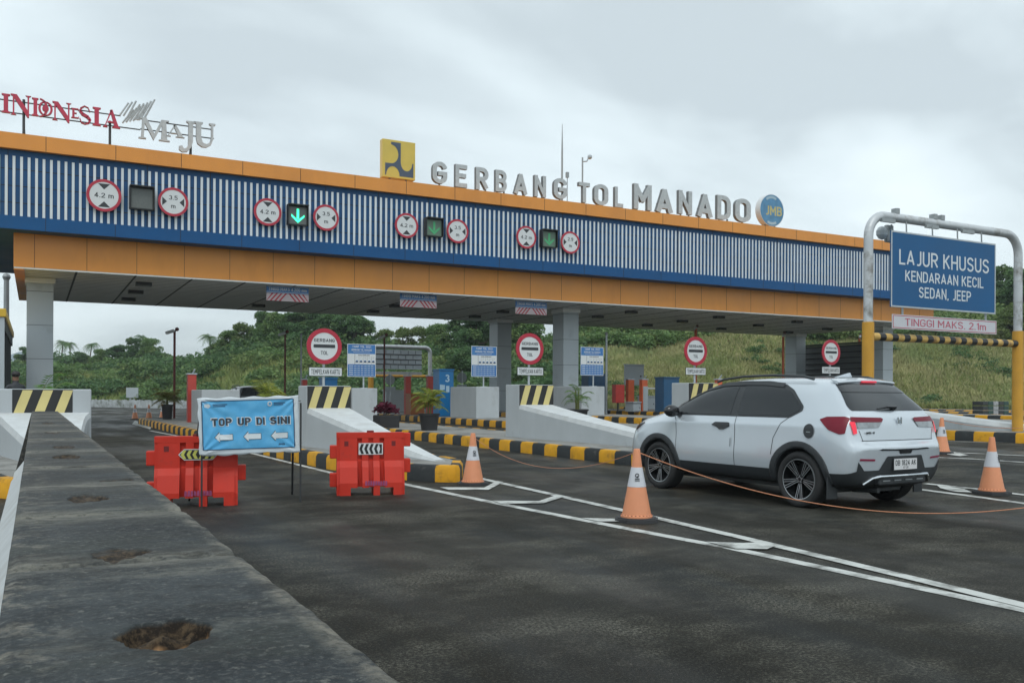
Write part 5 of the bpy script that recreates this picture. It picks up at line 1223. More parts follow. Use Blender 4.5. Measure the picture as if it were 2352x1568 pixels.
ST = [
 st([.16, .08, .04, .0, .075, .09, .115, .34, .50], [.60, .70, .755, .77, .752, .735, .70, .60, .52], [.28, .30, .45, .735, .785, .95, 1.10, 1.34, 1.515]),
 st([.22, .18, .14, .12, .14, .17, .22, .43, .60], [.66, .785, .845, .858, .855, .84, .775, .665, .575], [.26, .29, .43, .68, .81, .96, 1.08, 1.32, 1.53]),
 st([.42] * 6 + [.45, .58, .78], [.70, .81, .87, .882, .885, .872, .828, .728, .605], ZZ + [1.55]),
 st([.76] * 6 + [.78, .86, 1.0], YY[:7] + [.738, .615], ZZ + [1.562]),
 st([1.12] * 7 + [1.18, 1.26], YY + [.62], ZZ + [1.568]),
 st([1.5] * 7 + [1.52, 1.56], YY + [.622], ZZ + [1.57]),
 st([1.9] * 7 + [1.9, 1.9], YY + [.62], ZZ + [1.56]),
 st([2.3] * 7 + [2.26, 2.22], YY[:7] + [.748, .61], ZZ + [1.535]),
 st([2.62] * 7 + [2.6, 2.52], YY[:7] + [.755, .61], ZZ + [1.45]),
 st([2.9] * 7 + [2.88, 2.82], YY[:6] + [.83, .765, .655], ZZ[:7] + [1.18, 1.30]),
 st([3.15] * 7 + [3.14, 3.12], YY[:6] + [.825, .78, .70], ZZ[:6] + [1.025, 1.075, 1.125]),
 st([3.42] * 9, [.70, .81, .868, .88, .875, .85, .80, .74, .64], [.24, .28, .43, .62, .80, .915, .975, 1.02, 1.055]),
 st([3.72] * 9, [.68, .80, .86, .875, .865, .835, .785, .72, .60], [.24, .28, .43, .60, .76, .865, .93, .975, 1.0]),
 st([3.88, 3.9, 3.92, 3.92, 3.91, 3.90, 3.89, 3.88, 3.88], [.64, .76, .81, .82, .80, .775, .73, .66, .55], [.25, .28, .42, .57, .71, .80, .86, .905, .93]),
 st([3.95, 4.0, 4.03, 4.03, 4.02, 4.0, 3.98, 3.96, 3.95], [.56, .66, .70, .70, .68, .66, .62, .56, .48], [.27, .30, .42, .55, .67, .75, .81, .85, .87]),
]
FR_ = [.62, 0, -.62]
def body_mesh():
    v = []; f = []; mi = []
    def rg(s):
        ring = [(x, y, z) for x, y, z in s]; x, y, z = s[8]; cr_ = .045 if z > 1.2 else .03
        ring += [(x + (.01 if z > 1.2 else 0), y * a, z + cr_ * (1 - a * a)) for a in FR_]
        ring += [(x, -y, z) for x, y, z in s[::-1]]
        x, y, z = s[0]; ring += [(x, y * a, z - .02) for a in FR_[::-1]]
        return ring
    n = 24
    for s in ST: v += rg(s)
    for i in range(len(ST) - 1):
        for k in range(n):
            k2 = (k + 1) % n; f.append((i * n + k, i * n + k2, (i + 1) * n + k2, (i + 1) * n + k))
            clad = k in (0, 1) or k in (18, 19) or k >= 20 or k in (19,)
            mi.append(1 if clad else 0)
    def cap(i, bul, flip):
        base = i * n; s = ST[i]; G_ = []
        for r_ in range(9):
            row = [base + r_]
            if r_ == 8: row += [base + 9, base + 10, base + 11]
            elif r_ == 0: row += [base + 23, base + 22, base + 21]
            else:
                x, y, z = s[r_]
                for a in FR_: v.append((x + bul * (1 - a * a), y * a, z + (.012 if r_ > 5 else 0))); row.append(len(v) - 1)
            row.append(base + 20 - r_)
            G_.append(row)
        for r_ in range(8):
            for c in range(4):
                q = (G_[r_][c], G_[r_][c + 1], G_[r_ + 1][c + 1], G_[r_ + 1][c]); f.append(q[::-1] if flip else q); mi.append(1 if r_ < 2 else 0)
    cap(0, -.05, False); cap(len(ST) - 1, .10, True)
    return v, f, mi
CX = 2.03
def car_source():
    v, f, mi = body_mesh()
    me = bpy.data.meshes.new('cage'); me.from_pydata(v, [], f); me.polygons.foreach_set('material_index', mi)
    bm = bmesh.new(); bm.from_mesh(me); bmesh.ops.recalc_face_normals(bm, faces=bm.faces)
    cre = bm.edges.layers.float.new('crease_edge')
    n = 24
    for e_ in bm.edges:
        a, b = e_.verts[0].index, e_.verts[1].index
        if a < n * len(ST) and b < n * len(ST):
            ka, kb = a % n, b % n; ia, ib = a // n, b // n
            if ka == kb and ka in (5, 15) and 1 <= min(ia, ib) < 12: e_[cre] = .6
            if ka == kb and ka in (3, 17) and 3 <= min(ia, ib) < 9: e_[cre] = .3
            if ka == kb and ka in (2, 18): e_[cre] = .5
            if ia == ib == 0 and {ka, kb} & {3}: e_[cre] = .2
    for e_ in bm.edges:
        a, b = e_.verts[0].co, e_.verts[1].co
        if max(a.x, b.x) < .19 and abs(a.z - b.z) < .02 and (.72 < a.z < .80) and abs(a.y - b.y) > .1: e_[cre] = .75
    bm.to_mesh(me); bm.free()
    for q in (PAINTC, CLAD): me.materials.append(q)
    o = bpy.data.objects.new('cage', me); COL.objects.link(o)
    sb = o.modifiers.new('s', 'SUBSURF'); sb.levels = 3; sb.render_levels = 3
    cuts = []
    for x in (.76, 3.245):
        for s in (-1, 1):
            cm = bpy.data.meshes.new('cut'); b = bmesh.new(); bmesh.ops.create_cone(b, cap_ends=True, segments=48, radius1=.365, radius2=.365, depth=.42, matrix=Matrix.Translation((x, s * .80, .335)) @ Matrix.Rotation(R(90), 4, 'X')); b.to_mesh(cm); b.free()
            cm.materials.append(CLAD); cm.materials.append(CLAD)
            for p in cm.polygons: p.material_index = 1
            c = bpy.data.objects.new('cut', cm); COL.objects.link(c); cuts.append(c)
            m_ = o.modifiers.new('b', 'BOOLEAN'); m_.operation = 'DIFFERENCE'; m_.object = c; m_.solver = 'EXACT'
    dg = bpy.context.evaluated_depsgraph_get(); dg.update(); ev = bpy.data.meshes.new_from_object(o.evaluated_get(dg))
    sb_only = None
    for m_ in list(o.modifiers)[1:]: o.modifiers.remove(m_)
    dg = bpy.context.evaluated_depsgraph_get(); dg.update(); smooth = bpy.data.meshes.new_from_object(o.evaluated_get(dg))
    tree = BVHTree.FromPolygons([tuple(q.co) for q in smooth.vertices], [tuple(p.vertices) for p in smooth.polygons])
    for c in cuts: bpy.data.objects.remove(c)
    bpy.data.objects.remove(o)
    return ev, tree
EV, TREE = car_source()
def split(me, idx, name, m, parent):
    mb = MB(); used = {}
    vs = [q.co.copy() for q in me.vertices]; vv = []; ff = []
    for p in me.polygons:
        if p.material_index == idx:
            q = []
            for i in p.vertices:
                if i not in used: used[i] = len(vv); vv.append(vs[i])
                q.append(used[i])
            ff.append(tuple(q))
    mb.add(vv, ff); return mb.build(name, m, parent, world=False, smooth=38)
AX = {'side': (lambda a, b: (a, 3, b), Vector((0, -1, 0))), 'far': (lambda a, b: (a, -3, b), Vector((0, 1, 0))), 'rear': (lambda a, b: (-2, a, b), Vector((1, 0, 0))), 'top': (lambda a, b: (a, b, 4), Vector((0, 0, -1))), 'front': (lambda a, b: (6, a, b), Vector((-1, 0, 0)))}
def ovl_geo(mb, poly, view, off, mi=0, step=.045):
    ctr = []; n = len(poly)
    for i in range(n):
        a, b = Vector(poly[i]), Vector(poly[(i + 1) % n]); k = max(1, int((b - a).length / step))
        for j in range(k): ctr.append(a.lerp(b, j / k))
    xs = [c.x for c in ctr]; ys = [c.y for c in ctr]; inner = []
    def inside(p):
        r_ = False
        for i in range(n):
            a, b = poly[i], poly[(i + 1) % n]
            if (a[1] > p[1]) != (b[1] > p[1]) and p[0] < (b[0] - a[0]) * (p[1] - a[1]) / (b[1] - a[1]) + a[0]: r_ = not r_
        return r_
    x = min(xs) + step * .5
    while x < max(xs):
        y = min(ys) + step * .5
        while y < max(ys):
            if inside((x, y)) and min((Vector((x, y)) - c).length for c in ctr) > step * .35: inner.append(Vector((x, y)))
            y += step
        x += step
    nb = len(ctr)
    vs, es, fs, *_ = delaunay_2d_cdt(ctr + inner, [(i, (i + 1) % nb) for i in range(nb)], [], 1, 1e-5)
    fn, d_ = AX[view]; P = []
    for q in vs:
        o = Vector(fn(q.x, q.y)); hit, nr, _, _ = TREE.ray_cast(o, d_)
        if hit is None: 
            hit, nr, _, _ = TREE.find_nearest(o + d_ * 2.2)
        if nr.dot(d_) > 0: nr = -nr
        P.append(hit + nr * off)
    ff = []
    for q in fs:
        a, b, c = P[q[0]], P[q[1]], P[q[2]]; nr = (b - a).cross(c - a)
        ff.append(tuple(q) if nr.dot(d_) < 0 else tuple(q[::-1]))
    mb.add(P, ff, mi); return mb
def rnd(poly, r_=.03, n=4):                   # round polygon corners
    out = []; m_ = len(poly)
    for i in range(m_):
        p0, p, p2 = Vector(poly[i - 1]), Vector(poly[i]), Vector(poly[(i + 1) % m_]); a = (p0 - p); b = (p2 - p); q = min(r_, a.length * .45, b.length * .45)
        A, B = p + a.normalized() * q, p + b.normalized() * q
        for k in range(n + 1): s = k / n; out.append(tuple(A * (1 - s) ** 2 + p * 2 * s * (1 - s) + B * s * s))
    return out
def line(pts, w_): 
    L_ = []; R_ = []; P = [Vector(p) for p in pts]
    for i, p in enumerate(P):
        d_ = (P[min(i + 1, len(P) - 1)] - P[max(i - 1, 0)]).normalized(); n_ = Vector((-d_.y, d_.x)) * w_ / 2; L_.append(tuple(p + n_)); R_.append(tuple(p - n_))
    return L_ + R_[::-1]
def make_wheel(parent, x, s):
    # hub disc carries tyre and rim
    M = Matrix.Translation((x, s * .765, .33)) @ Matrix.Rotation(R(-90) * s, 4, 'X')      # local z outward
    mb = MB(); mb.m = M; mb.lathe([(.001, -.06), (.14, -.06), (.14, -.03), (.001, -.03)], 24); w_ = mb.build('wheel', GREYP, parent, world=False)
    mb = MB(); mb.m = M
    mb.lathe([(.248, -.11), (.285, -.115), (.322, -.10), (.33, -.08), (.33, .07), (.322, .092), (.305, .106), (.285, .112), (.262, .108), (.247, .098), (.243, .08)], 48, caps=False)
    t_ = mb.build('tyre', TYRE, w_, world=False, smooth=30)
    mb = MB(); mb.m = M
    mb.lathe([(.244, .085), (.236, .100), (.228, .098), (.222, .06), (.20, .0), (.20, -.09)], 40, mis=[1, 1, 0, 0, 0], caps=False)
    mb.lathe([(.001, .045), (.20, -.005), (.20, -.012), (.001, .03)], 24, mi=0)
    for k in range(5):
        for dd in (-1, 1):
            a = R(90 + 72 * k + dd * 9.5); c_, s_ = math.cos(a), math.sin(a); q = (-s_, c_)
            def rad(r_, o_, z_): return (c_ * r_ + q[0] * o_, s_ * r_ + q[1] * o_, z_)
            w1, w2 = .013, .019
            for mi_, e0, zo in ((0, 1.0, 0), ):
                mb.add([rad(.03, -w1, .068), rad(.03, w1, .068), rad(.234, w2, .092), rad(.234, -w2, .092), rad(.03, -w1, .02), rad(.03, w1, .02), rad(.234, w2, .05), rad(.234, -w2, .05)], [(0, 3, 2, 1), (0, 1, 5, 4), (2, 3, 7, 6), (1, 2, 6, 5), (3, 0, 4, 7)], 0)
                for e_ in (-1, 1): mb.add([rad(.05, e_ * w1 * .96, .0705), rad(.05, e_ * (w1 - .006), .0705), rad(.232, e_ * (w2 - .008), .0935), rad(.232, e_ * w2 * .96, .0935)], [(0, 1, 2, 3) if e_ < 0 else (3, 2, 1, 0)], 1)
    mb.lathe([(.052, .03), (.052, .072), (.045, .078), (.001, .078)], 20, mi=0); mb.ring(0, 0, .024, .030, .078, .080, 1, 20)
    for k in range(5): a = R(54 + 72 * k); mb.disc(.04 * math.cos(a), .04 * math.sin(a), .007, .075, .083, 1, 8)
    mb.build('rim', [RIMD, RIMS], w_, world=False, smooth=30)
def make_car(loc, rz, label, paint, full=True):
    t = thing('parked_car' if not full else 'car', label, 'car', loc, rz)
    split(EV, 0, 'body', paint, t); split(EV, 1, 'lower_cladding', CLAD, t)
    FG = [(3.02, 1.065), (2.78, 1.24), (2.52, 1.385), (2.25, 1.455), (1.90, 1.475), (1.89, 1.065)]
    RG = [(1.775, 1.065), (1.79, 1.478), (1.45, 1.478), (1.16, 1.455), (1.02, 1.39), (.80, 1.20), (.795, 1.15), (.93, 1.07)]
    FRM = [(3.12, 1.045), (2.80, 1.275), (2.50, 1.435), (2.2, 1.505), (1.85, 1.522), (1.45, 1.522), (1.14, 1.495), (.99, 1.42), (.765, 1.20), (.76, 1.14), (.92, 1.045)]
    for v in ('side', 'far'):
        mb = MB(); ovl_geo(mb, rnd(FRM, .02), v, .004); mb.build('window_frame', CLAD, t, world=False, smooth=60)
        mb = MB(); ovl_geo(mb, rnd(FG, .03), v, .008); mb.build('side_window', GLS, t, world=False, smooth=60)
        mb = MB(); ovl_geo(mb, rnd(RG, .03), v, .008); mb.build('side_window', GLS, t, world=False, smooth=60)
        mb = MB(); ovl_geo(mb, line([(2.84, 1.255), (2.52, 1.425), (2.2, 1.495), (1.85, 1.512), (1.45, 1.508), (1.16, 1.478)], .055), v, .018); mb.build('window_visor', CLAD, t, world=False, smooth=60)
        for x in (.76, 3.245):
            arc_ = lambda r_, a0, a1, n=26: [(x + r_ * math.cos(R(a0 + (a1 - a0) * i / n)), .335 + r_ * math.sin(R(a0 + (a1 - a0) * i / n))) for i in range(n + 1)]
            mb = MB(); ovl_geo(mb, arc_(.445, -6, 186) + arc_(.366, 186, -6), v, .014, step=.03); o = mb.build('arch_cladding', CLAD, t, world=False, smooth=60)
            md = o.modifiers.new('s', 'SOLIDIFY'); md.thickness = .03; md.offset = -1
        s = 1 if v == 'side' else -1
        if full:
            mb = MB()
            for ln_ in ([(1.78, .42), (1.775, .8), (1.78, 1.06)], [(2.88, .44), (2.87, .80), (2.89, .97), (2.95, 1.04)], [(.93, 1.05), (1.03, .98), (1.14, .80), (1.17, .60)], [(3.02, .965), (2.4, .975), (1.2, .985)][:0]):
                if ln_: ovl_geo(mb, line(ln_, .009), v, .0015, step=.03)
            mb.build('door_seam', SEAM, t, world=False)
            mb = MB(); ovl_geo(mb, rnd([(2.19, .93), (2.12, .965), (1.88, .965), (1.87, .915), (1.93, .895), (1.98, .87), (2.04, .87), (2.08, .895)], .012), v, .012); o = mb.build('door_handle', GBLK, t, world=False)
            md = o.modifiers.new('s', 'SOLIDIFY'); md.thickness = .012; md.offset = -1
            mb = MB(); ovl_geo(mb, rnd([(1.845, .66), (1.845, .77), (1.835, .77), (1.835, .66)], .004), v, .012); mb.build('door_guard', CLAD, t, world=False)
            mb = MB(); ovl_geo(mb, [(3.80, .80), (3.88, .855), (3.62, .925), (3.60, .905), (3.72, .84)], v, .005); mb.build('headlight', GBLK, t, world=False)
        if full:
            mb = MB(); ovl_geo(mb, rnd([(.48, 1.035), (.40, 1.07), (.20, 1.075), (.15, 1.055), (.15, .885), (.20, .875), (.33, .92)], .012), v, .010); ovl_geo(mb, rnd([(s * .72, 1.07), (s * .30, 1.06), (s * .27, 1.045), (s * .30, 1.01), (s * .69, 1.01), (s * .735, 1.015)], .01), 'rear', .013); mb.build('tail_lamp', LRED, t, world=False, smooth=60)
            tl = [o for o in t.children if o.name.startswith('tail_lamp')][-1]
            mb = MB(); ovl_geo(mb, rnd([(s * .68, 1.01), (s * .30, 1.01), (s * .36, .95), (s * .68, .94)], .01), 'rear', .010); mb.build('reversing_lens', LCLR, tl, world=False)
            mb = MB(); ovl_geo(mb, rnd([(s * .752, 1.015), (s * .70, 1.01), (s * .70, .885), (s * .745, .875)], .006), 'rear', .018); mb.build('lit_bar', LBR, tl, world=False)
            mb = MB(); ovl_geo(mb, line([(s * .50, .592), (s * .72, .600)], .022), 'rear', .006); mb.build('reflector', mat('reflector_red', (.25, .02, .06), .3, var=0), t, world=False)
            mb = MB(); ovl_geo(mb, [(s * .735, .575), (s * .74, .43), (s * .60, .43)], 'rear', .005); mb.build('bumper_vent', CLAD, t, world=False)
        # mirror
        mb = MB(); mb.sphere((2.84, s * .985, 1.105), .125, 16, sc=(.60, 1.0, .74)); mb.box(2.80, 2.90, min(s * .80, s * .94), max(s * .80, s * .94), 1.03, 1.09); mb.build('mirror', GBLK, t, world=False, smooth=40)
        mb = MB(); pts = [(.78, s * .575, 1.565), (.92, s * .59, 1.605), (1.4, s * .595, 1.628), (1.9, s * .59, 1.618), (2.25, s * .58, 1.582), (2.38, s * .575, 1.545)]; mb.tube(pts, .019, 6); mb.build('roof_rail', CLAD, t, world=False, smooth=True)
        for x in (.76, 3.245): make_wheel(t, x, s)
        if full:
            mb = MB(); mb.box(.34, .36, min(s * .70, s * .86), max(s * .70, s * .86), .14, .40); mb.build('mud_flap', CLAD, t, world=False)
    mb = MB(); ovl_geo(mb, rnd([(3.02, .70), (2.62, .58), (2.30, .56), (2.30, -.56), (2.62, -.58), (3.02, -.70), (3.10, 0)], .05), 'top', .006); mb.build('windscreen', GLS, t, world=False, smooth=60)
    mb = MB(); ovl_geo(mb, rnd([(-.66, 1.150), (.66, 1.150), (.655, 1.21), (.515, 1.50), (-.515, 1.50), (-.655, 1.21)], .05), 'rear', .005); rwin = mb.build('rear_window', GLS, t, world=False, smooth=60)
    if full:
        mb = MB(); ovl_geo(mb, rnd([(-.575, 1.385), (.575, 1.385), (.515, 1.505), (-.515, 1.505)], .03), 'rear', .010); mb.build('black_band', GBLK, rwin, world=False)
        # spoiler
        mb = MB(); ys_ = np.linspace(-.515, .515, 15)
        for i in range(14):
            def row(y): e_ = 1 - (abs(y) / .60) ** 4; k = .0; return [(.60, y, 1.553 + .035 * (1 - (y / .6) ** 2)), (.50 - .03 * e_, y, 1.525 + .035 * (1 - (y / .6) ** 2)), (.495 - .03 * e_, y, 1.508 + .03 * (1 - (y / .6) ** 2)), (.50, y, 1.49)]
            a, b = row(ys_[i]), row(ys_[i + 1]); mb.add(a + b, [(0, 1, 5, 4), (1, 2, 6, 5), (2, 3, 7, 6)])
        mb.add(row(ys_[0]), [(3, 2, 1, 0)]); mb.add(row(ys_[-1]), [(0, 1, 2, 3)])
        o = mb.build('spoiler', paint, t, world=False, smooth=40)
        mb = MB(); mb.m = Matrix.Translation((.455, 0, 1.532)); mb.box(-.006, .01, -.13, .13, -.012, .012); mb.build('brake_lamp', LBR, o, world=False)
        mb = MB(); mb.add([(.95, -.02, 1.60), (.95, .02, 1.60), (.72, .03, 1.60), (.72, -.03, 1.60), (.76, 0, 1.655), (.72, .0, 1.66)], [(0, 1, 4), (1, 2, 5, 4), (3, 0, 4, 5), (2, 3, 5), (0, 3, 2, 1)]); mb.build('antenna_fin', paint, t, world=False)
        # wiper
        h, nr, _, _ = TREE.ray_cast(Vector((-2, .0, 1.185)), Vector((1, 0, 0))); h2, n2, _, _ = TREE.ray_cast(Vector((-2, .30, 1.175)), Vector((1, 0, 0)))
        mb = MB(); mb.tube([h - Vector((.045, 0, -.01)), h.lerp(h2, .5) - Vector((.05, 0, -.02)), h2 - Vector((.03, 0, 0))], [.026, .018, .008], 6); mb.sphere(h - Vector((.03, 0, 0)), .04, 10, sc=(.6, 1, .7)); mb.build('rear_wiper', GBLK, t, world=False, smooth=True)
        mb = MB(); ovl_geo(mb, rnd([(-.46, .700), (-.12, .690), (-.10, .655), (.10, .655), (.12, .690), (.46, .700), (.40, .716), (.2, .708), (-.2, .708), (-.40, .716)], .008), 'rear', .006); mb.build('boot_handle', GBLK, t, world=False)
        mb = MB(); ovl_geo(mb, line([(-.64, .805), (.64, .805)], .008), 'rear', .002, step=.03); ovl_geo(mb, line([(.62, .80), (.66, .92)], .007), 'rear', .002, step=.03); ovl_geo(mb, line([(-.62, .80), (-.66, .92)], .007), 'rear', .002, step=.03); mb.build('boot_seam', SEAM, t, world=False)
        mb = MB(); ovl_geo(mb, rnd([(-.31, .63), (.31, .63), (.44, .44), (-.44, .44)], .02), 'rear', .005); mb.build('plate_recess', CLAD, t, world=False)
        # plate and writing
        h, nr, _, _ = TREE.ray_cast(Vector((-2, 0, .535)), Vector((1, 0, 0)))
        F = Matrix(((0, 0, -1, h.x - .022), (-1, 0, 0, 0), (0, 1, 0, .535), (0, 0, 0, 1)))
        mb = MB(); mb.m = F; mb.box(-.215, .215, -.07, .07, -.012, 0, 1); mb.box(-.205, .205, -.062, .062, 0, .003, 0); text(mb, 'DB 1824 AK', 0, .016, .062, .37, z=.004, mi=1, bold=.02); text(mb, '07 28', 0, -.038, .024, .09, z=.004, mi=1, bold=.02)
        mb.build('number_plate', [mat('plate_white', (.66, .67, .68), .4, var=0), SIGNK], t, world=False)
        h, nr, _, _ = TREE.ray_cast(Vector((-2, 0, 1.03)), Vector((1, 0, 0)))
        F = Matrix(((0, 0, -1, h.x - .012), (-1, 0, 0, 0), (0, 1, 0, 1.03), (0, 0, 0, 1)))
        mb = MB(); mb.m = F; text(mb, 'H', 0, 0, .075, .08, z=0, d=.012, bold=.02); mb.build('emblem', CHR, t, world=False)
        h, nr, _, _ = TREE.ray_cast(Vector((-2, .50, .895)), Vector((1, 0, 0)))
        F = Matrix(((0, 0, -1, h.x - .008), (-1, 0, 0, .50), (0, 1, 0, .893), (0, 0, 0, 1)))
        mb = MB(); mb.m = F; text(mb, 'WR-V', 0, 0, .026, .15, z=0, d=.004, bold=.02); mb.build('badge', DARK, t, world=False)
        # skid bar
        mb = MB(); P = [(.10, -.60, .315), (.045, -.50, .385), (.0, -.42, .405), (-.03, 0, .408), (.0, .42, .405), (.045, .50, .385), (.10, .60, .315)]
        mb.tube([Vector(p) + Vector((-.02, 0, 0)) for p in P], .017, 8); mb.build('skid_trim', CHR, t, world=False, smooth=True)
        mb = MB(); mb.box(-.005, .12, -.42, .42, .30, .385); mb.build('diffuser', CLAD, t, world=False, bevel=.02)
        mb = MB()
        for y in (-.3, -.1, .1, .3): mb.box(-.012, -.005, y - .06, y + .06, .345, .358)
        mb.build('diffuser_slot', GREYP, t, world=False)
        c_ = [(.60 + .075 * math.cos(math.tau * i / 24), .90 + .082 * math.sin(math.tau * i / 24)) for i in range(24)]
        mb = MB(); ovl_geo(mb, c_, 'side', .010); fc = mb.build('fuel_cap', CLAD, t, world=False); 
        mb = MB(); ovl_geo(mb, [(.57, .885), (.63, .885), (.63, .895), (.57, .895)], 'side', .015); mb.build('cap_grip', GREYP, fc, world=False)
    mb = MB(); mb.box(.45, 3.55, -.60, .60, .19, .30); mb.tube([(.76, -.7, .33), (.76, .7, .33)], .05, 8); mb.tube([(.4, .35, .22), (.06, .35, .24)], .03, 8); mb.box(.25, .6, -.3, .25, .2, .3); mb.build('underbody', DARK, t, world=False)
    def zmap(o):
        for c in o.children:
            if c.type == 'MESH':
                for v in c.data.vertices:
                    if v.co.z > 1.05: v.co.z = 1.05 + (v.co.z - 1.05) * .885
            zmap(c)
    zmap(t)
    return t
rw = G(1843, 1163); fwp = G(1521, 1119)
dv = fwp - rw; ang = math.atan2(dv.y, dv.x)
dirv = Vector((math.cos(ang), math.sin(ang), 0)); nv = Vector((-dirv.y, dirv.x, 0))    # left side of car
mid = (rw + fwp) / 2; 
org = mid - dirv * ((.76 + 3.245) / 2) - nv * .83
print('CAR wheelbase from photo', dv.length, math.degrees(ang), org)
car = make_car((8.79, 6.935, .0), R(93.0), 'white compact crossover car with black trim and red tail lamps, seen from behind left', PAINTC)
g2c = Vector((8.3, 37.5, gz(8.3)))
van = make_car((8.05, 37.0, gz(8.05)), R(91), 'dark grey car passing the gate, only its roof visible above the blue banner', mat('dark_car_paint', (.08, .09, .10), .3, var=0, coat=.6), full=False)

van.scale = (1.0, 1.0, 1.07)
# ================================================================== PLANTS
rng_ = np.random.default_rng(11)
def leafmat(name, c, var=.45, scale=.6, stain=None, tr=.25, **k):
    return mat(name, c, .6, var=var, scale=scale, stain=stain, stains=k.pop('stains', .5), spec=.25, trans=tr, detail=3, samt=(.48, .6), **k)
LF1 = leafmat('leaf_dark', (.080, .155, .062), scale=1.1, stain=(.15, .22, .075), stains=.35)
LF2 = leafmat('leaf_mid', (.12, .205, .07), scale=1.2, stain=(.20, .26, .09), stains=.3)
LF3 = leafmat('leaf_light', (.12, .175, .055), scale=1.2, stain=(.18, .20, .075), stains=.3)
BARK = mat('bark', (.09, .07, .05), .9, var=.3, scale=6, bump=.5)
def np_obj(name, V, F, m, parent=None, mi=None, loc=None):
    me = bpy.data.meshes.new(name); nv, nf, k = len(V), len(F), F.shape[1]
    me.vertices.add(nv); me.vertices.foreach_set('co', V.astype(np.float32).ravel()); me.loops.add(nf * k); me.loops.foreach_set('vertex_index', F.astype(np.int32).ravel())
    me.polygons.add(nf); me.polygons.foreach_set('loop_start', np.arange(0, nf * k, k, dtype=np.int32)); me.polygons.foreach_set('loop_total', np.full(nf, k, dtype=np.int32))
    for q in (m if isinstance(m, list) else [m]): me.materials.append(q)
    if mi is not None: me.polygons.foreach_set('material_index', mi.astype(np.int32))
    me.update(calc_edges=True); o = bpy.data.objects.new(name, me); COL.objects.link(o)
    if parent: o.parent = parent
    if loc is not None: o.location = loc
    return o
def quads(C, size, up=.35, asp=1.5):          # leaf quads at centres C
    n = len(C); a = rng_.normal(size=(n, 3)); a[:, 2] = a[:, 2] * .6; a /= np.linalg.norm(a, axis=1)[:, None]
    b = rng_.normal(size=(n, 3)); b = np.cross(a, b); b /= np.linalg.norm(b, axis=1)[:, None]
    s = (size * rng_.uniform(.6, 1.35, n))[:, None]; a = a * s * asp / 2; b = b * s / 2
    V = np.stack([C - a, C - b * .9 + a * .1, C + a, C + b * .9 + a * .1], 1).reshape(-1, 3); F = np.arange(4 * n).reshape(n, 4); return V, F
def crown_pts(n, blobs, seed):
    """blobs: list of (x,y,z,r); leaves lie mostly near each blob's upper surface"""
    g = np.random.default_rng(seed); out = []
    w_ = np.array([b[3] ** 2 for b in blobs]); w_ = w_ / w_.sum()
    for b, k in zip(blobs, (w_ * n).astype(int)):
        d_ = g.normal(size=(k, 3)); d_ /= np.linalg.norm(d_, axis=1)[:, None]; d_[:, 2] = np.where(d_[:, 2] < -.3, -d_[:, 2], d_[:, 2])
        r_ = b[3] * (g.uniform(.30, 1.0, k) ** .6 * 1.15) * (1 + .18 * np.sin(d_[:, 0] * 5 + b[0]) * np.cos(d_[:, 1] * 6 + b[1])); out.append(d_ * r_[:, None] * np.array([1, 1, .8]) + np.array(b[:3]))
    return np.concatenate(out)
def tree_mesh(seed, H, spread, leaf, nleaf, nb=26, lowcrown=.18):
    g = random.Random(seed); blobs = []
    for i in range(nb):
        a = g.uniform(0, math.tau); t_ = g.random(); z = H * (lowcrown + (1 - lowcrown) * t_ * .82); rr = spread * (1 - .62 * abs(t_ - .35) / .65) * g.uniform(.35, .95)
        blobs.append((rr * math.cos(a), rr * math.sin(a), z, spread * g.uniform(.20, .46)))
    blobs.append((.2, 0, H * .78, spread * .34))
    V, F = quads(crown_pts(nleaf, blobs, seed), leaf)
    mb = MB(); pts = [(0, 0, 0), (.1, .05, H * .3), (-.05, .1, H * .55), (0, 0, H * .85)]; mb.tube(pts, [H * .028, H * .022, H * .015, .03], 7)
    for b in blobs[::2]: mb.tube([(0, 0, H * .32 + b[2] * .15), (b[0] * .5, b[1] * .5, b[2] * .75), b[:3]], [H * .012, H * .008, .02], 5)
    return (V, F), mb
TREES = {}
def tree(kind, loc, h, label, rz=0, group='trees on the skyline behind the gate', name='broadleaf_tree'):
    cfg = {'dark': (1, 6, 2.6, .19, 14000, LF1), 'mid': (2, 6, 2.9, .18, 14000, LF2), 'light': (3, 6, 2.4, .19, 7000, LF3), 'tall': (4, 8, 2.6, .20, 14000, LF1)}[kind]
    if kind not in TREES:
        (V, F), mb = tree_mesh(cfg[0], cfg[1], cfg[2], cfg[3], cfg[4])
        t = thing(name, label, 'tree', loc, rz, group); np_obj('crown', V, F, cfg[5], t); mb.build('trunk', BARK, t, world=False, smooth=True); TREES[kind] = t
    else: t = dup(TREES[kind], loc, rz, label); t['group'] = group
    t.scale = (h / cfg[1],) * 3; t.location = loc; t.rotation_euler = (0, 0, rz); return t
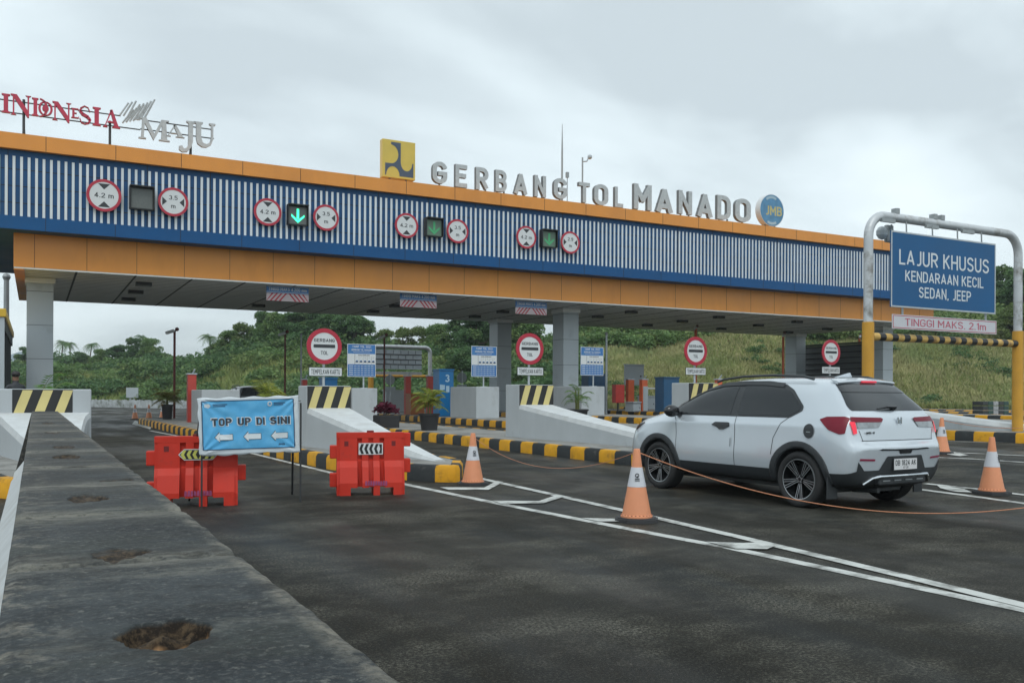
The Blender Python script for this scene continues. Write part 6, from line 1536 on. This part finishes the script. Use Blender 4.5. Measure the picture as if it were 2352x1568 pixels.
def palm_tree(loc, h, label, seed):
    t = thing('coconut_palm', label, 'palm tree', loc, 0, 'coconut palms in the distance'); g = random.Random(seed); lx = g.uniform(-.6, .6)
    MB().tube([(0, 0, 0), (lx * .3, 0, h * .5), (lx, 0, h)], [.2, .15, .12], 7).build('trunk', BARK, t, world=False, smooth=True)
    mb = MB()
    for k in range(16):
        a = math.tau * k / 16 + g.uniform(-.15, .15); el = g.uniform(-.2, .9); Lf = g.uniform(2.2, 3.0); c_, s_ = math.cos(a), math.sin(a)
        pts = []
        for i in range(9): s = i / 8; pts.append(Vector((lx + c_ * Lf * s, s_ * Lf * s, h + Lf * (el * s - 1.1 * s * s))))
        for i in range(1, 9):
            p = pts[i]; w_ = .75 * math.sin(math.pi * min(1, .15 + i / 9)) ; nx_ = Vector((-s_, c_, 0)); dd = (pts[i] - pts[i - 1])
            for sd in (-1, 1):
                for q in (.0, .5):
                    b0 = pts[i - 1] + dd * q; mb.add([b0, b0 + dd * .35, b0 + dd * .8 + nx_ * sd * w_ + Vector((0, 0, -w_ * .5))], [(0, 1, 2)])
    mb.build('crown', LF1, t, world=False); t.scale = (.62, .62, .62)
# ---- terrain -----------------------------------------------------------
CT = [(-200, 115, 170, 5.2), (0, 105, 150, 4.6), (200, 102, 140, 4.8), (330, 98, 130, 5.0), (400, 94, 122, 4.8), (470, 88, 112, 4.6), (520, 84, 108, 5.6), (600, 78, 104, 6.4), (700, 74, 100, 6.6), (830, 72, 98, 6.0), (900, 70, 96, 4.9), (1000, 70, 96, 5.3), (1120, 68, 96, 6.0), (1250, 66, 92, 6.4),
      (1400, 64, 88, 6.2), (1600, 64, 86, 6.6), (1800, 66, 86, 6.8), (2000, 68, 88, 7.0), (2200, 70, 90, 7.0), (2352, 72, 92, 7.6), (2700, 74, 95, 8)]
def azof(px): v = ray(px, 905); return math.degrees(math.atan2(v.x, v.y))
CA = np.array([azof(c[0]) for c in CT]); C1_ = np.array([c[1] for c in CT], float); C2_ = np.array([c[2] for c in CT], float); C3_ = np.array([c[3] for c in CT], float)
def hill_h(x, y):
    a = np.degrees(np.arctan2(x, y)); r_ = np.hypot(x, y); rb = np.interp(a, CA, C1_); rt = np.interp(a, CA, C2_); h = np.interp(a, CA, C3_)
    s = np.clip((r_ - rb) / (rt - rb), 0, 1); s = s * s * (3 - 2 * s) * .55 + s * .45
    bump = np.sin(x * .21 + 1) * np.cos(y * .17) * .45 + np.sin(x * .53 + y * .4) * .22 + (np.sin(x * .34 + y * .11) + np.sin(y * .42 - x * .2)) * .38 * np.clip((a - 30) / 4, 0, 1)
    left = np.clip((14 - a) / 10, 0, 1)
    ridge = np.exp(-((r_ - (rb + 9)) / 5.5) ** 2) * left * (1.9 + .5 * np.sin(a * 1.3))
    return gz(31) * np.clip(x / 31, 0, 1) + s * (h + bump) + ridge * (s > 0) + np.clip(r_ - rt, 0, 200) * .01
na, nr_ = 190, 44
A_ = np.linspace(-12, 72, na); T_ = np.linspace(0, 1, nr_) ** 1.3
V = []
for a in A_:
    rb = np.interp(a, CA, C1_) - 3
    rr_ = rb + T_ * 150; x = rr_ * math.sin(R(a)); y = rr_ * math.cos(R(a)); z = hill_h(x, y) - .03; V.append(np.stack([x, y, z], 1))
V = np.concatenate(V); F = np.array([(i * nr_ + j, (i + 1) * nr_ + j, (i + 1) * nr_ + j + 1, i * nr_ + j + 1) for i in range(na - 1) for j in range(nr_ - 1)])
HM = mat('hill_grass', (.12, .125, .05), .95, var=.35, scale=.35, stain=(.19, .15, .07), stains=.12, bump=.5, bscale=3, samt=(.45, .6))
ho = np_obj('hill', V, F[:, ::-1], HM); struct(ho); ho.data.polygons.foreach_set('use_smooth', [True] * len(ho.data.polygons))
# ---- shrubs covering the slopes (uncountable): left and middle -------------
def tiles(bases, pos, sc_, rot):
    outV, outF, o = [], [], 0
    for i, (p, s, r_) in enumerate(zip(pos, sc_, rot)):
        V, F = bases[i % len(bases)]; c_, q = math.cos(r_), math.sin(r_); M = np.array([[c_, -q, 0], [q, c_, 0], [0, 0, 1]]) * s
        outV.append(V @ M.T + p); outF.append(F + o); o += len(V)
    return np.concatenate(outV), np.concatenate(outF)
def clump(seed, n, leaf):
    g = random.Random(seed); bl = [(g.uniform(-.9, .9), g.uniform(-.9, .9), g.uniform(.2, .9), g.uniform(.35, .75)) for _ in range(7)]
    return quads(crown_pts(n, bl, seed), leaf)
bases = [clump(s, 460, .155) for s in range(5)]
def scatter(n, a0, a1, t0, t1, seed, smin, smax, keep=None):
    g = np.random.default_rng(seed); P, S_, Q = [], [], []
    while len(P) < n:
        a = g.uniform(a0, a1); rb = np.interp(a, CA, C1_); rt = np.interp(a, CA, C2_); t_ = g.uniform(t0, t1); r_ = rb + (rt - rb) * t_; x, y = r_ * math.sin(R(a)), r_ * math.cos(R(a))
        if keep and not keep(a, t_, x, y, g): continue
        P.append((x, y, float(hill_h(x, y)) - .25)); S_.append(g.uniform(smin, smax)); Q.append(g.uniform(0, 6.28))
    return np.array(P), S_, Q
nz = lambda x, y, s, o: mnoise.noise(Vector((x * s + o, y * s, 0)))
p_, s_, q_ = scatter(380, -4, 33, .0, 1.05, 1, .9, 1.8, lambda a, t_, x, y, g: nz(x, y, .07, 3) > -.12)
V, F = tiles(bases, p_, s_, q_); stuff(np_obj('dark_shrubs', V, F, LF1), 'mass of dark green shrubs covering the slope behind the gate', 'shrubs')
p_, s_, q_ = scatter(420, -4, 33, -.02, 1.0, 2, .7, 1.4, lambda a, t_, x, y, g: nz(x, y, .07, 3) < .10)
V, F = tiles(bases, p_, s_, q_); stuff(np_obj('green_shrubs', V, F, LF2), 'mass of mid green shrubs and creepers on the left slope', 'shrubs')
p_, s_, q_ = scatter(230, -4, 34, -.02, .9, 3, .5, 1.0, lambda a, t_, x, y, g: nz(x, y, .09, 9) > .08)
V, F = tiles(bases, p_, s_, q_); stuff(np_obj('light_shrubs', V, F, LF3), 'scattered yellow-green bushes along the slope', 'shrubs')
# right-hand slope: green band above, dry grass below
p_, s_, q_ = scatter(330, 32, 62, .80, 1.3, 4, .8, 1.7)
V, F = tiles(bases, p_, s_, q_); stuff(np_obj('upper_shrubs', V, F, LF2), 'band of green shrubs along the top of the dry grass slope', 'shrubs')
p_, s_, q_ = scatter(230, 33, 62, .02, .9, 5, .3, .8, lambda a, t_, x, y, g: nz(x, y, .12, 4) > .12)
V, F = tiles(bases, p_, s_, q_); stuff(np_obj('slope_bushes', V, F, LF1), 'small dark bushes dotted over the dry grass slope', 'shrubs')
def grass(n, a0, a1, t0, t1, seed, h, m, name, label, keep=None, wd=.07):
    g = np.random.default_rng(seed); a = g.uniform(a0, a1, n); rb = np.interp(a, CA, C1_); rt = np.interp(a, CA, C2_); r_ = rb + (rt - rb) * g.uniform(t0, t1, n)
    x, y = r_ * np.sin(np.radians(a)), r_ * np.cos(np.radians(a)); 
    if keep is not None:
        k = np.array([keep(x[i], y[i]) for i in range(n)]); x, y = x[k], y[k]; n = len(x)
    z = hill_h(x, y) - .05; hh = h * g.uniform(.5, 1.25, n); th = g.uniform(0, 6.28, n); le = g.normal(0, .22, (n, 2)) * hh[:, None]
    B = np.stack([x, y, z], 1); dx_ = np.stack([np.cos(th), np.sin(th), 0 * th], 1) * wd
    T = B + np.stack([le[:, 0], le[:, 1], hh], 1); Mi = B + np.stack([le[:, 0] * .3, le[:, 1] * .3, hh * .6], 1)
    V = np.stack([B - dx_, B + dx_, Mi + dx_ * .8, T, Mi - dx_ * .8], 1).reshape(-1, 3); i0 = np.arange(n) * 5
    F = np.concatenate([np.stack([i0, i0 + 1, i0 + 2, i0 + 4], 1), np.stack([i0 + 4, i0 + 2, i0 + 3, i0 + 3], 1)[:0]]); 
    F2 = np.stack([i0 + 4, i0 + 2, i0 + 3], 1); me_o = np_obj(name, V, F, m)
    # tips as a second face set
    bm = None
    tip = np_obj('tip', V, F2, m); 
    # join tips into the same object
    o = me_o; md = bpy.data.meshes.new(name); nv = len(V); 
    L1 = F.ravel(); L2 = F2.ravel(); md.vertices.add(nv); md.vertices.foreach_set('co', V.astype(np.float32).ravel()); md.loops.add(len(L1) + len(L2)); md.loops.foreach_set('vertex_index', np.concatenate([L1, L2]).astype(np.int32))
    tot = np.concatenate([np.full(len(F), 4), np.full(len(F2), 3)]); st_ = np.concatenate([[0], np.cumsum(tot)[:-1]]); md.polygons.add(len(tot)); md.polygons.foreach_set('loop_start', st_.astype(np.int32)); md.polygons.foreach_set('loop_total', tot.astype(np.int32)); md.materials.append(m); md.update(calc_edges=True)
    o.data = md; bpy.data.objects.remove(tip); return stuff(o, label, 'grass')
GD = leafmat('dry_grass', (.38, .37, .18), var=.30, scale=.5, stain=(.22, .28, .11), tr=.2, stains=.14)
GG = leafmat('green_grass', (.24, .29, .10), var=.3, scale=.5, stain=(.26, .27, .10), tr=.2, stains=.2)
GB = leafmat('brown_grass', (.20, .15, .085), var=.3, scale=.6, tr=.15)
grass(90000, 32, 62, -.03, .95, 21, .62, GD, 'dry_grass', 'tall dry yellow grass covering the slope at right')
grass(70000, 31, 62, -.05, .9, 22, .60, GG, 'green_grass', 'greener grass mixed through the slope at right', lambda x, y: nz(x, y, .11, 2) > -.15)
grass(16000, 32, 62, .0, .75, 23, .5, GB, 'brown_grass', 'patches of brown withered grass on the slope at right', lambda x, y: nz(x, y, .09, 7) > .12)
grass(64000, -4, 32, -.03, 1.0, 24, .9, GG, 'slope_grass', 'patches of yellow-green grass between the shrubs at left', lambda x, y: nz(x, y, .07, 3) < .18, wd=.08)
# ---- skyline trees -----------------------------------------------------
def at_hill(px, r_): v = polar(px, r_); return (v.x, v.y, float(hill_h(v.x, v.y)) - .3)
TL = [('dark', 185, 138, 2.9, 'rounded dark tree in the far tree line right of the left column'), ('mid', 232, 135, 3.2, 'mid green tree in the far tree line, third crown from the left column'), ('dark', 270, 132, 3.6, 'dark bushy tree in the far tree line below the orange beam'),
      ('tall', 308, 130, 4.2, 'taller dark tree at the peak of the far tree line'), ('mid', 345, 128, 3.8, 'mid green tree at the right end of the far tree line'), ('dark', 60, 145, 3.6, 'dark tree glimpsed left of the left column'),
      ('light', 492, 108, 2.8, 'pale green small tree at the left start of the hill crest'), ('mid', 528, 104, 3.6, 'mid green tree on the rising hill crest'), ('light', 560, 102, 3.9, 'pale loose tree on the hill crest above the banner'),
      ('tall', 600, 100, 4.8, 'tall dark tree on the crest left of the first hanging board'), ('mid', 640, 98, 4.6, 'mid green tree on the crest under the first hanging board'), ('dark', 680, 97, 4.6, 'dark tree on the crest right of the first hanging board'),
      ('tall', 722, 96, 4.8, 'tall dark tree directly behind the largest toll sign'), ('dark', 770, 95, 4.9, 'broad dark tree upper right of the largest toll sign'), ('dark', 815, 94, 4.9, 'dark rounded tree ending the crest at the sky gap'),
      ('light', 880, 94, 4.2, 'pale green tree in the dip above the sign gantry'), ('light', 925, 93, 4.6, 'pale feathery tree above the large sign back'), ('light', 968, 93, 4.6, 'pale feathery tree right of the sky gap under the middle hanging board'),
      ('mid', 1010, 92, 5.0, 'mid green tree above the blue cabinet'), ('tall', 1050, 88, 5.6, 'tall dark tree behind the middle tariff board'), ('dark', 1095, 86, 5.5, 'large dark tree left of the middle columns'), ('mid', 1195, 88, 5.5, 'mid green tree between the middle columns'),
      ('dark', 1065, 76, 4.6, 'near dark leafy tree low behind the blue cabinet'), ('mid', 1350, 92, 3.8, 'mid green tree right of the middle columns on the slope top'), ('dark', 1480, 93, 3.4, 'dark tree on the slope top before the rightmost camera poles'),
      ('dark', 1680, 94, 3.6, 'dark tree on the slope top beneath the right part of the canopy'), ('mid', 1950, 95, 4.0, 'mid green tree behind the left foot of the pipe gantry'), ('tall', 2312, 96, 6.0, 'tall grey-green tree rising right of the large blue sign'),
      ('dark', 2352, 92, 6.0, 'dark tree at the right edge behind the pipe gantry'), ('mid', 2270, 98, 4.5, 'tree mostly hidden by the large blue sign'), ('light', 2330, 86, 4.2, 'pale green bushy tree low at the right edge')]
for i, (k, px, r_, h, lab) in enumerate(TL): tree(k, at_hill(px, r_), h * (.80 if 840 < px < 1040 else .95), lab, i * 1.3)
for i, (px, r_, h, lab) in enumerate(((140, 150, 3.9, 'leftmost coconut palm beside the left column'), (163, 152, 3.6, 'second coconut palm beside the left column'), (205, 150, 3.4, 'coconut palm rising over the far tree line'), (485, 106, 3.4, 'lone coconut palm silhouette on the hill crest'), (330, 140, 4.2, 'coconut palm in the far tree line peak'))):
    p = at_hill(px, r_); palm_tree(p, h * 1.75, lab, i)
# far mountains, the blue of distant haze put into their colour
mb = MB(); g = random.Random(4); N_ = 60; vs = []
for i in range(N_ + 1):
    a = R(-20 + 32 * i / N_); h = 24 + 16 * math.sin(i * .23) + 6 * math.sin(i * .71) + g.uniform(-1, 1)
    for (r_, z) in ((900, -5), (960, h * .75), (1000, h), (1100, -5)): vs.append((r_ * math.sin(a), r_ * math.cos(a), z))
mb.add(vs, [(i * 4 + k, (i + 1) * 4 + k, (i + 1) * 4 + k + 1, i * 4 + k + 1) for i in range(N_) for k in range(3)])
o = mb.build('mountain', mat('mountain_haze_blue', (.14, .19, .22), .95, var=.1, scale=.01), smooth=True); struct(o)
# far low parapet wall
a, b = G(196, 934), G(478, 938); mb = MB(); n = 46; dd = (b - a)
for i in range(n):
    p = a + dd * (i / n); q = a + dd * ((i + .96) / n); hh = .72 + .04 * math.sin(i * 2.1)
    mb.add([(p.x, p.y, 0), (q.x, q.y, 0), (q.x, q.y + .3, 0), (p.x, p.y + .3, 0), (p.x, p.y, hh), (q.x, q.y, hh), (q.x, q.y + .3, hh), (p.x, p.y + .3, hh)], [(0, 1, 5, 4), (1, 2, 6, 5), (2, 3, 7, 6), (3, 0, 4, 7), (4, 5, 6, 7)])
tag(mb.build('parapet_wall', mat('old_white_wall', (.42, .45, .46), .8, var=.25, scale=2, stain=(.16, .18, .15), stains=1.5)), 'long low whitewashed wall at the foot of the far left slope', 'wall')
a = polar(290, 96); b = polar(318, 96); t = thing('utility_box', 'small grey sign back standing behind the far white wall', 'box', ((a.x + b.x) / 2, a.y, .5))
MB().box(a.x, b.x, a.y, a.y + .2, .9, 1.9).build('panel', GREYC, t, bevel=.02); MB().box(a.x + .3, a.x + .45, a.y + .05, a.y + .15, 0, .9).box(b.x - .45, b.x - .3, a.y + .05, a.y + .15, 0, .9).build('post', GREYP, t)

# ---- potted plants ------------------------------------------------------
def frond_plant(loc, h, spread, n, m, seed, name, label, pot=(.22, .4), stems=3, cat='potted plant', leafw=.03, droop=1.0):
    t = thing(name, label, cat, loc); g = random.Random(seed)
    if pot:
        r_, ph = pot; MB().lathe([(r_ * .78, 0), (r_ * .98, ph * .88), (r_ * 1.08, ph * .9), (r_ * 1.08, ph), (r_ * .95, ph), (r_ * .9, ph * .9)], 20).build('pot', POT, t, world=False, smooth=30); MB().disc(0, 0, r_ * .92, ph * .86, ph * .92, n=18).build('soil', SOIL, t, world=False)
        z0 = ph * .9
    else: z0 = 0
    mb = MB(); sm = MB(); tops = []
    for s in range(stems):
        a = math.tau * s / max(1, stems) + .4; r_ = .05 * (stems > 1); hh = (h - z0) * g.uniform(.35, .6); lean = g.uniform(0, .12) * spread
        p0 = Vector((r_ * math.cos(a), r_ * math.sin(a), z0 - .02)); p1 = Vector((lean * math.cos(a), lean * math.sin(a), z0 + hh)); sm.tube([p0, (p0 + p1) / 2, p1], [.025, .018, .012], 5); tops.append((p0, p1))
    for k in range(n):
        p0, p1 = tops[k % stems]; a = k * 2.4 + g.uniform(-.3, .3); s0 = g.uniform(.3, 1); b0 = p0.lerp(p1, s0); Lf = spread * g.uniform(.75, 1.15); el = g.uniform(.5, 1.5); c_, q_ = math.cos(a), math.sin(a); N_ = 9; pts = []
        for i in range(N_ + 1): s = i / N_; pts.append(b0 + Vector((c_ * Lf * s * .85, q_ * Lf * s * .85, Lf * (el * s - droop * s * s))))
        sm.tube(pts, [.007] * N_ + [.002], 4)
        nx_ = Vector((-q_, c_, 0))
        for i in range(2, N_ + 1):
            dd = pts[i] - pts[i - 1]; ll = Lf * .34 * math.sin(math.pi * min(1, (i + 1) / (N_ + 2)))
            for hf in (0, .5):
                for sd in (-1, 1):
                    b = pts[i - 1] + dd * hf; tip = b + nx_ * sd * ll + dd.normalized() * ll * .55 + Vector((0, 0, -ll * g.uniform(.1, .45))); w_ = dd.normalized() * leafw
                    mid_ = b.lerp(tip, .45); mb.add([b, mid_ - w_ * .5, tip, mid_ + w_ * .5 + Vector((0, 0, .006))], [(0, 1, 2, 3)])
    mb.build('fronds', m, t, world=False); sm.build('stems', mat('plant_stem', (.13, .15, .04), .6), t, world=False)
    return t
PY = leafmat('palm_yellow_green', (.22, .27, .05), scale=3, stain=(.33, .30, .05), stains=2.5, tr=.3); PG = leafmat('palm_green', (.10, .20, .05), scale=3, tr=.3)
def onisl(px, Y): p = atY(px, 930, Y); return (p.x, Y, gz(p.x) + KH - .015)
frond_plant(onisl(986, 24.6), 1.55, .62, 34, PY, 1, 'potted_palm', 'bushy yellow-green palm in a black pot on the kerb left of the centre wall', (.30, .50), 4)
frond_plant(onisl(611, 25.0), 1.75, .75, 26, PY, 2, 'potted_palm', 'yellow-green palm rising behind the top of the blue banner', (.26, .42), 3)
frond_plant(onisl(101, 23.0), 2.05, .75, 20, PG, 3, 'potted_palm', 'thin green palm in front of the left column behind the wall', (.24, .40), 2)
frond_plant(onisl(384, 40.0), 1.35, .75, 24, leafmat('palm_rusty', (.16, .17, .04), scale=3, stain=(.22, .12, .04), stains=3, tr=.3), 4, 'potted_palm', 'rusty green palm in a large black pot far on the left island', (.23, .62), 3)
frond_plant(onisl(1326, 25.5), 1.75, .65, 13, PG, 5, 'potted_palm', 'sparse thin-leaved palm in a black pot before the middle column', (.36, .50), 5, leafw=.018)
p = onisl(887, 27.2); t = thing('planter', 'purple-leaved bush in a black square planter on the island', 'planter', p)
MB().box(-.33, .33, -.33, .33, 0, .40).build('trough', POT, t, world=False, bevel=.015); MB().box(-.30, .30, -.30, .30, .39, .41).build('soil', SOIL, t, world=False)
V, F = quads(crown_pts(900, [(0, 0, .58, .28), (.2, .05, .52, .2), (-.2, 0, .54, .2)], 5), .07); np_obj('leaves', V, F, leafmat('purple_leaf', (.10, .012, .03), var=.5, scale=8, tr=.2), t)
MB().tube([(0, 0, .4), (.03, 0, .7)], .015, 5).tube([(.05, 0, .4), (.18, .03, .62)], .012, 5).build('stems', BARK, t, world=False)
# ---- attendant behind the left wall ----------------------------------------
def attendant(loc, rz):
    t = thing('person', 'person with dark hair and dark shirt standing by the booth, only head showing', 'person', loc, rz)
    J = [(0, 0, .92), (0, 0, 1.15), (0, 0, 1.36), (0, 0, 1.46), (0, .02, 1.55), (0, .02, 1.64)]; RD = [(.15, .10), (.14, .095), (.16, .09), (.055, .055), (.085, .09), (.07, .08)]
    E = [(i, i + 1) for i in range(5)]
    def ch(st_, pts, rs_):
        pr = st_
        for p, r_ in zip(pts, rs_): J.append(p); RD.append((r_, r_)); E.append((pr, len(J) - 1)); pr = len(J) - 1
        return pr
    for s in (-1, 1):
        w_ = ch(2, [(s * .18, 0, 1.36), (s * .23, .01, 1.08), (s * .24, .10, .86), (s * .24, .13, .80)], [.055, .042, .030, .035])
        for k, (dx_, l_) in enumerate(((-.03, .07), (-.01, .085), (.01, .08), (.03, .065))): ch(w_, [(s * .24 + dx_, .15, .76), (s * .24 + dx_, .15 + .01, .76 - l_ * .55), (s * .24 + dx_, .14, .76 - l_)], [.011, .010, .008])
        ch(w_, [(s * .20, .17, .78), (s * .19, .19, .74)], [.012, .009])
        f_ = ch(0, [(s * .09, 0, .85), (s * .10, .01, .47), (s * .10, -.02, .09), (s * .10, .10, .03)], [.085, .055, .04, .035])
    me = bpy.data.meshes.new('body'); me.from_pydata(J, E, []); o = bpy.data.objects.new('body', me); COL.objects.link(o)
    sk = o.modifiers.new('skin', 'SKIN'); sk.use_smooth_shade = True
    for i, v in enumerate(me.skin_vertices[0].data): v.radius = RD[i]; v.use_root = (i == 0)
    ss = o.modifiers.new('sub', 'SUBSURF'); ss.levels = 2; ss.render_levels = 2; SKM = mat('skin_and_shirt', (.20, .11, .07), .6, var=.05); me.materials.append(SKM); o.parent = t
    nt_ = SKM.node_tree; c_ = nt_.nodes.new('ShaderNodeTexCoord'); s_ = nt_.nodes.new('ShaderNodeSeparateXYZ'); r_ = nt_.nodes.new('ShaderNodeValToRGB'); nt_.links.new(c_.outputs['Object'], s_.inputs[0]); nt_.links.new(s_.outputs[2], r_.inputs[0])
    r_.color_ramp.interpolation = 'CONSTANT'; r_.color_ramp.elements[0].color = (.02, .024, .03, 1); r_.color_ramp.elements[1].position = .999; r_.color_ramp.elements[1].color = (.20, .11, .07, 1)
    mm = nt_.nodes.new('ShaderNodeMath'); mm.operation = 'MULTIPLY'; mm.inputs[1].default_value = 1 / 1.50; nt_.links.new(s_.outputs[2], mm.inputs[0]); nt_.links.new(mm.outputs[0], r_.inputs[0]); nt_.links.new(r_.outputs[0], nt_.nodes['Principled BSDF'].inputs['Base Color'])
    MB().sphere((0, .0, 1.655), .105, 16, sc=(.92, 1.0, .78)).build('hair', mat('hair', (.012, .01, .01), .5), t, world=False, smooth=True)
    mb = MB(); mb.lathe([(.02, .0), (.175, .0), (.165, .25), (.185, .40), (.12, .50), (.06, .52)], 18); 
    for v in mb.v: v.z += .90; v.y *= .66
    mb.build('shirt', mat('dark_shirt', (.025, .03, .035), .8), t, world=False, smooth=True)
    mb = MB(); mb.sphere((-.032, -.085, 1.60), .011, 8).sphere((.032, -.085, 1.60), .011, 8); mb.build('eyes', mat('eye', (.02, .02, .02), .2), t, world=False)
    MB().add([(0, -.085, 1.60), (-.015, -.08, 1.565), (.015, -.08, 1.565), (0, -.112, 1.57)], [(0, 1, 3), (0, 3, 2), (1, 2, 3)]).build('nose', mat('skin', (.2, .11, .07)), t, world=False)
    return t
pp = atY(36, 900, 24.5); attendant((pp.x, 24.5, .10), R(20))
# ---- thin haze in the air ------------------------------------------------------
hm = bpy.data.materials.new('haze'); hm.use_nodes = True; hn = hm.node_tree; hn.nodes.clear(); ho_ = hn.nodes.new('ShaderNodeOutputMaterial'); pv = hn.nodes.new('ShaderNodeVolumePrincipled')
pv.inputs['Color'].default_value = (.86, .93, .97, 1); pv.inputs['Density'].default_value = .0005; pv.inputs['Anisotropy'].default_value = .2; hn.links.new(pv.outputs[0], ho_.inputs['Volume'])
hz_ = MB().box(-1600, 2100, -700, 2600, -7, 60).build('haze', hm); hz_['kind'] = 'stuff'
bpy.context.view_layer.update()
